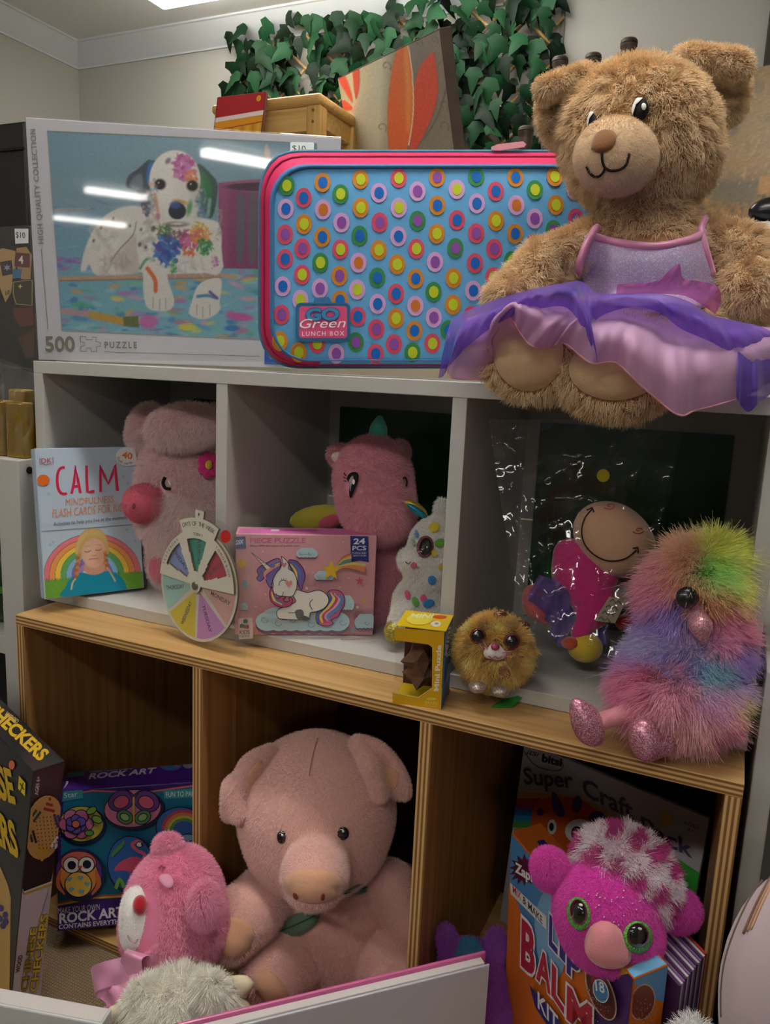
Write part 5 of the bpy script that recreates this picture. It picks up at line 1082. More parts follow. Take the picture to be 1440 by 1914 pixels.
# dress
def mat_bodice():
    m = glitter('bodice_glitter', '#c9a0d0', '#ffffff', 1300, .0); rp0 = [n for n in m.node_tree.nodes if n.type == 'VALTORGB'][0]; rp0.color_ramp.elements[0].position = .80; rp0.color_ramp.elements[1].position = .90; nt = m.node_tree; b = nt.nodes['Principled BSDF']; tc = nt.nodes.new('ShaderNodeTexCoord'); sp = nt.nodes.new('ShaderNodeSeparateXYZ'); nt.links.new(tc.outputs['Object'], sp.inputs[0])
    mr = nt.nodes.new('ShaderNodeMapRange'); mr.inputs[1].default_value = .085; mr.inputs[2].default_value = .165; nt.links.new(sp.outputs[2], mr.inputs[0])
    rp = nt.nodes.new('ShaderNodeValToRGB'); e = rp.color_ramp.elements; e[0].color = (*lin('#b488c8'), 1); e[1].color = (*lin('#e0a0c4'), 1); q = e.new(.4); q.color = (*lin('#a6b0cc'), 1); nt.links.new(mr.outputs[0], rp.inputs['Fac'])
    mx = nt.nodes.new('ShaderNodeMix'); mx.data_type = 'RGBA'; mx.inputs['Factor'].default_value = .5; src = b.inputs['Base Color'].links[0].from_socket; nt.links.new(rp.outputs['Color'], mx.inputs['A']); nt.links.new(src, mx.inputs['B']); nt.links.new(mx.outputs['Result'], b.inputs['Base Color']); return m
bo = T.decal('bodice', [(1100, 436), (1145, 450), (1220, 458), (1290, 446), (1318, 428), (1326, 470), (1338, 530), (1330, 570), (1230, 585), (1120, 575), (1078, 520), (1090, 475)], mat_bodice(), .009, .004, bv=hb, rings=8, smooth=4)
m_sat = mat('satin_pink', '#d88aae', .32, .5, sheen=.4)
for pts in ([(1080, 512), (1088, 480), (1102, 448), (1118, 424)], [(1104, 440), (1150, 453), (1222, 461), (1285, 450), (1316, 434)], [(1320, 405), (1310, 430), (1318, 465), (1332, 515)]): T.stitch('satin_binding', pts, 15, m_sat, off=.0105, bv=hb)
zt = (820, 380, 2.32)
def drape(name, cols, m, nv=9, bulge=30, ripple=6, lift=12, seed=0, par=None):
    """sheer skirt layer: columns (waist x,y,dz -> hem x,y,dz) traced in the zoom, swept with folds"""
    g = np.random.default_rng(seed); A = np.array([[c[0]/zt[2]+zt[0], c[1]/zt[2]+zt[1], c[2]] for c in cols]); Bq = np.array([[c[3]/zt[2]+zt[0], c[4]/zt[2]+zt[1], c[5]] for c in cols])
    A, Bq = spline(A, 5), spline(Bq, 5); n = len(A); V = []
    for j in range(nv+1):
        t = j/nv; f = np.sin(np.arange(n)*1.7)*ripple*t*(1.0)+np.sin(np.arange(n)*.83+1)*ripple*1.3*t
        P = A*(1-t)+Bq*t; P[:, 2] += math.sin(math.pi*t)*bulge+f; P[:, 1] -= math.sin(math.pi*t)*lift
        V.append(np.array([cam2w(T.c(*p)[None])[0] for p in P]))
    V = np.concatenate(V); Fc = [[j*n+i, (j+1)*n+i, (j+1)*n+i+1, j*n+i+1] for j in range(nv) for i in range(n-1)]
    o = mesh(name, V, Fc, m, par or T.root, smooth=True); hem = V[nv*n:]
    return o, hem
pk = [(120, 500, 40, 45, 705, 40), (150, 490, 60, 60, 757, 60), (190, 478, 80, 245, 750, 90), (250, 455, 100, 205, 640, 150), (330, 430, 120, 302, 492, 200), (420, 410, 110, 352, 555, 215), (640, 415, 90, 400, 615, 215), (680, 425, 95, 480, 625, 205), (720, 430, 98, 545, 605, 220), (780, 440, 100, 660, 692, 240), (840, 445, 102, 770, 692, 250), (920, 450, 105, 880, 790, 262), (1000, 455, 105, 1035, 915, 262), (1080, 460, 105, 1115, 898, 250), (1160, 480, 100, 1290, 850, 225), (1250, 500, 95, 1410, 790, 190), (1330, 520, 85, 1540, 700, 150), (1400, 540, 70, 1580, 610, 100)]
o, hem = drape('tutu_under_layer', pk, mat_sheer('organza_pink', '#dfb0d8', .14), seed=2, bulge=84)
tube('hem_thread', hem, .0009, mat('hem_pink', '#e0a0a8', .6), o, 6)
pu = [(55, 505, 50, 0, 758, 60), (110, 472, 70, 22, 748, 75), (190, 438, 90, 60, 690, 110), (290, 402, 100, 150, 600, 160), (390, 376, 104, 245, 530, 205), (470, 358, 106, 345, 480, 222), (540, 346, 108, 450, 455, 228), (595, 336, 104, 560, 455, 232), (608, 336, 108, 640, 570, 250), (616, 338, 110, 692, 692, 262), (640, 350, 110, 668, 540, 240), (690, 388, 110, 725, 480, 225), (800, 398, 112, 850, 450, 225), (900, 388, 115, 960, 475, 232), (1000, 398, 115, 1055, 545, 245), (1090, 428, 112, 1190, 605, 245), (1180, 482, 108, 1300, 665, 225), (1250, 500, 100, 1410, 650, 190), (1330, 518, 90, 1540, 640, 150)]
o, hem = drape('tutu_top_layer', pu, mat_sheer('organza_purple', '#7a4ed2', .46), seed=5, bulge=72)
pc = [(1300, 640, 230, 1290, 840, 250), (1350, 640, 222, 1340, 905, 246), (1400, 640, 205, 1400, 860, 226), (1470, 640, 180, 1500, 780, 190)]
drape('tutu_corner_layer', pc, mat_sheer('organza_purple2', '#5a34b4', .3), seed=6, bulge=14)
mg = [(770, 400, 116, 775, 350, 140), (830, 395, 118, 870, 345, 150), (900, 392, 118, 950, 335, 150), (960, 392, 118, 1040, 262, 160), (1010, 395, 118, 1062, 325, 150), (1080, 405, 118, 1130, 338, 150), (1150, 445, 116, 1215, 365, 150), (1200, 480, 112, 1225, 440, 130)]
drape('tulle_ruffle', mg, mat_sheer('tulle_magenta', '#c94aa8', .5), seed=8, bulge=10, lift=0)

# --- big pink pig in the middle wooden cube
T = Toy('pig_plush', 'big pale pink pig plush with leafy scarf sitting in the middle wooden cube', 'plush toy', 1.005, (.455, .03, ZF+.0005)); E_, K_b = T.E, T.K
m_pg = velvet('pig_plush_pink', '#e2b0a5')
prims = [E_(592, 1516, 30, 143, 144, 125), E_(590, 1585, 40, 112, 76, 100, k=.02), E_(625, 1728, -5, 132, 108, 95, k=.008), K_b((600, 1600, 110), (587, 1636, 192), 52, 53, .007)]
limbs = []
limbs += [('arm', T.chain([(515, 1655, 20, 54), (462, 1712, 85, 54), (432, 1752, 115, 44)])), ('arm', T.chain([(725, 1665, 10, 56), (765, 1730, 30, 48), (782, 1775, 35, 40)]))]
limbs += [('leg', [K_b((556, 1778, 40), (510, 1826, 95), 60, 57)]), ('leg', [K_b((716, 1775, 30), (738, 1818, 80), 66, 58)])]
T.body('body', prims, m_pg, .008, .0045, fur=dict(n=60000, length=.0042, col='#f4cfc6', radius=.00022, droop=.35, mess=.35, vary=.12, bald=[(586, 1656, 60, 34)]))
lb_ = {}
for nm, pr_ in limbs: T.body(nm, pr_, m_pg, .01, .0045, fur=dict(n=9000, length=.0042, col='#f4cfc6', radius=.00022, droop=.35, mess=.35, vary=.12)); lb_.setdefault(nm, T.last)
hb = T.bvh; m_tan = velvet('pig_tan', '#dba684')
T.decal('snout_pad', ellpx(586, 1655, 58, 33, -3), m_tan, .003, .002, bv=hb)
for x, y, a in ((552, 1675, 20), (604, 1677, -10)): T.decal('nostril', ellpx(x, y, 4, 7, a), mat('nostril_red', '#8d4038', .7), .0058, .0003, bv=hb)
for x, y, rx, ry in ((527, 1565, 9, 11.5), (641, 1558, 11, 12)):
    h = T.hit(x, y); dz = (T.D-DEP(h))*F/T.D; e = T.ball('eye', x, y, dz, rx, ry, 6, m_eye); T.ball('eye_glint', x+1, y-4, dz+6, 2, 2, 1.2, m_eyew, parent=e)
for pr_, inn in (([E_(456, 1470, 80, 30, 70, 13, (0, 30, -26)), K_b((505, 1405, 62), (470, 1432, 84), 13, 15), K_b((436, 1470, 78), (446, 1522, 96), 17, 15)], [(468, 1440), (488, 1420), (492, 1440), (478, 1480), (470, 1500), (462, 1475)]), ([E_(722, 1438, 84, 34, 66, 13, (0, -30, 34)), K_b((668, 1390, 84), (692, 1425, 106), 14, 15), K_b((694, 1432, 108), (710, 1484, 104), 15, 15)], [(722, 1430), (745, 1445), (742, 1470), (728, 1482), (720, 1455)])):
    e = T.body('ear', pr_, m_pg, .012, .004, fur=dict(n=9000, length=.004, col='#f4cfc6', radius=.00022, droop=.3, mess=.35, vary=.12)); T.decal('ear_lining', inn, m_tan, .002, .001, parent=e, bv=T.last, smooth=4)
T.decal('hand_pad', [(405, 1735), (425, 1715), (460, 1722), (475, 1745), (462, 1778), (432, 1795), (408, 1780)], m_tan, .003, .002, bv=lb_['arm']); T.decal('foot_pad', [(478, 1820), (500, 1812), (525, 1835), (540, 1865), (530, 1885), (500, 1880), (478, 1850)], m_tan, .003, .002, bv=lb_['leg'])
m_leaf = mat('felt_green', '#5e7a64', .9, .15, sheen=.4)
for nm, pts in (('scarf_leaf', [(520, 1742), (527, 1724), (548, 1710), (575, 1704), (598, 1706), (590, 1728), (565, 1746), (540, 1750)]), ('scarf_leaf', [(640, 1672), (665, 1655), (690, 1650), (702, 1655), (685, 1668), (660, 1674)])):
    lf = T.decal(nm, pts, m_leaf, .006, .005, bv=hb); c0 = np.array(pts); T.stitch('leaf_vein', [c0[0], c0.mean(0), c0[len(c0)//2]], 2, mat('felt_dark', '#3f5546', .9), parent=lf, off=.0118, bv=hb)
T.stitch('head_seam', [(594, 1380), (588, 1400), (582, 1425), (578, 1450)], 1.6, mat('seam_pink', '#a87a70', .9), off=.002, bv=hb)

# --- fluffy pink pig in the left white cube
T = Toy('fluffy_pig_plush', 'fluffy pale pink pig plush with flower by its ear behind the flash card box', 'plush toy', 1.14, (.13, .13, T1+.0005)); E_, K_b = T.E, T.K
m_fp = velvet('fluffy_pink', '#e6b6b8')
T.body('body', [E_(352, 905, 10, 92, 108, 84), E_(345, 965, 25, 82, 70, 72, k=.02), E_(350, 1045, 0, 70, 66, 60, k=.02)], m_fp, .012, .005, fur=dict(n=42000, length=.0095, col='#fbdcdc', radius=.0003, droop=.4, mess=.4, vary=.16, bald=[(313, 905, 14, 16)]))
hb = T.bvh
e = T.body('ear', [E_(272, 800, 30, 30, 46, 18, (0, 0, -20)), ('sub', E_(288, 800, 50, 16, 34, 18, (0, 0, -25)), .005)], m_fp, .008, .004, fur=dict(n=7000, length=.008, col='#fbdcdc', radius=.0003, droop=.3, mess=.4, vary=.16)); T.ball('ear_lining', 288, 796, 40, 8, 34, 8, velvet('lining_pink', '#d2687e'), (0, 0, -28), parent=e)
T.body('ear', [E_(345, 798, 95, 66, 38, 24, (0, 0, 6)), E_(395, 800, 60, 40, 40, 24)], m_fp, .01, .004, fur=dict(n=12000, length=.009, col='#fbdcdc', radius=.0003, droop=.5, mess=.4, vary=.16))
T.body('snout', [E_(274, 940, 85, 36, 33, 34), E_(258, 942, 92, 22, 28, 26)], velvet('snout_pink', '#d8687c'), .008, .003, fur=dict(n=7000, length=.004, col='#de7488', radius=.00022, droop=.3, mess=.4, vary=.15)); T.decal('nostril', ellpx(250, 946, 3, 6), mat('nostril_dark', '#7a2f3c', .7), .004, .0003, bv=T.last)
T.stitch('eye', [(309, 892), (305, 902), (309, 912), (319, 914)], 6, m_emb, off=.009, bv=hb); T.stitch('eye_glint', [(315, 898), (319, 907)], 4, m_eyew, off=.009, bv=hb)
fl = T.decal('flower', ellpx(391, 869, 7, 9), mat('flower_yellow', '#d2b23c', .6), .0125, .002, bv=hb)
for i in range(7): a = i*.9; T.decal('petal', ellpx(391+14*math.cos(a), 869+17*math.sin(a), 8.5, 9.5), velvet('petal_magenta', '#d22f7c'), .0105, .002, parent=fl, bv=hb)
T.ball('foot', 300, 1062, 40, 22, 30, 24, velvet('foot_pink', '#c9586c'))

# --- pink unicorn plush
T = Toy('unicorn_plush', 'pink unicorn plush with teal horn standing behind the unicorn puzzle box', 'plush toy', 1.035, (.46, .16, T1+.0005)); E_, K_b = T.E, T.K
m_un = velvet('unicorn_pink', '#dc92a2')
T.body('body', [E_(698, 895, 20, 70, 78, 64), E_(706, 950, 40, 66, 56, 58, k=.02), E_(715, 975, 60, 50, 36, 40, k=.02), E_(722, 1060, -10, 52, 92, 50, k=.015), K_b((700, 1100, 10), (690, 1150, 20), 28, 26), K_b((745, 1100, 0), (748, 1145, 5), 28, 26)], m_un, .012, .0045, fur=dict(n=36000, length=.0065, col='#f0b0bc', radius=.00026, droop=.4, mess=.38, vary=.15, bald=[(660, 902, 14, 26), (757, 898, 8, 16)]))
hb = T.bvh
hn = T.body('horn', T.chain([(706, 824, 20, 20), (708, 802, 18, 15), (710, 784, 16, 8)]), velvet('horn_teal', '#52c8b2'), .006, .003)
for pr_, w in (([E_(640, 853, 10, 27, 20, 14, (0, 0, -20))], (634, 856, 26)), ([E_(750, 842, 0, 14, 18, 12, (0, 0, 20))], (750, 841, 12))):
    e = T.body('ear', pr_, m_un, .006, .003, fur=dict(n=3000, length=.006, col='#f0b0bc', radius=.00026, droop=.3, mess=.4)); T.ball('ear_lining', w[0], w[1], w[2], 15 if w[0] < 700 else 7, 11, 5, velvet('ear_cream', '#d8c8b8'), (0, 0, -20), parent=e)
zu = (400, 700, 2.88)
T.decal('eye', [(715, 560), (735, 530), (770, 528), (778, 560), (760, 610), (735, 665), (728, 630), (730, 590)], m_emb, .0065, .001, z=zu, bv=hb); T.decal('eye_white', [(728, 570), (745, 545), (752, 560), (740, 600), (735, 630), (730, 600)], mat('eye_grey', '#a8949c', .5), .0082, .0004, z=zu, bv=hb); T.decal('eye_glint', ellpx(400+752/2.88, 700+578/2.88, 2.6, 5), m_eyew, .0092, .0003, bv=hb)
for q in ([(712, 545), (700, 530)], [(712, 560), (698, 552)], [(714, 575), (700, 572)]): T.stitch('eyelash', q, 1.6, m_thread, z=zu, bv=hb, smooth=0, off=.007)
T.stitch('eye', [(1020, 560), (1030, 555), (1040, 575), (1036, 600)], 3, m_thread, z=zu, bv=hb, off=.007)
T.ball('wing', 592, 968, -10, 52, 24, 14, velvet('wing_yellow', '#b9ac3c'), (0, 0, 10)); T.ball('wing_trim', 618, 975, -4, 26, 14, 14, velvet('wing_pink', '#c05068'), (0, 0, 14))

# --- white spotted plush
T = Toy('spotted_plush', 'small white plush with coloured spots, big eye and gold ear by the divider', 'plush toy', .957, (.545, .09, T1+.0005)); E_, K_b = T.E, T.K
m_wh = velvet('spotted_white', '#d6d2cc')
T.body('body', [E_(822, 1025, 20, 56, 60, 50), E_(772, 1046, 58, 26, 24, 24, k=.012), E_(800, 1075, 40, 40, 30, 34, k=.012), E_(790, 1125, 15, 52, 50, 44, k=.012), K_b((765, 1130, 30), (748, 1165, 45), 24, 20), E_(826, 950, 5, 13, 20, 12)], m_wh, .01, .004, fur=dict(n=26000, length=.0045, col='#f0ece6', radius=.00024, droop=.4, mess=.4, vary=.1, bald=[(795, 1022, 17, 22)]))
hb = T.bvh
for x, y, rx, ry, c in ((812, 985, 11, 9, '#c9b02c'), (808, 965, 10, 7, '#b9a830'), (823, 1015, 10, 8, '#5a9a30'), (779, 998, 4, 8, '#2f78b0'), (812, 1034, 5, 7, '#c9b02c'), (774, 1057, 6, 6, '#c95a78'), (808, 1085, 8, 9, '#2a78b4'), (762, 1112, 5, 9, '#c9507a'), (777, 1125, 6, 10, '#5a9a3c'), (792, 1118, 6, 7, '#c9507a'), (802, 1128, 11, 8, '#2a78b4'), (773, 1014, 4, 7, '#5a9a3c'), (825, 1060, 5, 5, '#c9b02c')): T.decal('spot', ellpx(x, y, rx, ry, 15), velvet('spot'+c[1:], c), .0035, .0005, bv=hb)
e = T.decal('eye', ellpx(795, 1022, 16, 21, -8), glitter('eye_ring_pink', '#7a3040', '#d08aa0', 2500), .002, .004, bv=hb); T.decal('pupil', ellpx(796, 1022, 12.5, 17, -8), m_eye, .006, .003, parent=e, bv=hb)
T.body('ear', [E_(778, 950, 20, 26, 11, 7, (0, 0, -35))], glitter('ear_gold', '#a88c20', '#e0d060', 2200), .004, .0025); T.ball('ear_lining', 780, 955, 25, 22, 7, 5, glitter('ear_teal', '#10708c', '#40b8d0', 2200), (0, 0, -35)); T.ball('hoof', 738, 1180, 50, 20, 22, 18, glitter('hoof_gold', '#8f7a1c', '#e4d670', 1600))
T.stitch('mouth', [(758, 1050), (764, 1054), (768, 1050)], 1.5, m_thread, bv=hb, off=.005)

# --- golden pompom leopard
T = Toy('pompom_plush', 'round golden fluffy plush with big eyes and glitter feet on the ledge', 'plush toy', .835, (.668, .0, T1)); E_, K_b = T.E, T.K
def gold(P):
    q = PX(P); n = np.sin(q[:, 0]*.13)*np.sin(q[:, 1]*.11+1); return np.where((n > .45)[:, None], np.array(lin('#a8741c')), np.where((n < -.5)[:, None], np.array(lin('#f0dc84')), np.array(lin('#eab23c'))))
T.body('body', [E_(925, 1217, 0, 62, 60, 58)], velvet('pom_gold', '#b98420'), .01, .004, fur=dict(n=26000, length=.0105, tips=('#fff0b0', .35), colfn=gold, radius=.0003, droop=.35, mess=.5, vary=.3, curl=.15, bald=[(893, 1190, 16, 16), (957, 1198, 15, 16), (925, 1216, 22, 17)], clump=.007))
hb = T.bvh
for x, y in ((894, 1189), (957, 1199)): e = T.ball('eye', x, y, 62, 15, 15, 9, glitter('eye_ring_brown', '#5a2c20', '#b06a58', 2500)); T.ball('pupil', x, y, 66, 12, 12, 8.5, m_eye, parent=e); T.ball('eye_glint', x-4, y-5, 74, 2.5, 2.5, 1.5, m_eyew, parent=e)
fc = T.body('muzzle', [E_(917, 1221, 64, 13, 10, 12), E_(934, 1223, 64, 13, 10, 12), E_(926, 1212, 62, 10, 10, 10)], velvet('muzzle_white', '#ddd2c8'), .006, .002); T.ball('nose', 926, 1209, 76, 8, 6.5, 5, glitter('nose_pink', '#b83458', '#e07a98', 2500)); T.stitch('mouth', [(914, 1226), (920, 1231), (926, 1227), (932, 1231), (939, 1227)], 1.6, mat('thread_pink', '#b0506a', .6), bv=T.last, off=.001)
for x, y, a in ((935, 1150, 10), (978, 1168, -20)): T.body('ear', [E_(x, y, 10, 15, 9, 9, (0, 0, a))], glitter('ear_leopard', '#5a2420', '#b98a78', 900), .004, .0025)
for x, y in ((935, 1292), (893, 1285)): T.ball('foot', x, y, 52, 17, 11, 20, glitter('foot_silver', '#9a8478', '#e8dcd4', 1800))
for x, y, rx, ry in ((872, 1250, 8, 13), (943, 1258, 10, 15)): T.decal('spot', ellpx(x, y, rx, ry, 15), glitter('spot_bronze', '#8a5a48', '#c99a88', 1500), .0125, .001, bv=hb)
for a, b in (((893, 1180), (912, 1214)), ((885, 1186), (905, 1216)), ((940, 1220), (985, 1212)), ((940, 1226), (980, 1228))): T.stitch('whisker', [a, b], 1.6, mat('whisker_pink', '#d070a0', .4), off=.016, bv=hb, smooth=0)
bm = bmesh.new(); q = [PZ(*p_, .002) for p_ in ((925, 1312), (952, 1294), (992, 1282), (994, 1298), (965, 1312))]; q = [np.array([a[0], a[1]-.012, .0015+.010*(i in (2, 3))]) for i, a in enumerate(q)]; sheet(bm, q, np.array([0, 0, 1.]), .0008); bm_obj('green_tag', bm, mat('tag_green', '#2f9a34', .5), T.root)

# --- rainbow long-haired bird
T = Toy('rainbow_bird_plush', 'long-haired rainbow bird plush with glittery pink beak and feet on the ledge', 'plush toy', .745, (.86, .0, T1)); E_, K_b = T.E, T.K
PAL = [((1345, 1030), '#c8dc3a'), ((1372, 1085), '#d4d840'), ((1330, 1075), '#7fc84a'), ((1285, 1050), '#f0946a'), ((1310, 1110), '#ee8a52'), ((1240, 1060), '#e07888'), ((1225, 1110), '#e06c94'), ((1275, 1010), '#e8a07c'), ((1250, 1150), '#8468c0'), ((1235, 1200), '#a8a0d0'), ((1330, 1180), '#d06a9c'), ((1375, 1150), '#d86a8c'), ((1180, 1230), '#8f78c8'), ((1280, 1235), '#6a6cc0'), ((1320, 1245), '#3f98a8'), ((1370, 1240), '#7a5ab8'), ((1190, 1285), '#e0608c'), ((1260, 1290), '#e8809c'), ((1330, 1290), '#b878a8'), ((1220, 1340), '#e87c90'), ((1290, 1345), '#ec8f8a'), ((1345, 1340), '#d86a90'), ((1370, 1310), '#cdb85a'), ((1170, 1200), '#b0bcc8'), ((1300, 1200), '#c0a8cc'), ((1265, 985), '#d8b0a0')]
pp = np.array([p_[0] for p_ in PAL], float); pcol = np.clip(np.array([lin(p_[1]) for p_ in PAL])*1.5+.05, 0, 1)
def rainbow(P):
    q = PX(P); d = ((q[:, None]-pp[None])**2).sum(-1); wgt = np.exp(-d/420.); wgt += 1e-9; return (wgt @ pcol)/wgt.sum(1)[:, None]
m_rb = mat_vcol('rainbow_base', .9, .1)
prims = [E_(1296, 1105, 10, 66, 82, 62), E_(1342, 1050, 0, 30, 40, 30, (0, 0, -20), .015), E_(1295, 1205, 0, 74, 60, 66, k=.02), E_(1268, 1292, 5, 96, 70, 80, k=.02)]
def rb_body(P):
    c = rainbow(P); q = PX(P); leg = (q[:, 0] < 1165) & (q[:, 1] > 1310); c[leg] = lin('#d88a96'); return c
T.body('body', prims, m_rb, .012, .004, colfn=rb_body, fur=dict(n=60000, length=.021, colfn=rainbow, radius=.00027, droop=.42, mess=.30, vary=.22, curl=.25, pts=6, bald=[(1287, 1116, 26, 26), (1310, 1160, 16, 24)], clump=.014, tips=('#fff4f0', .22)))
bo_ = T.root.children[0]; V, Q = T.solid(prims, .012, .005); T.fur(V, Q, bo_, n=5000, length=.036, colfn=lambda P: np.clip(rainbow(P)*.5+.5, 0, 1), radius=.0002, droop=.5, mess=.4, vary=.1, curl=.35, pts=7, bald=[(1287, 1116, 30, 30), (1310, 1165, 26, 34)], clump=.016)
for a_, b_ in (((1195, 1325, 40), (1112, 1352, 66)), ((1262, 1345, 40), (1232, 1385, 78))): T.body('leg', [K_b(a_, b_, 17, 16)], velvet('bird_leg', '#d88a96'), .008, .0035)
hb = T.bvh
e = T.ball('eye', 1285, 1117, 92, 20, 20, 15, mat('eye_smoke', '#16141a', .3, .6, coat=.4))
T.body('beak', T.chain([(1300, 1140, 72, 18), (1310, 1170, 104, 18), (1316, 1200, 112, 6)]), glitter('beak_pink', '#c8788c', '#f0cdd4', 1500), .006, .003)
m_gp = glitter('foot_pink_glitter', '#b8607c', '#ecc0cc', 1300)
T.body('foot', [E_(1098, 1352, 70, 28, 34, 26, (0, 0, 15)), E_(1082, 1325, 74, 14, 22, 14, (0, 0, 20)), E_(1110, 1378, 70, 17, 14, 16)], m_gp, .01, .003); T.body('foot', [E_(1208, 1388, 82, 28, 34, 28, (0, 0, 8)), E_(1202, 1362, 84, 20, 20, 16), E_(1242, 1398, 80, 18, 12, 14, (0, 0, 10)), E_(1252, 1386, 80, 9, 12, 9)], m_gp, .01, .003)

# --- cloth doll and the plastic bag around it
T = Toy('cloth_doll', 'smiling cloth doll in pink with lilac tulle inside a clear plastic bag', 'doll', .89, (.74, .12, T1+.0005)); E_, K_b = T.E, T.K
m_skin = velvet('doll_skin', '#c69c7e'); m_dp = velvet('doll_pink', '#c22c72'); m_dy = velvet('doll_yellow', '#ccb02e')
T.body('head', [E_(1143, 1000, 20, 72, 60, 56, (0, 0, -28)), E_(1165, 1030, 25, 52, 48, 48, k=.02)], m_skin, .012, .004); hb = T.bvh; z = (830, 740, 2.36)
T.stitch('mouth', [(655, 498), (622, 540), (608, 600), (625, 660), (670, 705), (730, 728), (800, 718), (850, 680)], 2.6, m_thread, z=z, bv=hb); T.stitch('mouth', [(630, 505), (655, 492), (662, 512)], 2.4, m_thread, z=z, bv=hb, smooth=0); T.stitch('mouth', [(835, 672), (856, 668), (858, 692)], 2.4, m_thread, z=z, bv=hb, smooth=0)
for cx, cy in ((732, 485), (860, 592)): T.stitch('cheek_swirl', [(cx+28*t*math.cos(9*t), cy+16*t*math.sin(9*t)) for t in np.linspace(.15, 1, 14)], 1.8, mat('thread_red', '#c25048', .7), z=z, bv=hb, smooth=3)
T.body('dress', [E_(1082, 1075, 0, 48, 58, 42, (0, 0, 30)), E_(1112, 1120, 20, 40, 48, 38, (0, 0, 10), .015), K_b((1112, 1140, 25), (1085, 1182, 30), 24, 18), K_b((1060, 1030, 0), (1110, 1025, 10), 22, 20), K_b((1110, 1055, 20), (1145, 1075, 25), 16, 14)], m_dp, .012, .004)
T.body('shoe', [E_(1094, 1210, 30, 32, 28, 34)], m_dy, .01, .004); T.ball('shoe', 1172, 1165, 20, 24, 16, 20, velvet('doll_red', '#b83434'), (0, 0, -20)); T.ball('ankle_band', 1068, 1202, 34, 18, 12, 22, velvet('doll_orange', '#c0492e'))
T.body('hand', [E_(1000, 1120, 10, 24, 30, 22), K_b((1000, 1140, 15), (1020, 1160, 20), 16, 10)], velvet('doll_hand', '#b85a58'), .01, .004); T.body('wing', [E_(1168, 1100, -10, 46, 38, 18, (0, 0, -30))], velvet('doll_wing', '#b9a894'), .008, .004)
m_lil = mat_sheer('tulle_lilac', '#7a64b8', .35)
for k, (a, b, c_, d) in enumerate([((1010, 1075), (1040, 1085), (1030, 1150), (985, 1120)), ((1035, 1080), (1070, 1110), (1060, 1190), (1020, 1160)), ((1050, 1120), (1082, 1150), (1050, 1215), (1030, 1190)), ((1108, 1160), (1142, 1168), (1138, 1205), (1105, 1208))]):
    film('tulle_panel', None, 10, .003, m_lil, T.root, seed=30+k, pts3=[cam2w(T.c(*p_, 45-k*4)[None])[0] for p_ in (a, b, c_, d)])
bm = bmesh.new(); q = [cam2w(T.c(*p_, 62)[None])[0] for p_ in ((1140, 1115), (1172, 1122), (1150, 1165), (1112, 1160))]; sheet(bm, q, -CF, .001); bm_obj('chevron_tag', bm, mat('tag_beige', '#a89c84', .8), T.root)
pr = Print(q[0]-CF*.0002, (q[1]-q[0])/np.linalg.norm(q[1]-q[0]), np.cross(-CF, (q[1]-q[0])/np.linalg.norm(q[1]-q[0])))
for k in range(4): pr.line([(1140-k*7, 1124+k*11), (1146-k*7, 1120+k*11), (1151-k*7, 1127+k*11), (1157-k*7, 1123+k*11), (1162-k*7, 1130+k*11)], 3, '#6a6658')
pr.build('chevron_print', T.root)
hb = hb
bag = root('plastic_bag', 'clear crinkled plastic bag with yellow dot around the cloth doll', 'bag', (.74, .10, T1+.0005)); m_bag = mat_film('bag_film', amount=.05, rough=.05)
cq = lambda pts, dz: [cam2w(T.c(x, y, dz if not isinstance(dz, (list, tuple)) else dz[i])[None])[0] for i, (x, y) in enumerate(pts)]
film('bag_front', None, 60, .006, m_bag, bag, seed=12, pts3=cq([(915, 785), (1285, 785), (1185, 1232), (985, 1215)], [55, 50, 92, 78]), sc_=2.2); film('bag_back', None, 24, .003, m_bag, bag, seed=13, pts3=cq([(915, 785), (1285, 785), (1200, 1230), (975, 1190)], [50, 45, -65, -65]), sc_=1.4)
pr = Print(cq([(1128, 889)], 72)[0], CR, CU); pr.ell(1128, 889, 12, 12, '#d8c414'); pr.build('price_dot', bag)
# --- turtle-like pink plush on the lip balm kit
T = Toy('pink_turtle_plush', 'hot pink turtle plush with green glitter eyes lying on the lip balm kit', 'plush toy', .725, (.83, -.06, -.16)); E_, K_b = T.E, T.K
m_hp = velvet('turtle_pink', '#cf2fa0')
T.body('body', [E_(1135, 1702, 20, 98, 92, 78, (0, 0, -18)), E_(1150, 1760, 30, 80, 50, 62, k=.02), E_(1165, 1640, -60, 80, 70, 70, k=.02)], m_hp, .012, .004, fur=dict(n=36000, length=.0035, col='#e24cb6', radius=.0002, droop=.35, mess=.35, vary=.2, bald=[(1082, 1708, 21, 31), (1193, 1752, 27, 30)]))
hb = T.bvh
def shell(P):
    q = PX(P); n = np.sin(q[:, 0]*.085+1.2)*np.sin(q[:, 1]*.09+q[:, 0]*.03); return np.where((n > .1)[:, None], np.array(lin('#c23a86')), np.array(lin('#e4d4da')))
T.body('shell', [E_(1165, 1618, -20, 88, 66, 78, (0, 0, -16)), E_(1190, 1660, -10, 70, 60, 60, (0, 0, -30), .02)], velvet('shell_white', '#c9a0b4'), .012, .004, fur=dict(n=22000, length=.0095, colfn=shell, radius=.00028, droop=.4, mess=.42, vary=.15, clump=.006))
for pr_ in ([E_(1030, 1625, 0, 36, 44, 22, (0, 0, 25))], [E_(1268, 1702, 0, 46, 42, 22, (0, 0, -30)), E_(1250, 1690, 5, 30, 30, 20)]): T.body('flipper', pr_, m_hp, .01, .004, fur=dict(n=6000, length=.0035, col='#e24cb6', radius=.0002, droop=.35, mess=.35, vary=.2))
m_gg = glitter('eye_ring_green', '#2c8a2c', '#90ff70', 2200, .1)
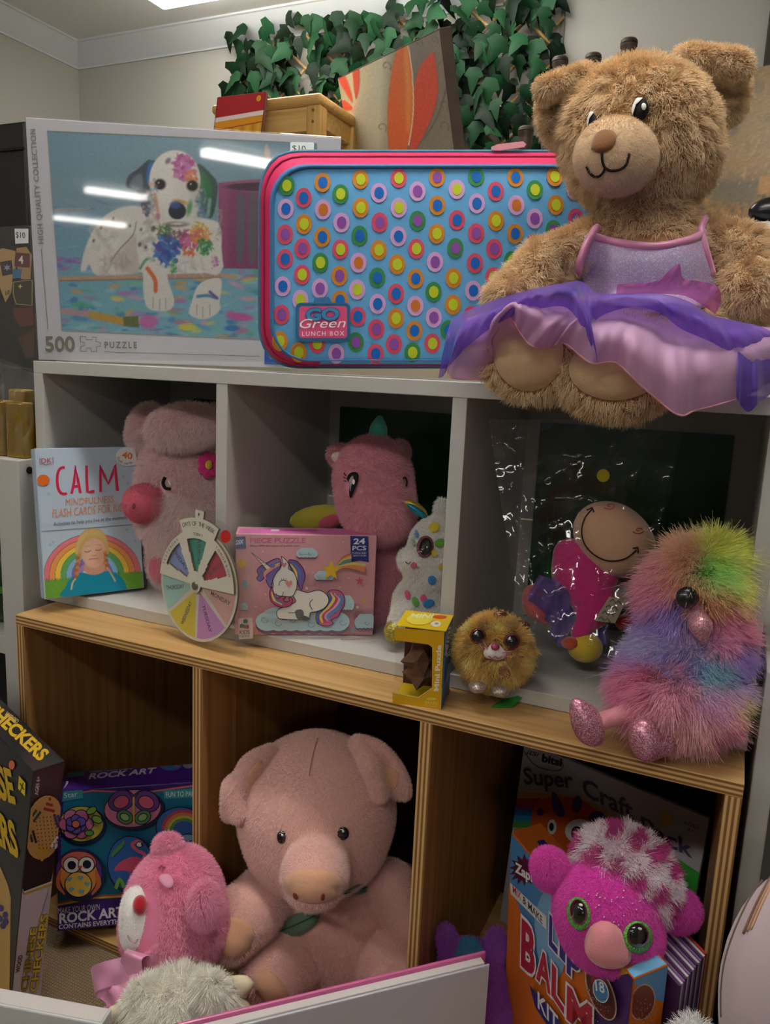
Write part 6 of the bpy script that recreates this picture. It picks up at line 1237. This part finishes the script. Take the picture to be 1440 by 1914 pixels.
for x, y, rx, ry, a in ((1082, 1708, 22, 32, 12), (1193, 1752, 28, 31, 0)):
    e = T.decal('eye', ellpx(x, y, rx, ry, a), m_gg, .003, .006, bv=hb); T.decal('pupil', ellpx(x, y-3, rx*.74, ry*.76, a), m_eye, .008, .006, parent=e, bv=hb); T.decal('eye_glint', ellpx(x+4, y-ry*.52, 4, 2.5, -20), m_eyew, .0145, .0003, parent=e, bv=hb)
T.body('beak', [E_(1132, 1760, 92, 34, 40, 28, (20, 0, 12)), E_(1140, 1782, 96, 38, 22, 24, (0, 0, -8))], velvet('beak_velvet', '#d8868e'), .01, .003)
for k in range(26): a = RNG.uniform(0, 6.28); q = math.sqrt(RNG.random()); T.decal('sequin', ellpx(1150+70*q*math.cos(a), 1688+36*q*math.sin(a)+q*6, 1.5, 1.5, 0, 6), mat('sequin_silver', '#f0d8ec', .2, .6, .3), .0035, .0, bv=hb, smooth=0, rings=1)
bm = bmesh.new(); q = [cam2w(T.c(*p_, -35)[None])[0] for p_ in ((1244, 1590), (1308, 1632), (1300, 1676), (1238, 1650))]; sheet(bm, q, -CF, .001); bm_obj('green_tag', bm, MATS['tag_green'], T.root)

# --- pink bear with satin bow, lower left
T = Toy('pink_bear_plush', 'pink teddy bear plush with white muzzle and satin ribbon bow, lower left', 'plush toy', .90, (.31, -.15, ZB+.0005)); E_, K_b = T.E, T.K
m_pb = velvet('bear_pink', '#e07a9c'); pf = dict(length=.006, col='#fba6c2', radius=.00025, droop=.4, mess=.38, vary=.18)
T.body('body', [E_(325, 1700, 0, 90, 116, 88, (0, 0, -8)), E_(330, 1740, 0, 86, 84, 84, k=.02), E_(320, 1890, -10, 84, 84, 70, k=.015), K_b((260, 1850, 30), (225, 1900, 50), 30, 28)], m_pb, .012, .0045, fur=dict(n=46000, bald=[(265, 1716, 36, 64), (313, 1647, 14, 16)], **pf))
hb = T.bvh
T.body('ear', [E_(314, 1585, 0, 26, 26, 18)], m_pb, .008, .004, fur=dict(n=4500, **pf)); T.body('ear', [E_(384, 1692, 78, 28, 42, 18, (0, 25, 5))], m_pb, .008, .004, fur=dict(n=6500, **pf)); T.stitch('ear_seam', [(374, 1668), (376, 1695), (384, 1718)], 1.5, mat('seam_rose', '#96405c', .9), bv=T.last, off=.003)
T.body('muzzle', [E_(264, 1722, 48, 36, 58, 40, (0, 0, -8)), E_(256, 1690, 52, 24, 30, 30)], velvet('muzzle_snow', '#f0ece8'), .012, .0035, fur=dict(n=9000, length=.0025, col='#fbf8f4', radius=.0002, droop=.3, mess=.35, vary=.06)); mb = T.last
nz = T.decal('nose', ellpx(262, 1692, 13, 18, -6), velvet('nose_red', '#b3152c'), .003, .006, bv=mb); T.stitch('nose_rim', ellpx(262, 1692, 14, 19, -6, 14), 1.6, mat('rim_pink', '#dda0a8', .7), bv=mb, off=.003, parent=nz)
T.stitch('mouth', [(238, 1748), (243, 1758), (252, 1762), (258, 1755)], 2, mat('thread_mauve', '#b99aa0', .7), bv=mb, off=.003); T.decal('cheek', [(297, 1642), (305, 1634), (318, 1636), (325, 1650), (318, 1660), (306, 1656)], velvet('cheek_pale', '#e39ab8'), .007, .001, bv=hb); T.stitch('brow', [(297, 1624), (302, 1618), (308, 1622)], 4, mat('brow_rose', '#b0486c', .8), bv=hb, off=.006)
m_rib = mat('ribbon_satin', '#e69cc0', .28, .55, sheen=.3)
def ribbon(name, path, wd, dz):
    """satin strip swept along pixel points (x, y, dz), wd = (dx, dy) half width direction"""
    P = spline(np.array(path, float), 6); W_ = np.array(wd, float); n = len(P); V = []
    for s_ in (-1, -.5, 0, .5, 1): V.append(np.array([cam2w(T.c(p_[0]+s_*W_[0]*(1+.15*math.sin(i*.4)), p_[1]+s_*W_[1], p_[2]+6*math.sin(i*.7)*abs(s_))[None])[0] for i, p_ in enumerate(P)]))
    V = np.concatenate(V); Fc = [[k*n+i, k*n+i+1, (k+1)*n+i+1, (k+1)*n+i] for k in range(4) for i in range(n-1)]; return mesh(name, V, Fc, m_rib, T.root, smooth=True)
ribbon('bow_loop', [(262, 1812, 85), (225, 1815, 110), (180, 1828, 105), (178, 1842, 90), (220, 1838, 80), (262, 1825, 80)], (4, 24), 0); ribbon('bow_loop', [(255, 1850, 88), (246, 1810, 110), (250, 1785, 112), (266, 1782, 95), (278, 1805, 82), (265, 1835, 80)], (20, 6), 0)
ribbon('bow_tail', [(258, 1830, 95), (235, 1848, 108), (215, 1868, 112), (205, 1880, 110)], (16, 14), 0); ribbon('bow_tail', [(262, 1835, 92), (258, 1865, 100), (250, 1890, 102)], (20, 4), 0); T.ball('bow_knot', 258, 1828, 98, 17, 16, 12, m_rib)

# --- cream dog at the bottom
T = Toy('cream_dog_plush', 'shaggy cream dog plush with fabric bow at the bottom edge', 'plush toy', .83, (.38, -.24, ZB+.0005)); E_, K_b = T.E, T.K
m_cd = velvet('dog_cream', '#ddd4be'); cf = dict(length=.012, col='#fbf6e8', radius=.0003, droop=.5, mess=.42, vary=.18, clump=.008)
T.body('body', [E_(335, 1885, 0, 78, 68, 66), E_(330, 1960, 20, 70, 60, 60, k=.02), E_(340, 2010, -10, 84, 66, 76, k=.02)], m_cd, .012, .0045, fur=dict(n=30000, **cf))
T.body('ear', [E_(398, 1862, 35, 30, 42, 18, (0, 0, 28))], m_cd, .01, .004, fur=dict(n=7000, **cf)); T.body('ear', [E_(262, 1880, 20, 26, 44, 18, (0, 0, -22))], m_cd, .01, .004, fur=dict(n=7000, **cf))
m_cot = mat('bow_cotton', '#dccfae', .9, .15, bump=.3, bscale=90)
for pr_ in ([E_(440, 1846, 20, 36, 22, 14, (0, 0, 14))], [E_(438, 1884, 20, 34, 22, 14, (0, 0, -10))]): T.body('bow_loop', pr_, m_cot, .006, .0035)
T.ball('bow_tail', 215, 1905, 10, 20, 26, 14, m_cot)

# --- purple plush behind the book
T = Toy('purple_plush', 'shaggy purple plush with pointed ears and blue tuft behind the pink-edged book', 'plush toy', .90, (.67, .0, ZF+.0005)); E_, K_b = T.E, T.K
pf = dict(length=.008, col='#a44cbe', radius=.0003, droop=.35, mess=.45, vary=.3)
T.body('body', [E_(880, 1815, 0, 56, 50, 48), E_(905, 1890, -10, 52, 70, 46, k=.02)], velvet('plush_purple', '#7a2f94'), .012, .0045, fur=dict(n=20000, **pf))
for x, y, a in ((838, 1762, 12), (926, 1768, -8)): T.body('ear', [E_(x, y, 10, 13, 32, 9, (0, 0, a))], velvet('plush_purple', '#7a2f94'), .006, .0035, fur=dict(n=3500, **pf))
T.body('tuft', [E_(875, 1778, 15, 18, 14, 12)], velvet('tuft_blue', '#2f8ab0'), .006, .0035, fur=dict(n=3000, length=.009, col='#3f9cc0', radius=.0003, droop=.2, mess=.6, vary=.3))

# --- white fluff at the bottom right
T = Toy('white_plush', 'top of a fluffy white plush at the bottom right edge', 'plush toy', .66, (.90, -.2, ZB+.0005)); E_, K_b = T.E, T.K
T.body('head', [E_(1296, 1940, 0, 34, 34, 30), E_(1296, 2040, -5, 44, 90, 40, k=.02), E_(1296, 2240, -5, 60, 170, 50, k=.03)], velvet('plush_white', '#cfcdca'), .012, .004, fur=dict(n=9000, length=.009, col='#dddbd8', radius=.0003, droop=.3, mess=.5, vary=.1))

# ------------------------------------------------------------ right edge: cushion, basket, tub
T = Toy('cushion', 'pale mauve cushion with cord piping at the lower right edge', 'cushion', .63, (1.0, -.16, ZB+.0005)); E_ = T.E
m_cu = mat('cushion_cotton', '#b9a6aa', .85, .2, bump=.25, bscale=14, sheen=.3)
T.body('cover', [E_(1503, 1800, 0, 120, 180, 62, (0, 0, -8)), E_(1525, 1900, 0, 148, 200, 70, (0, 0, -8), .05), E_(1530, 2160, -10, 140, 380, 70, k=.05)], m_cu, .02, .006)
hb = T.bvh
T.stitch('piping', [(1349, 1900), (1349, 1850), (1355, 1800), (1372, 1745), (1398, 1688), (1426, 1645)], 5, mat('piping_brown', '#6a564c', .8), off=.0, bv=hb)
for k in range(3): T.stitch('stripe', [(1390+k*7, 1745-k*4), (1414+k*8, 1690-k*6), (1440+k*8, 1640-k*6)], 5, mat('stripe_%d' % k, ['#7a5a4a', '#a8846c', '#c09a78'][k], .85), off=.0005, bv=hb)
bk = root('wicker_basket', 'brown woven wicker basket inside the right white cabinet', 'basket', (1.12, .05, -.434))
m_wk = mat('wicker', '#5f4630', .7, .3, vary=.35, vscale=50)
V, Fc = lathe([(.11, 0), (.135, .1), (.15, .25), (.145, .27), (.13, .27), (.125, .1), (.1, .02)], (1.12, .06, -.4335), n=28); mesh('basket_wall', V, Fc, m_wk, bk, smooth=True)
for i in range(13):
    zz = -.425+i*.02; r_ = .113+.037*min(1, (i*.02)/.25)+.004; n = 40; P = [(1.12+(r_+.004*(1 if (j+i) % 2 else -1))*math.cos(j*2*math.pi/n), .06+(r_+.004*(1 if (j+i) % 2 else -1))*math.sin(j*2*math.pi/n), zz+.003*math.sin(j*3.14)) for j in range(n+1)]
    V, Fc = tubegeo(P, .0085, 6, False); mesh('weave_strand', V, Fc, m_wk, bk, smooth=True)
tb2 = root('cream_tub', 'cream plastic tub on top of the right white cabinet', 'tub', (1.01, .1, RZ)); V, Fc = lathe([(.062, .0004), (.068, .004), (.07, .02), (.0715, .024), (.073, .155), (.0765, .157), (.0765, .168), (.07, .17), (.068, .03)], (1.012, .05, RZ), n=36); mesh('tub_body', V, Fc, mat('tub_cream', '#c9b98c', .4, .4), tb2, smooth=True)
V, Fc = lathe([(.078, .171), (.079, .178), (.076, .183), (.0, .184)], (1.012, .05, RZ), n=36); mesh('lid', V, Fc, mat('tub_lid', '#d5cdb4', .4), tb2, smooth=True)

# ------------------------------------------------------------ left edge
LT = LZ+.0004
p0 = PY(60, 300, .335); t_ = root('black_case', 'tall black case standing behind the puzzle box at the left edge', 'case', (p0[0]-.17, .335, LT)); zt_ = PY(20, 229, .325)[2]
m_bk = mat('case_black', '#121214', .4, .5); box('case_body', (p0[0]-.36, .322, LT), (p0[0], .349, zt_), m_bk, t_, .006); box('case_lid', (p0[0]-.355, .318, zt_-.05), (p0[0]-.005, .322, zt_-.045), mat('case_seam', '#050505', .6), t_, 0)
pa = PY(-120, 668, .27); pb_ = PY(72, 668, .27); ztop = PY(20, 424, .27)[2]
B = Board('fantasy_game_box', 'dark board game box with parchment tokens and ten dollar sticker, left edge', 'game box', (pa[0], .27, LT), pb_[0]-pa[0], ztop-LT, .04, 0, 0); B.box('box', mat('game_dark', '#23211f', .4, .4, vary=.4, vscale=14))
z = (0, 200, 3.828); pr = B.front(z)
for pts, col in (([(-60, 1040), (20, 1010), (110, 1030), (130, 1100), (95, 1200), (80, 1330), (40, 1400), (0, 1290), (-60, 1240)], '#a8875c'), ([(120, 1010), (190, 1000), (230, 1060), (220, 1240), (150, 1230), (110, 1100)], '#9c7c54'), ([(0, 1110), (85, 1095), (95, 1195), (20, 1210)], '#33323a'), ([(112, 1040), (215, 1050), (215, 1150), (104, 1140)], '#5c3038'), ([(92, 1160), (160, 1160), (150, 1225), (92, 1230)], '#3a6a84'), ([(90, 1240), (240, 1230), (240, 1430), (110, 1420), (88, 1330)], '#38342a'), ([(90, 1440), (240, 1430), (245, 1560), (150, 1575), (110, 1520)], '#5a2c26'), ([(130, 1650), (250, 1590), (250, 1790), (190, 1800)], '#4a3226'), ([(-60, 1440), (60, 1480), (110, 1700), (180, 1830), (-60, 1830)], '#1c1e20')): pr.poly(pts, col)
pr.text('4', (138, 1120), (172, 1122), 55, '#d8d2c8', .02); pr.star(55, 1150, 28, '#8c98a4', 6, .4); pr.line([(100, 1255), (160, 1245), (235, 1240), (235, 1420), (120, 1410), (100, 1340)], 5, '#a89a5c', closed=True); pr.star(150, 1285, 18, '#c9b43a', 4, .4); pr.text('10', (45, 1345), (75, 1335), 26, '#4a3a24', .02)
pr.poly([(110, 872), (210, 872), (210, 975), (116, 980)], '#d8dcdc'); pr.text('$10', (120, 935), (188, 940), 40, '#1c1c1c', .01); pr.build('front_print', B.root); B.box('shrink_wrap', mat_film('shrink_film3', amount=.10, rough=.05), (-.001, -.0025, -.0002), (B.w+.001, .041, B.h+.0008), .001)
# gold packets in a clear bag on the cabinet
z = (0, 670, 9.114); m_gold = mat('gold_foil', '#a5822c', .3, .6, .7, bump=.5, bscale=90)
gb = root('gold_packet_bag', 'clear bag of gold foil packets standing on the left white cabinet', 'bag', (-.06, .03, LT))
for pts, Y in (((80, 1600, 160, 760, 410, 780), .0), ((-200, 1580, 70, 1590, 0, 0), .0)): pass
def packet(x0, x1, y0, y1, Y, d=.022):
    a, b = PY(x0, y1, Y), PY(x1, y1, Y); t = PY((x0+x1)/2, y0, Y); return box('gold_packet', (a[0], Y, LT), (b[0], Y+d, t[2]), m_gold, gb, .003)
packet(12, 44, 752, 849, -.015); packet(-30, 9, 748, 846, -.012); packet(18, 46, 728, 830, .03)
film('bag_film', None, 30, .0035, mat_film('bag_film2', amount=.12, rough=.07), gb, seed=21, pts3=[PY(-30, 660, -.022), PY(62, 694, -.022), PY(50, 852, -.024), PY(-30, 852, -.024)], sc_=2.0); film('bag_film_back', None, 14, .003, MATS['bag_film2'], gb, seed=22, pts3=[PY(-30, 668, .058), PY(60, 698, .058), PY(58, 820, .058), PY(-30, 820, .058)], sc_=1.6)
a, b = PY(44, 835, .09), PY(74, 835, .09)
bb = root('lettered_book', 'small black and cream lettered book box by the white shelf side', 'book', (b[0]-.02, .1, LT)); zt2 = PY(60, 690, .09)[2]
x1_ = -.003
box('cover', (-.16, .085, LT), (x1_, .125, zt2), mat('book_black', '#191a1c', .5), bb, .001); pr = Print((-.16, .085, LT), (1, 0, 0), (0, 0, 1), z); pr.poly([(420, 920), (640, 915), (640, 1180), (430, 1185)], '#b9ab84'); pr.text('ry', (470, 1350), (588, 1350), 62, '#c9bfa4', 0); pr.line([(450, 1045), (610, 1040)], 16, '#7a7258'); pr.line([(450, 1095), (610, 1090)], 12, '#7a7258'); pr.build('lettering', bb)
# dark green things on the shelf inside the left cabinet
V_, F_ = sphere(20); gr = root('green_toy_case', 'dark green rounded case on the shelf inside the left white cabinet', 'case', (-.12, .1, -.062)); q = V_.copy(); q = np.sign(q)*np.abs(q)**.55; mesh('case_shell', q*np.array([.07, .06, .062])+np.array([-.125, .06, .0005]), F_, mat('case_green', '#123018', .4, .5), gr, smooth=True); box('case_band', (-.192, -.004, -.004), (-.058, .0, .006), mat('band_lime', '#4a7a24', .5), gr, .001)

# ------------------------------------------------------------ behind: stool, pictures, pegs, map
m_st = grain('stool_pine', '#cfa766', '#b98e4c', 'x', .45); m_stz = grain('stool_pine_leg', '#c9a05e', '#b08646', 'z', .45)
X0, X1s, Y0, Y1s, ZT = -.56, -.225, 1.15, 1.385, 1.052
st = root('wooden_stool', 'small pine stool standing on the counter by the ivy', 'stool', (-.39, 1.26, BZ))
bm = bmesh.new(); bmbox(bm, (X0-.01, Y0-.01, ZT-.026), (X1s+.006, Y1s+.01, ZT), .01, seg=3); bm_obj('seat', bm, m_st, st)
for x in (X0, X1s-.042):
    for y in (Y0, Y1s-.042): box('leg', (x, y, BZ+.0003), (x+.042, y+.042, ZT-.026), m_stz, st, .004)
for y in (Y0+.008, Y1s-.03): box('apron', (X0+.042, y, ZT-.088), (X1s-.042, y+.02, ZT-.026), m_st, st, .001); box('stretcher', (X0+.042, y, ZT-.26), (X1s-.042, y+.02, ZT-.225), m_st, st, .001)
for x in (X0+.008, X1s-.03): box('apron', (x, Y0+.042, ZT-.075), (x+.02, Y1s-.042, ZT-.026), m_st, st, .001); box('stretcher', (x, Y0+.042, ZT-.20), (x+.02, Y1s-.042, ZT-.165), m_st, st, .001)
for zz in (ZT-.04, ZT-.068): V, Fc = lathe([(.004, 0), (.004, .0012), (.0015, .0015)], (X1s-.021, Y0-.0001, zz), (0, -1, 0), 10); mesh('screw', V, Fc, mat('screw_brown', '#6a4c28', .5), st)
# small red painting leaning on the stool
Xp, Up, Np = frame(.005, .18); Ap = np.array((-.5304, 1.0972, .954)); dz_ = (.954-BZ-.002)/math.cos(.18); Ap = Ap-Up*dz_
B = Board('small_painting', 'small red, white and orange painting leaning against the pine stool', 'painting', Ap, .1585, .1074+dz_, .01, .005, .18); B.box('canvas_block', mat('canvas_edge', '#5a2a1e', .7)); H = B.h; pr = B.front(uv=True); w_ = B.w-.002
pr.poly([(.003, H-.06), (w_, H-.052), (w_, H-.002), (.003, H-.002)], '#b3242e'); pr.poly([(.003, H-.07), (w_, H-.062), (w_, H-.05), (.003, H-.058)], '#e4d4d0'); pr.poly([(.003, H-.094), (w_, H-.082), (w_, H-.062), (.003, H-.07)], '#dc9420'); pr.poly([(.003, .002), (w_, .002), (w_, H-.082), (.003, H-.094)], '#d09a2c'); pr.line([(.003, H-.093), (w_, H-.081)], .003, '#a8401c')
for k in range(9): pr.poly([(.006+k*.017, .01), (.016+k*.017, .01), (.016+k*.017, H-.092+k*.0012), (.006+k*.017, H-.096+k*.0012)], ['#dca63c', '#c9822a'][k % 2])
pr.ell(w_-.018, H-.018, .0075, .0085, '#d8a018'); pr.build('painted_face', B.root)
# big petal canvas
k_ = .765; Ac = CP+(np.array((-.5905, 2.2698, .7))-CP)*k_; wc, hc_ = .9594*k_, .7625*k_; Xc, Uc, Nc = frame(-.828, -.287, -.175); lift = (BZ+.003-min(Ac[2], (Ac+Xc*wc)[2]))/Uc[2]; Ac = Ac+Uc*lift; hc_ -= lift
B = Board('petal_canvas', 'canvas painting of orange petals with scrolls leaning in front of the ivy', 'painting', Ac, wc, hc_, .026, -.828, -.287, -.175)
B.box('canvas_block', mat('canvas_brown', '#4d4036', .8, .2, vary=.3, vscale=25), bev=.002); z = (600, 30, 4.8)
cq_ = [(PX(B.pt(u*B.w, v*B.h))-np.array(z[:2]))*z[2] for u, v in ((.006, .992), (.994, .992), (.994, .01), (.006, .01))]; c = Canvas(110, 60, 1230, 1600, 10, z, cq_)
for k in range(3): c.C[..., k] = np.interp(c.X+0.04*c.Y, [130, 330, 560, 700, 880, 1200], [rgb(x)[k] for x in ('#a39a80', '#cdc3a4', '#cfc6aa', '#8f8872', '#80776a', '#857a68')])
for pts, c1 in (([(690, 300), (740, 255), (775, 250), (800, 340), (822, 560), (838, 760), (830, 960), (790, 1160), (700, 1300), (620, 1250), (600, 1000), (605, 760), (640, 480)], '#e06a38'), ([(1005, 325), (1030, 400), (1052, 600), (1040, 760), (980, 950), (880, 1150), (800, 1250), (820, 1000), (845, 620), (900, 440)], '#d8513a'), ([(160, 560), (205, 525), (240, 590), (275, 700), (280, 770), (220, 680)], '#d8553c'), ([(290, 480), (340, 455), (345, 620), (315, 740), (298, 640)], '#d8553c'), ([(165, 790), (210, 755), (285, 825), (230, 845), (175, 830)], '#d8553c')):
    c.poly(np.array(pts)+np.array([4, 6]), '#5a5048', 16, 5, .7); c.poly(pts, c1, 8, 5)
c.poly([(745, 270), (775, 262), (795, 400), (815, 700), (800, 1000), (770, 1000), (760, 600)], '#e8a04e', 40, 4, .7); c.line([(782, 260), (810, 420), (830, 650), (828, 900), (790, 1160)], 9, '#ecdcc0', 5, 5)
for x, y, r_ in ((880, 240, 40), (1020, 215, 38), (585, 450, 50), (1100, 990, 55), (545, 1000, 50), (1080, 430, 40), (1100, 800, 50)): c.line([(x+r_*t*math.cos(7*t), y+r_*t*math.sin(7*t)) for t in np.linspace(.2, 1, 18)], 8, '#5c564c', 5, 2, .8)
c.line([(1130, 640), (1050, 900), (930, 1100)], 16, '#5f594e', 8, 4, .7); c.line([(290, 830), (270, 900), (330, 760)], 10, '#d8a890', 6, 4); c.ell(305, 1105, 18, 18, '#a86a48', 8); c.grain(.015)
c.build('painted_face', B.front(z), B.root, mat_vcol('oil_print', .6, .3), layer=3)
# turned wooden pegs
m_pg2 = mat('turned_wood', '#4a3a2c', .5, .4, vary=.3, vscale=40)
for i, (x, y) in enumerate(((1048, 108), (1110, 102), (1177, 74), (984, 238))):
    p_ = PY(x, y, 1.3); lb_ = ['turned dark wood peg behind the bear, leftmost of the three above its head', 'turned dark wood peg behind the bear, middle of the three above its head', 'tallest turned dark wood peg rising behind the bear head', 'short turned dark wood peg among the ivy leaves'][i]
    t = root('wooden_peg', lb_, 'peg', (p_[0], 1.3, BZ+.0004), 'turned pegs on the back counter'); h = p_[2]-BZ
    V, Fc = lathe([(.03, 0), (.03, .012), (.012, .02), (.01, h-.07), (.009, h-.062), (.016, h-.05), (.018, h-.03), (.0165, h-.022), (.02, h-.018), (.02, h-.004), (.017, h), (.004, h)], (p_[0], 1.3, BZ+.0004), n=16); mesh('spindle', V, Fc, m_pg2, t, smooth=True); V, Fc = lathe([(.0203, h-.012), (.0206, h-.010), (.0203, h-.008)], (p_[0], 1.3, BZ+.0004), n=16); mesh('groove_ring', V, Fc, mat('peg_ring', '#2c221a', .5), t, smooth=True)
# parchment map on the right
A1, A2 = PY(1290, 400, .90), PY(1475, 400, .90)
B = Board('map_print', 'old parchment style map print in plastic wrap behind the bear', 'map', (A1[0]-.03, .95, BZ+.003), A2[0]-A1[0]+.10, .305, .012, -.30, .10); B.box('backing', mat('map_card', '#7a6234', .7)); z = (1240, 20, 4.785)
cq_ = [(PX(B.pt(u*B.w, v*B.h))-np.array(z[:2]))*z[2] for u, v in ((.006, .992), (.994, .992), (.994, .01), (.006, .01))]; c = Canvas(60, 60, 1180, 1900, 14, z, cq_); c.vgrad([(60, '#8a6c34'), (420, '#86744c'), (800, '#8c8060'), (1400, '#8f7c50'), (1560, '#6a6048'), (1680, '#7d6a38'), (1900, '#8a6a2c')])
c.dabs(60, (60, 200, 1180, 500), ['#4a3c28', '#6a5428', '#a8823c'], (10, 50), (6, 20), a=.5); c.dabs(70, (300, 450, 1180, 1500), ['#a09474', '#6f6650', '#7d7258'], (15, 60), (8, 40), a=.35, rot=.8); c.dabs(40, (300, 1640, 1180, 1800), ['#3c3220', '#a8843a', '#5a4420'], (10, 26), (14, 34), a=.7)
c.poly([(450, 1540), (860, 1520), (800, 1720), (440, 1700)], '#5c5a4c', 14, a=.8); c.poly([(860, 1480), (1180, 1460), (1180, 1650), (850, 1640)], '#a8823a', 10); c.line([(800, 440), (1000, 395), (1180, 380)], 14, '#3c3428', 6)
for k in range(16): x, y = RNG.uniform(650, 1100), RNG.uniform(850, 1500); c.line([(x, y), (x-RNG.uniform(30, 120), y+RNG.uniform(60, 200))], 5, '#b8ac88', 4, a=.6)
c.ell(820, 480, 40, 60, '#5a4c44', 14, .3, .7); c.ell(850, 680, 60, 60, '#6a6458', 20, 0, .6); c.ell(640, 1040, 40, 90, '#5c554c', 16, .4, .7); c.grain(.03); c.C *= np.array([.92, .80, .58])
c.build('map_face', B.front(z), B.root, m_pic, layer=3)
B.box('plastic_wrap', mat_film('map_film', amount=.012, rough=.3), (-.001, -.0025, -.0002), (B.w+.001, .0128, B.h+.001), .001)
p_ = PY(1432, 385, .83); t = root('black_pouch', 'shiny black pouch lying on the counter in front of the map', 'pouch', (p_[0], .83, BZ+.0004)); V_, F_ = sphere(18); q = V_.copy(); mesh('pouch_body', q*np.array([.05, .022, .026])+np.array([p_[0]+.022, .835, BZ+.027]), F_, mat('pouch_black', '#101216', .25, .5, bump=.4, bscale=40), t, smooth=True); box('pouch_strap', (p_[0]-.06, .815, BZ+.0005), (p_[0]+.08, .845, BZ+.005), mat('strap_black', '#0c0c0e', .5), t, .002)
p_ = PY(1437, 40, 1.5); t = root('dark_post', 'dark wooden post against the back wall at the top right corner', 'post', (p_[0]+.05, 1.55, BZ)); box('post_body', (p_[0], 1.50, BZ+.0003), (p_[0]+.09, 1.585, CEIL-.09), mat('post_brown', '#3c3028', .6, .3, vary=.2), t, .004); box('post_cap', (p_[0]-.01, 1.49, CEIL-.09), (p_[0]+.1, 1.59, CEIL-.075), MATS['post_brown'], t, .003)

# ------------------------------------------------------------ ivy on a willow trellis
iv = root('ivy_trellis', 'artificial ivy on a willow trellis hung on the back wall', 'trellis', (-.25, 1.59, .75))
m_wil = mat('willow', '#b0935c', .7, .3, vary=.3, vscale=60); xa, xb_, za, zb_ = -.80, .30, .76, CEIL-.075
for sgn in (1, -1):
    for k in range(-8, 16):
        x0 = xa+k*.11; P0 = np.array([x0, 1.575+.004*sgn, za]); dx = (zb_-za)*sgn*1.15; P1 = np.array([x0+dx, 1.575+.004*sgn, zb_])
        t0, t1 = 0., 1.
        for lim, s_ in ((xa, 1), (xb_, -1)):
            d0, d1 = (P0[0]-lim)*s_, (P1[0]-lim)*s_
            if d0 < 0 and d1 < 0: t1 = -1; break
            if d0 < 0: t0 = max(t0, -d0/(d1-d0))
            elif d1 < 0: t1 = min(t1, d0/(d0-d1))
        if t1-t0 < .12: continue
        a, b = P0+(P1-P0)*t0, P0+(P1-P0)*t1; V, Fc = tubegeo([a, (a+b)/2+np.array([0, -.002, .004]), b], [.0045, .005, .004], 6); mesh('willow_stick', V, Fc, m_wil, iv, smooth=True)
def leafgeo():
    o = np.array([(0, 0), (.26, .02), (.46, .34), (.26, .46), (.17, .78), (0, 1.18), (-.17, .78), (-.26, .46), (-.46, .34), (-.26, .02)]); o[:, 1] *= -1
    V = [(x, y, -.10*abs(x)*2-.12*y*y) for x, y in o]; mid = [(0, -.35, .02), (0, -.7, -.03)]; V += mid
    Fc = [[0, 10, 2, 1][::-1], [10, 11, 4, 3, 2][::-1], [11, 5, 4][::-1], [0, 9, 8, 10][::-1], [10, 8, 7, 6, 11][::-1], [11, 6, 5][::-1]]
    return np.array(V), Fc
LV, LF = leafgeo()
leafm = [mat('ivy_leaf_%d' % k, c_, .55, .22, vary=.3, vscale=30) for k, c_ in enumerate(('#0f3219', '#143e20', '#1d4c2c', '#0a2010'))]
lme = []
for m_ in leafm:
    me = bpy.data.meshes.new('leaf'); me.from_pydata(LV.tolist(), [], LF); me.materials.append(m_); me.polygons.foreach_set('use_smooth', np.ones(len(me.polygons), bool)); lme.append(me)
def leafmat(x, z_, y, s_, rz, tx, ty): return Matrix.Translation((x, y, z_)) @ Matrix.Rotation(ty, 4, 'Z') @ Matrix.Rotation(math.pi/2+tx, 4, 'X') @ Matrix.Rotation(rz, 4, 'Z') @ Matrix.Scale(s_, 4)
io = Vector(org(iv))
for k in range(300):
    gx, gz = k % 25, k//25; x = xa+(gx+RNG.random())*(xb_-xa)/25; z_ = .93+(gz+RNG.random())*(zb_-.90)/12
    o = bpy.data.objects.new('ivy_leaf', lme[k % 4]); COL.objects.link(o); o.parent = iv
    o.matrix_local = Matrix.Translation(-io) @ leafmat(x, z_+.02, 1.545-.03*RNG.random(), RNG.uniform(.05, .08), RNG.normal()*.5, RNG.normal()*.35+.12, RNG.normal()*.5)
bg = []
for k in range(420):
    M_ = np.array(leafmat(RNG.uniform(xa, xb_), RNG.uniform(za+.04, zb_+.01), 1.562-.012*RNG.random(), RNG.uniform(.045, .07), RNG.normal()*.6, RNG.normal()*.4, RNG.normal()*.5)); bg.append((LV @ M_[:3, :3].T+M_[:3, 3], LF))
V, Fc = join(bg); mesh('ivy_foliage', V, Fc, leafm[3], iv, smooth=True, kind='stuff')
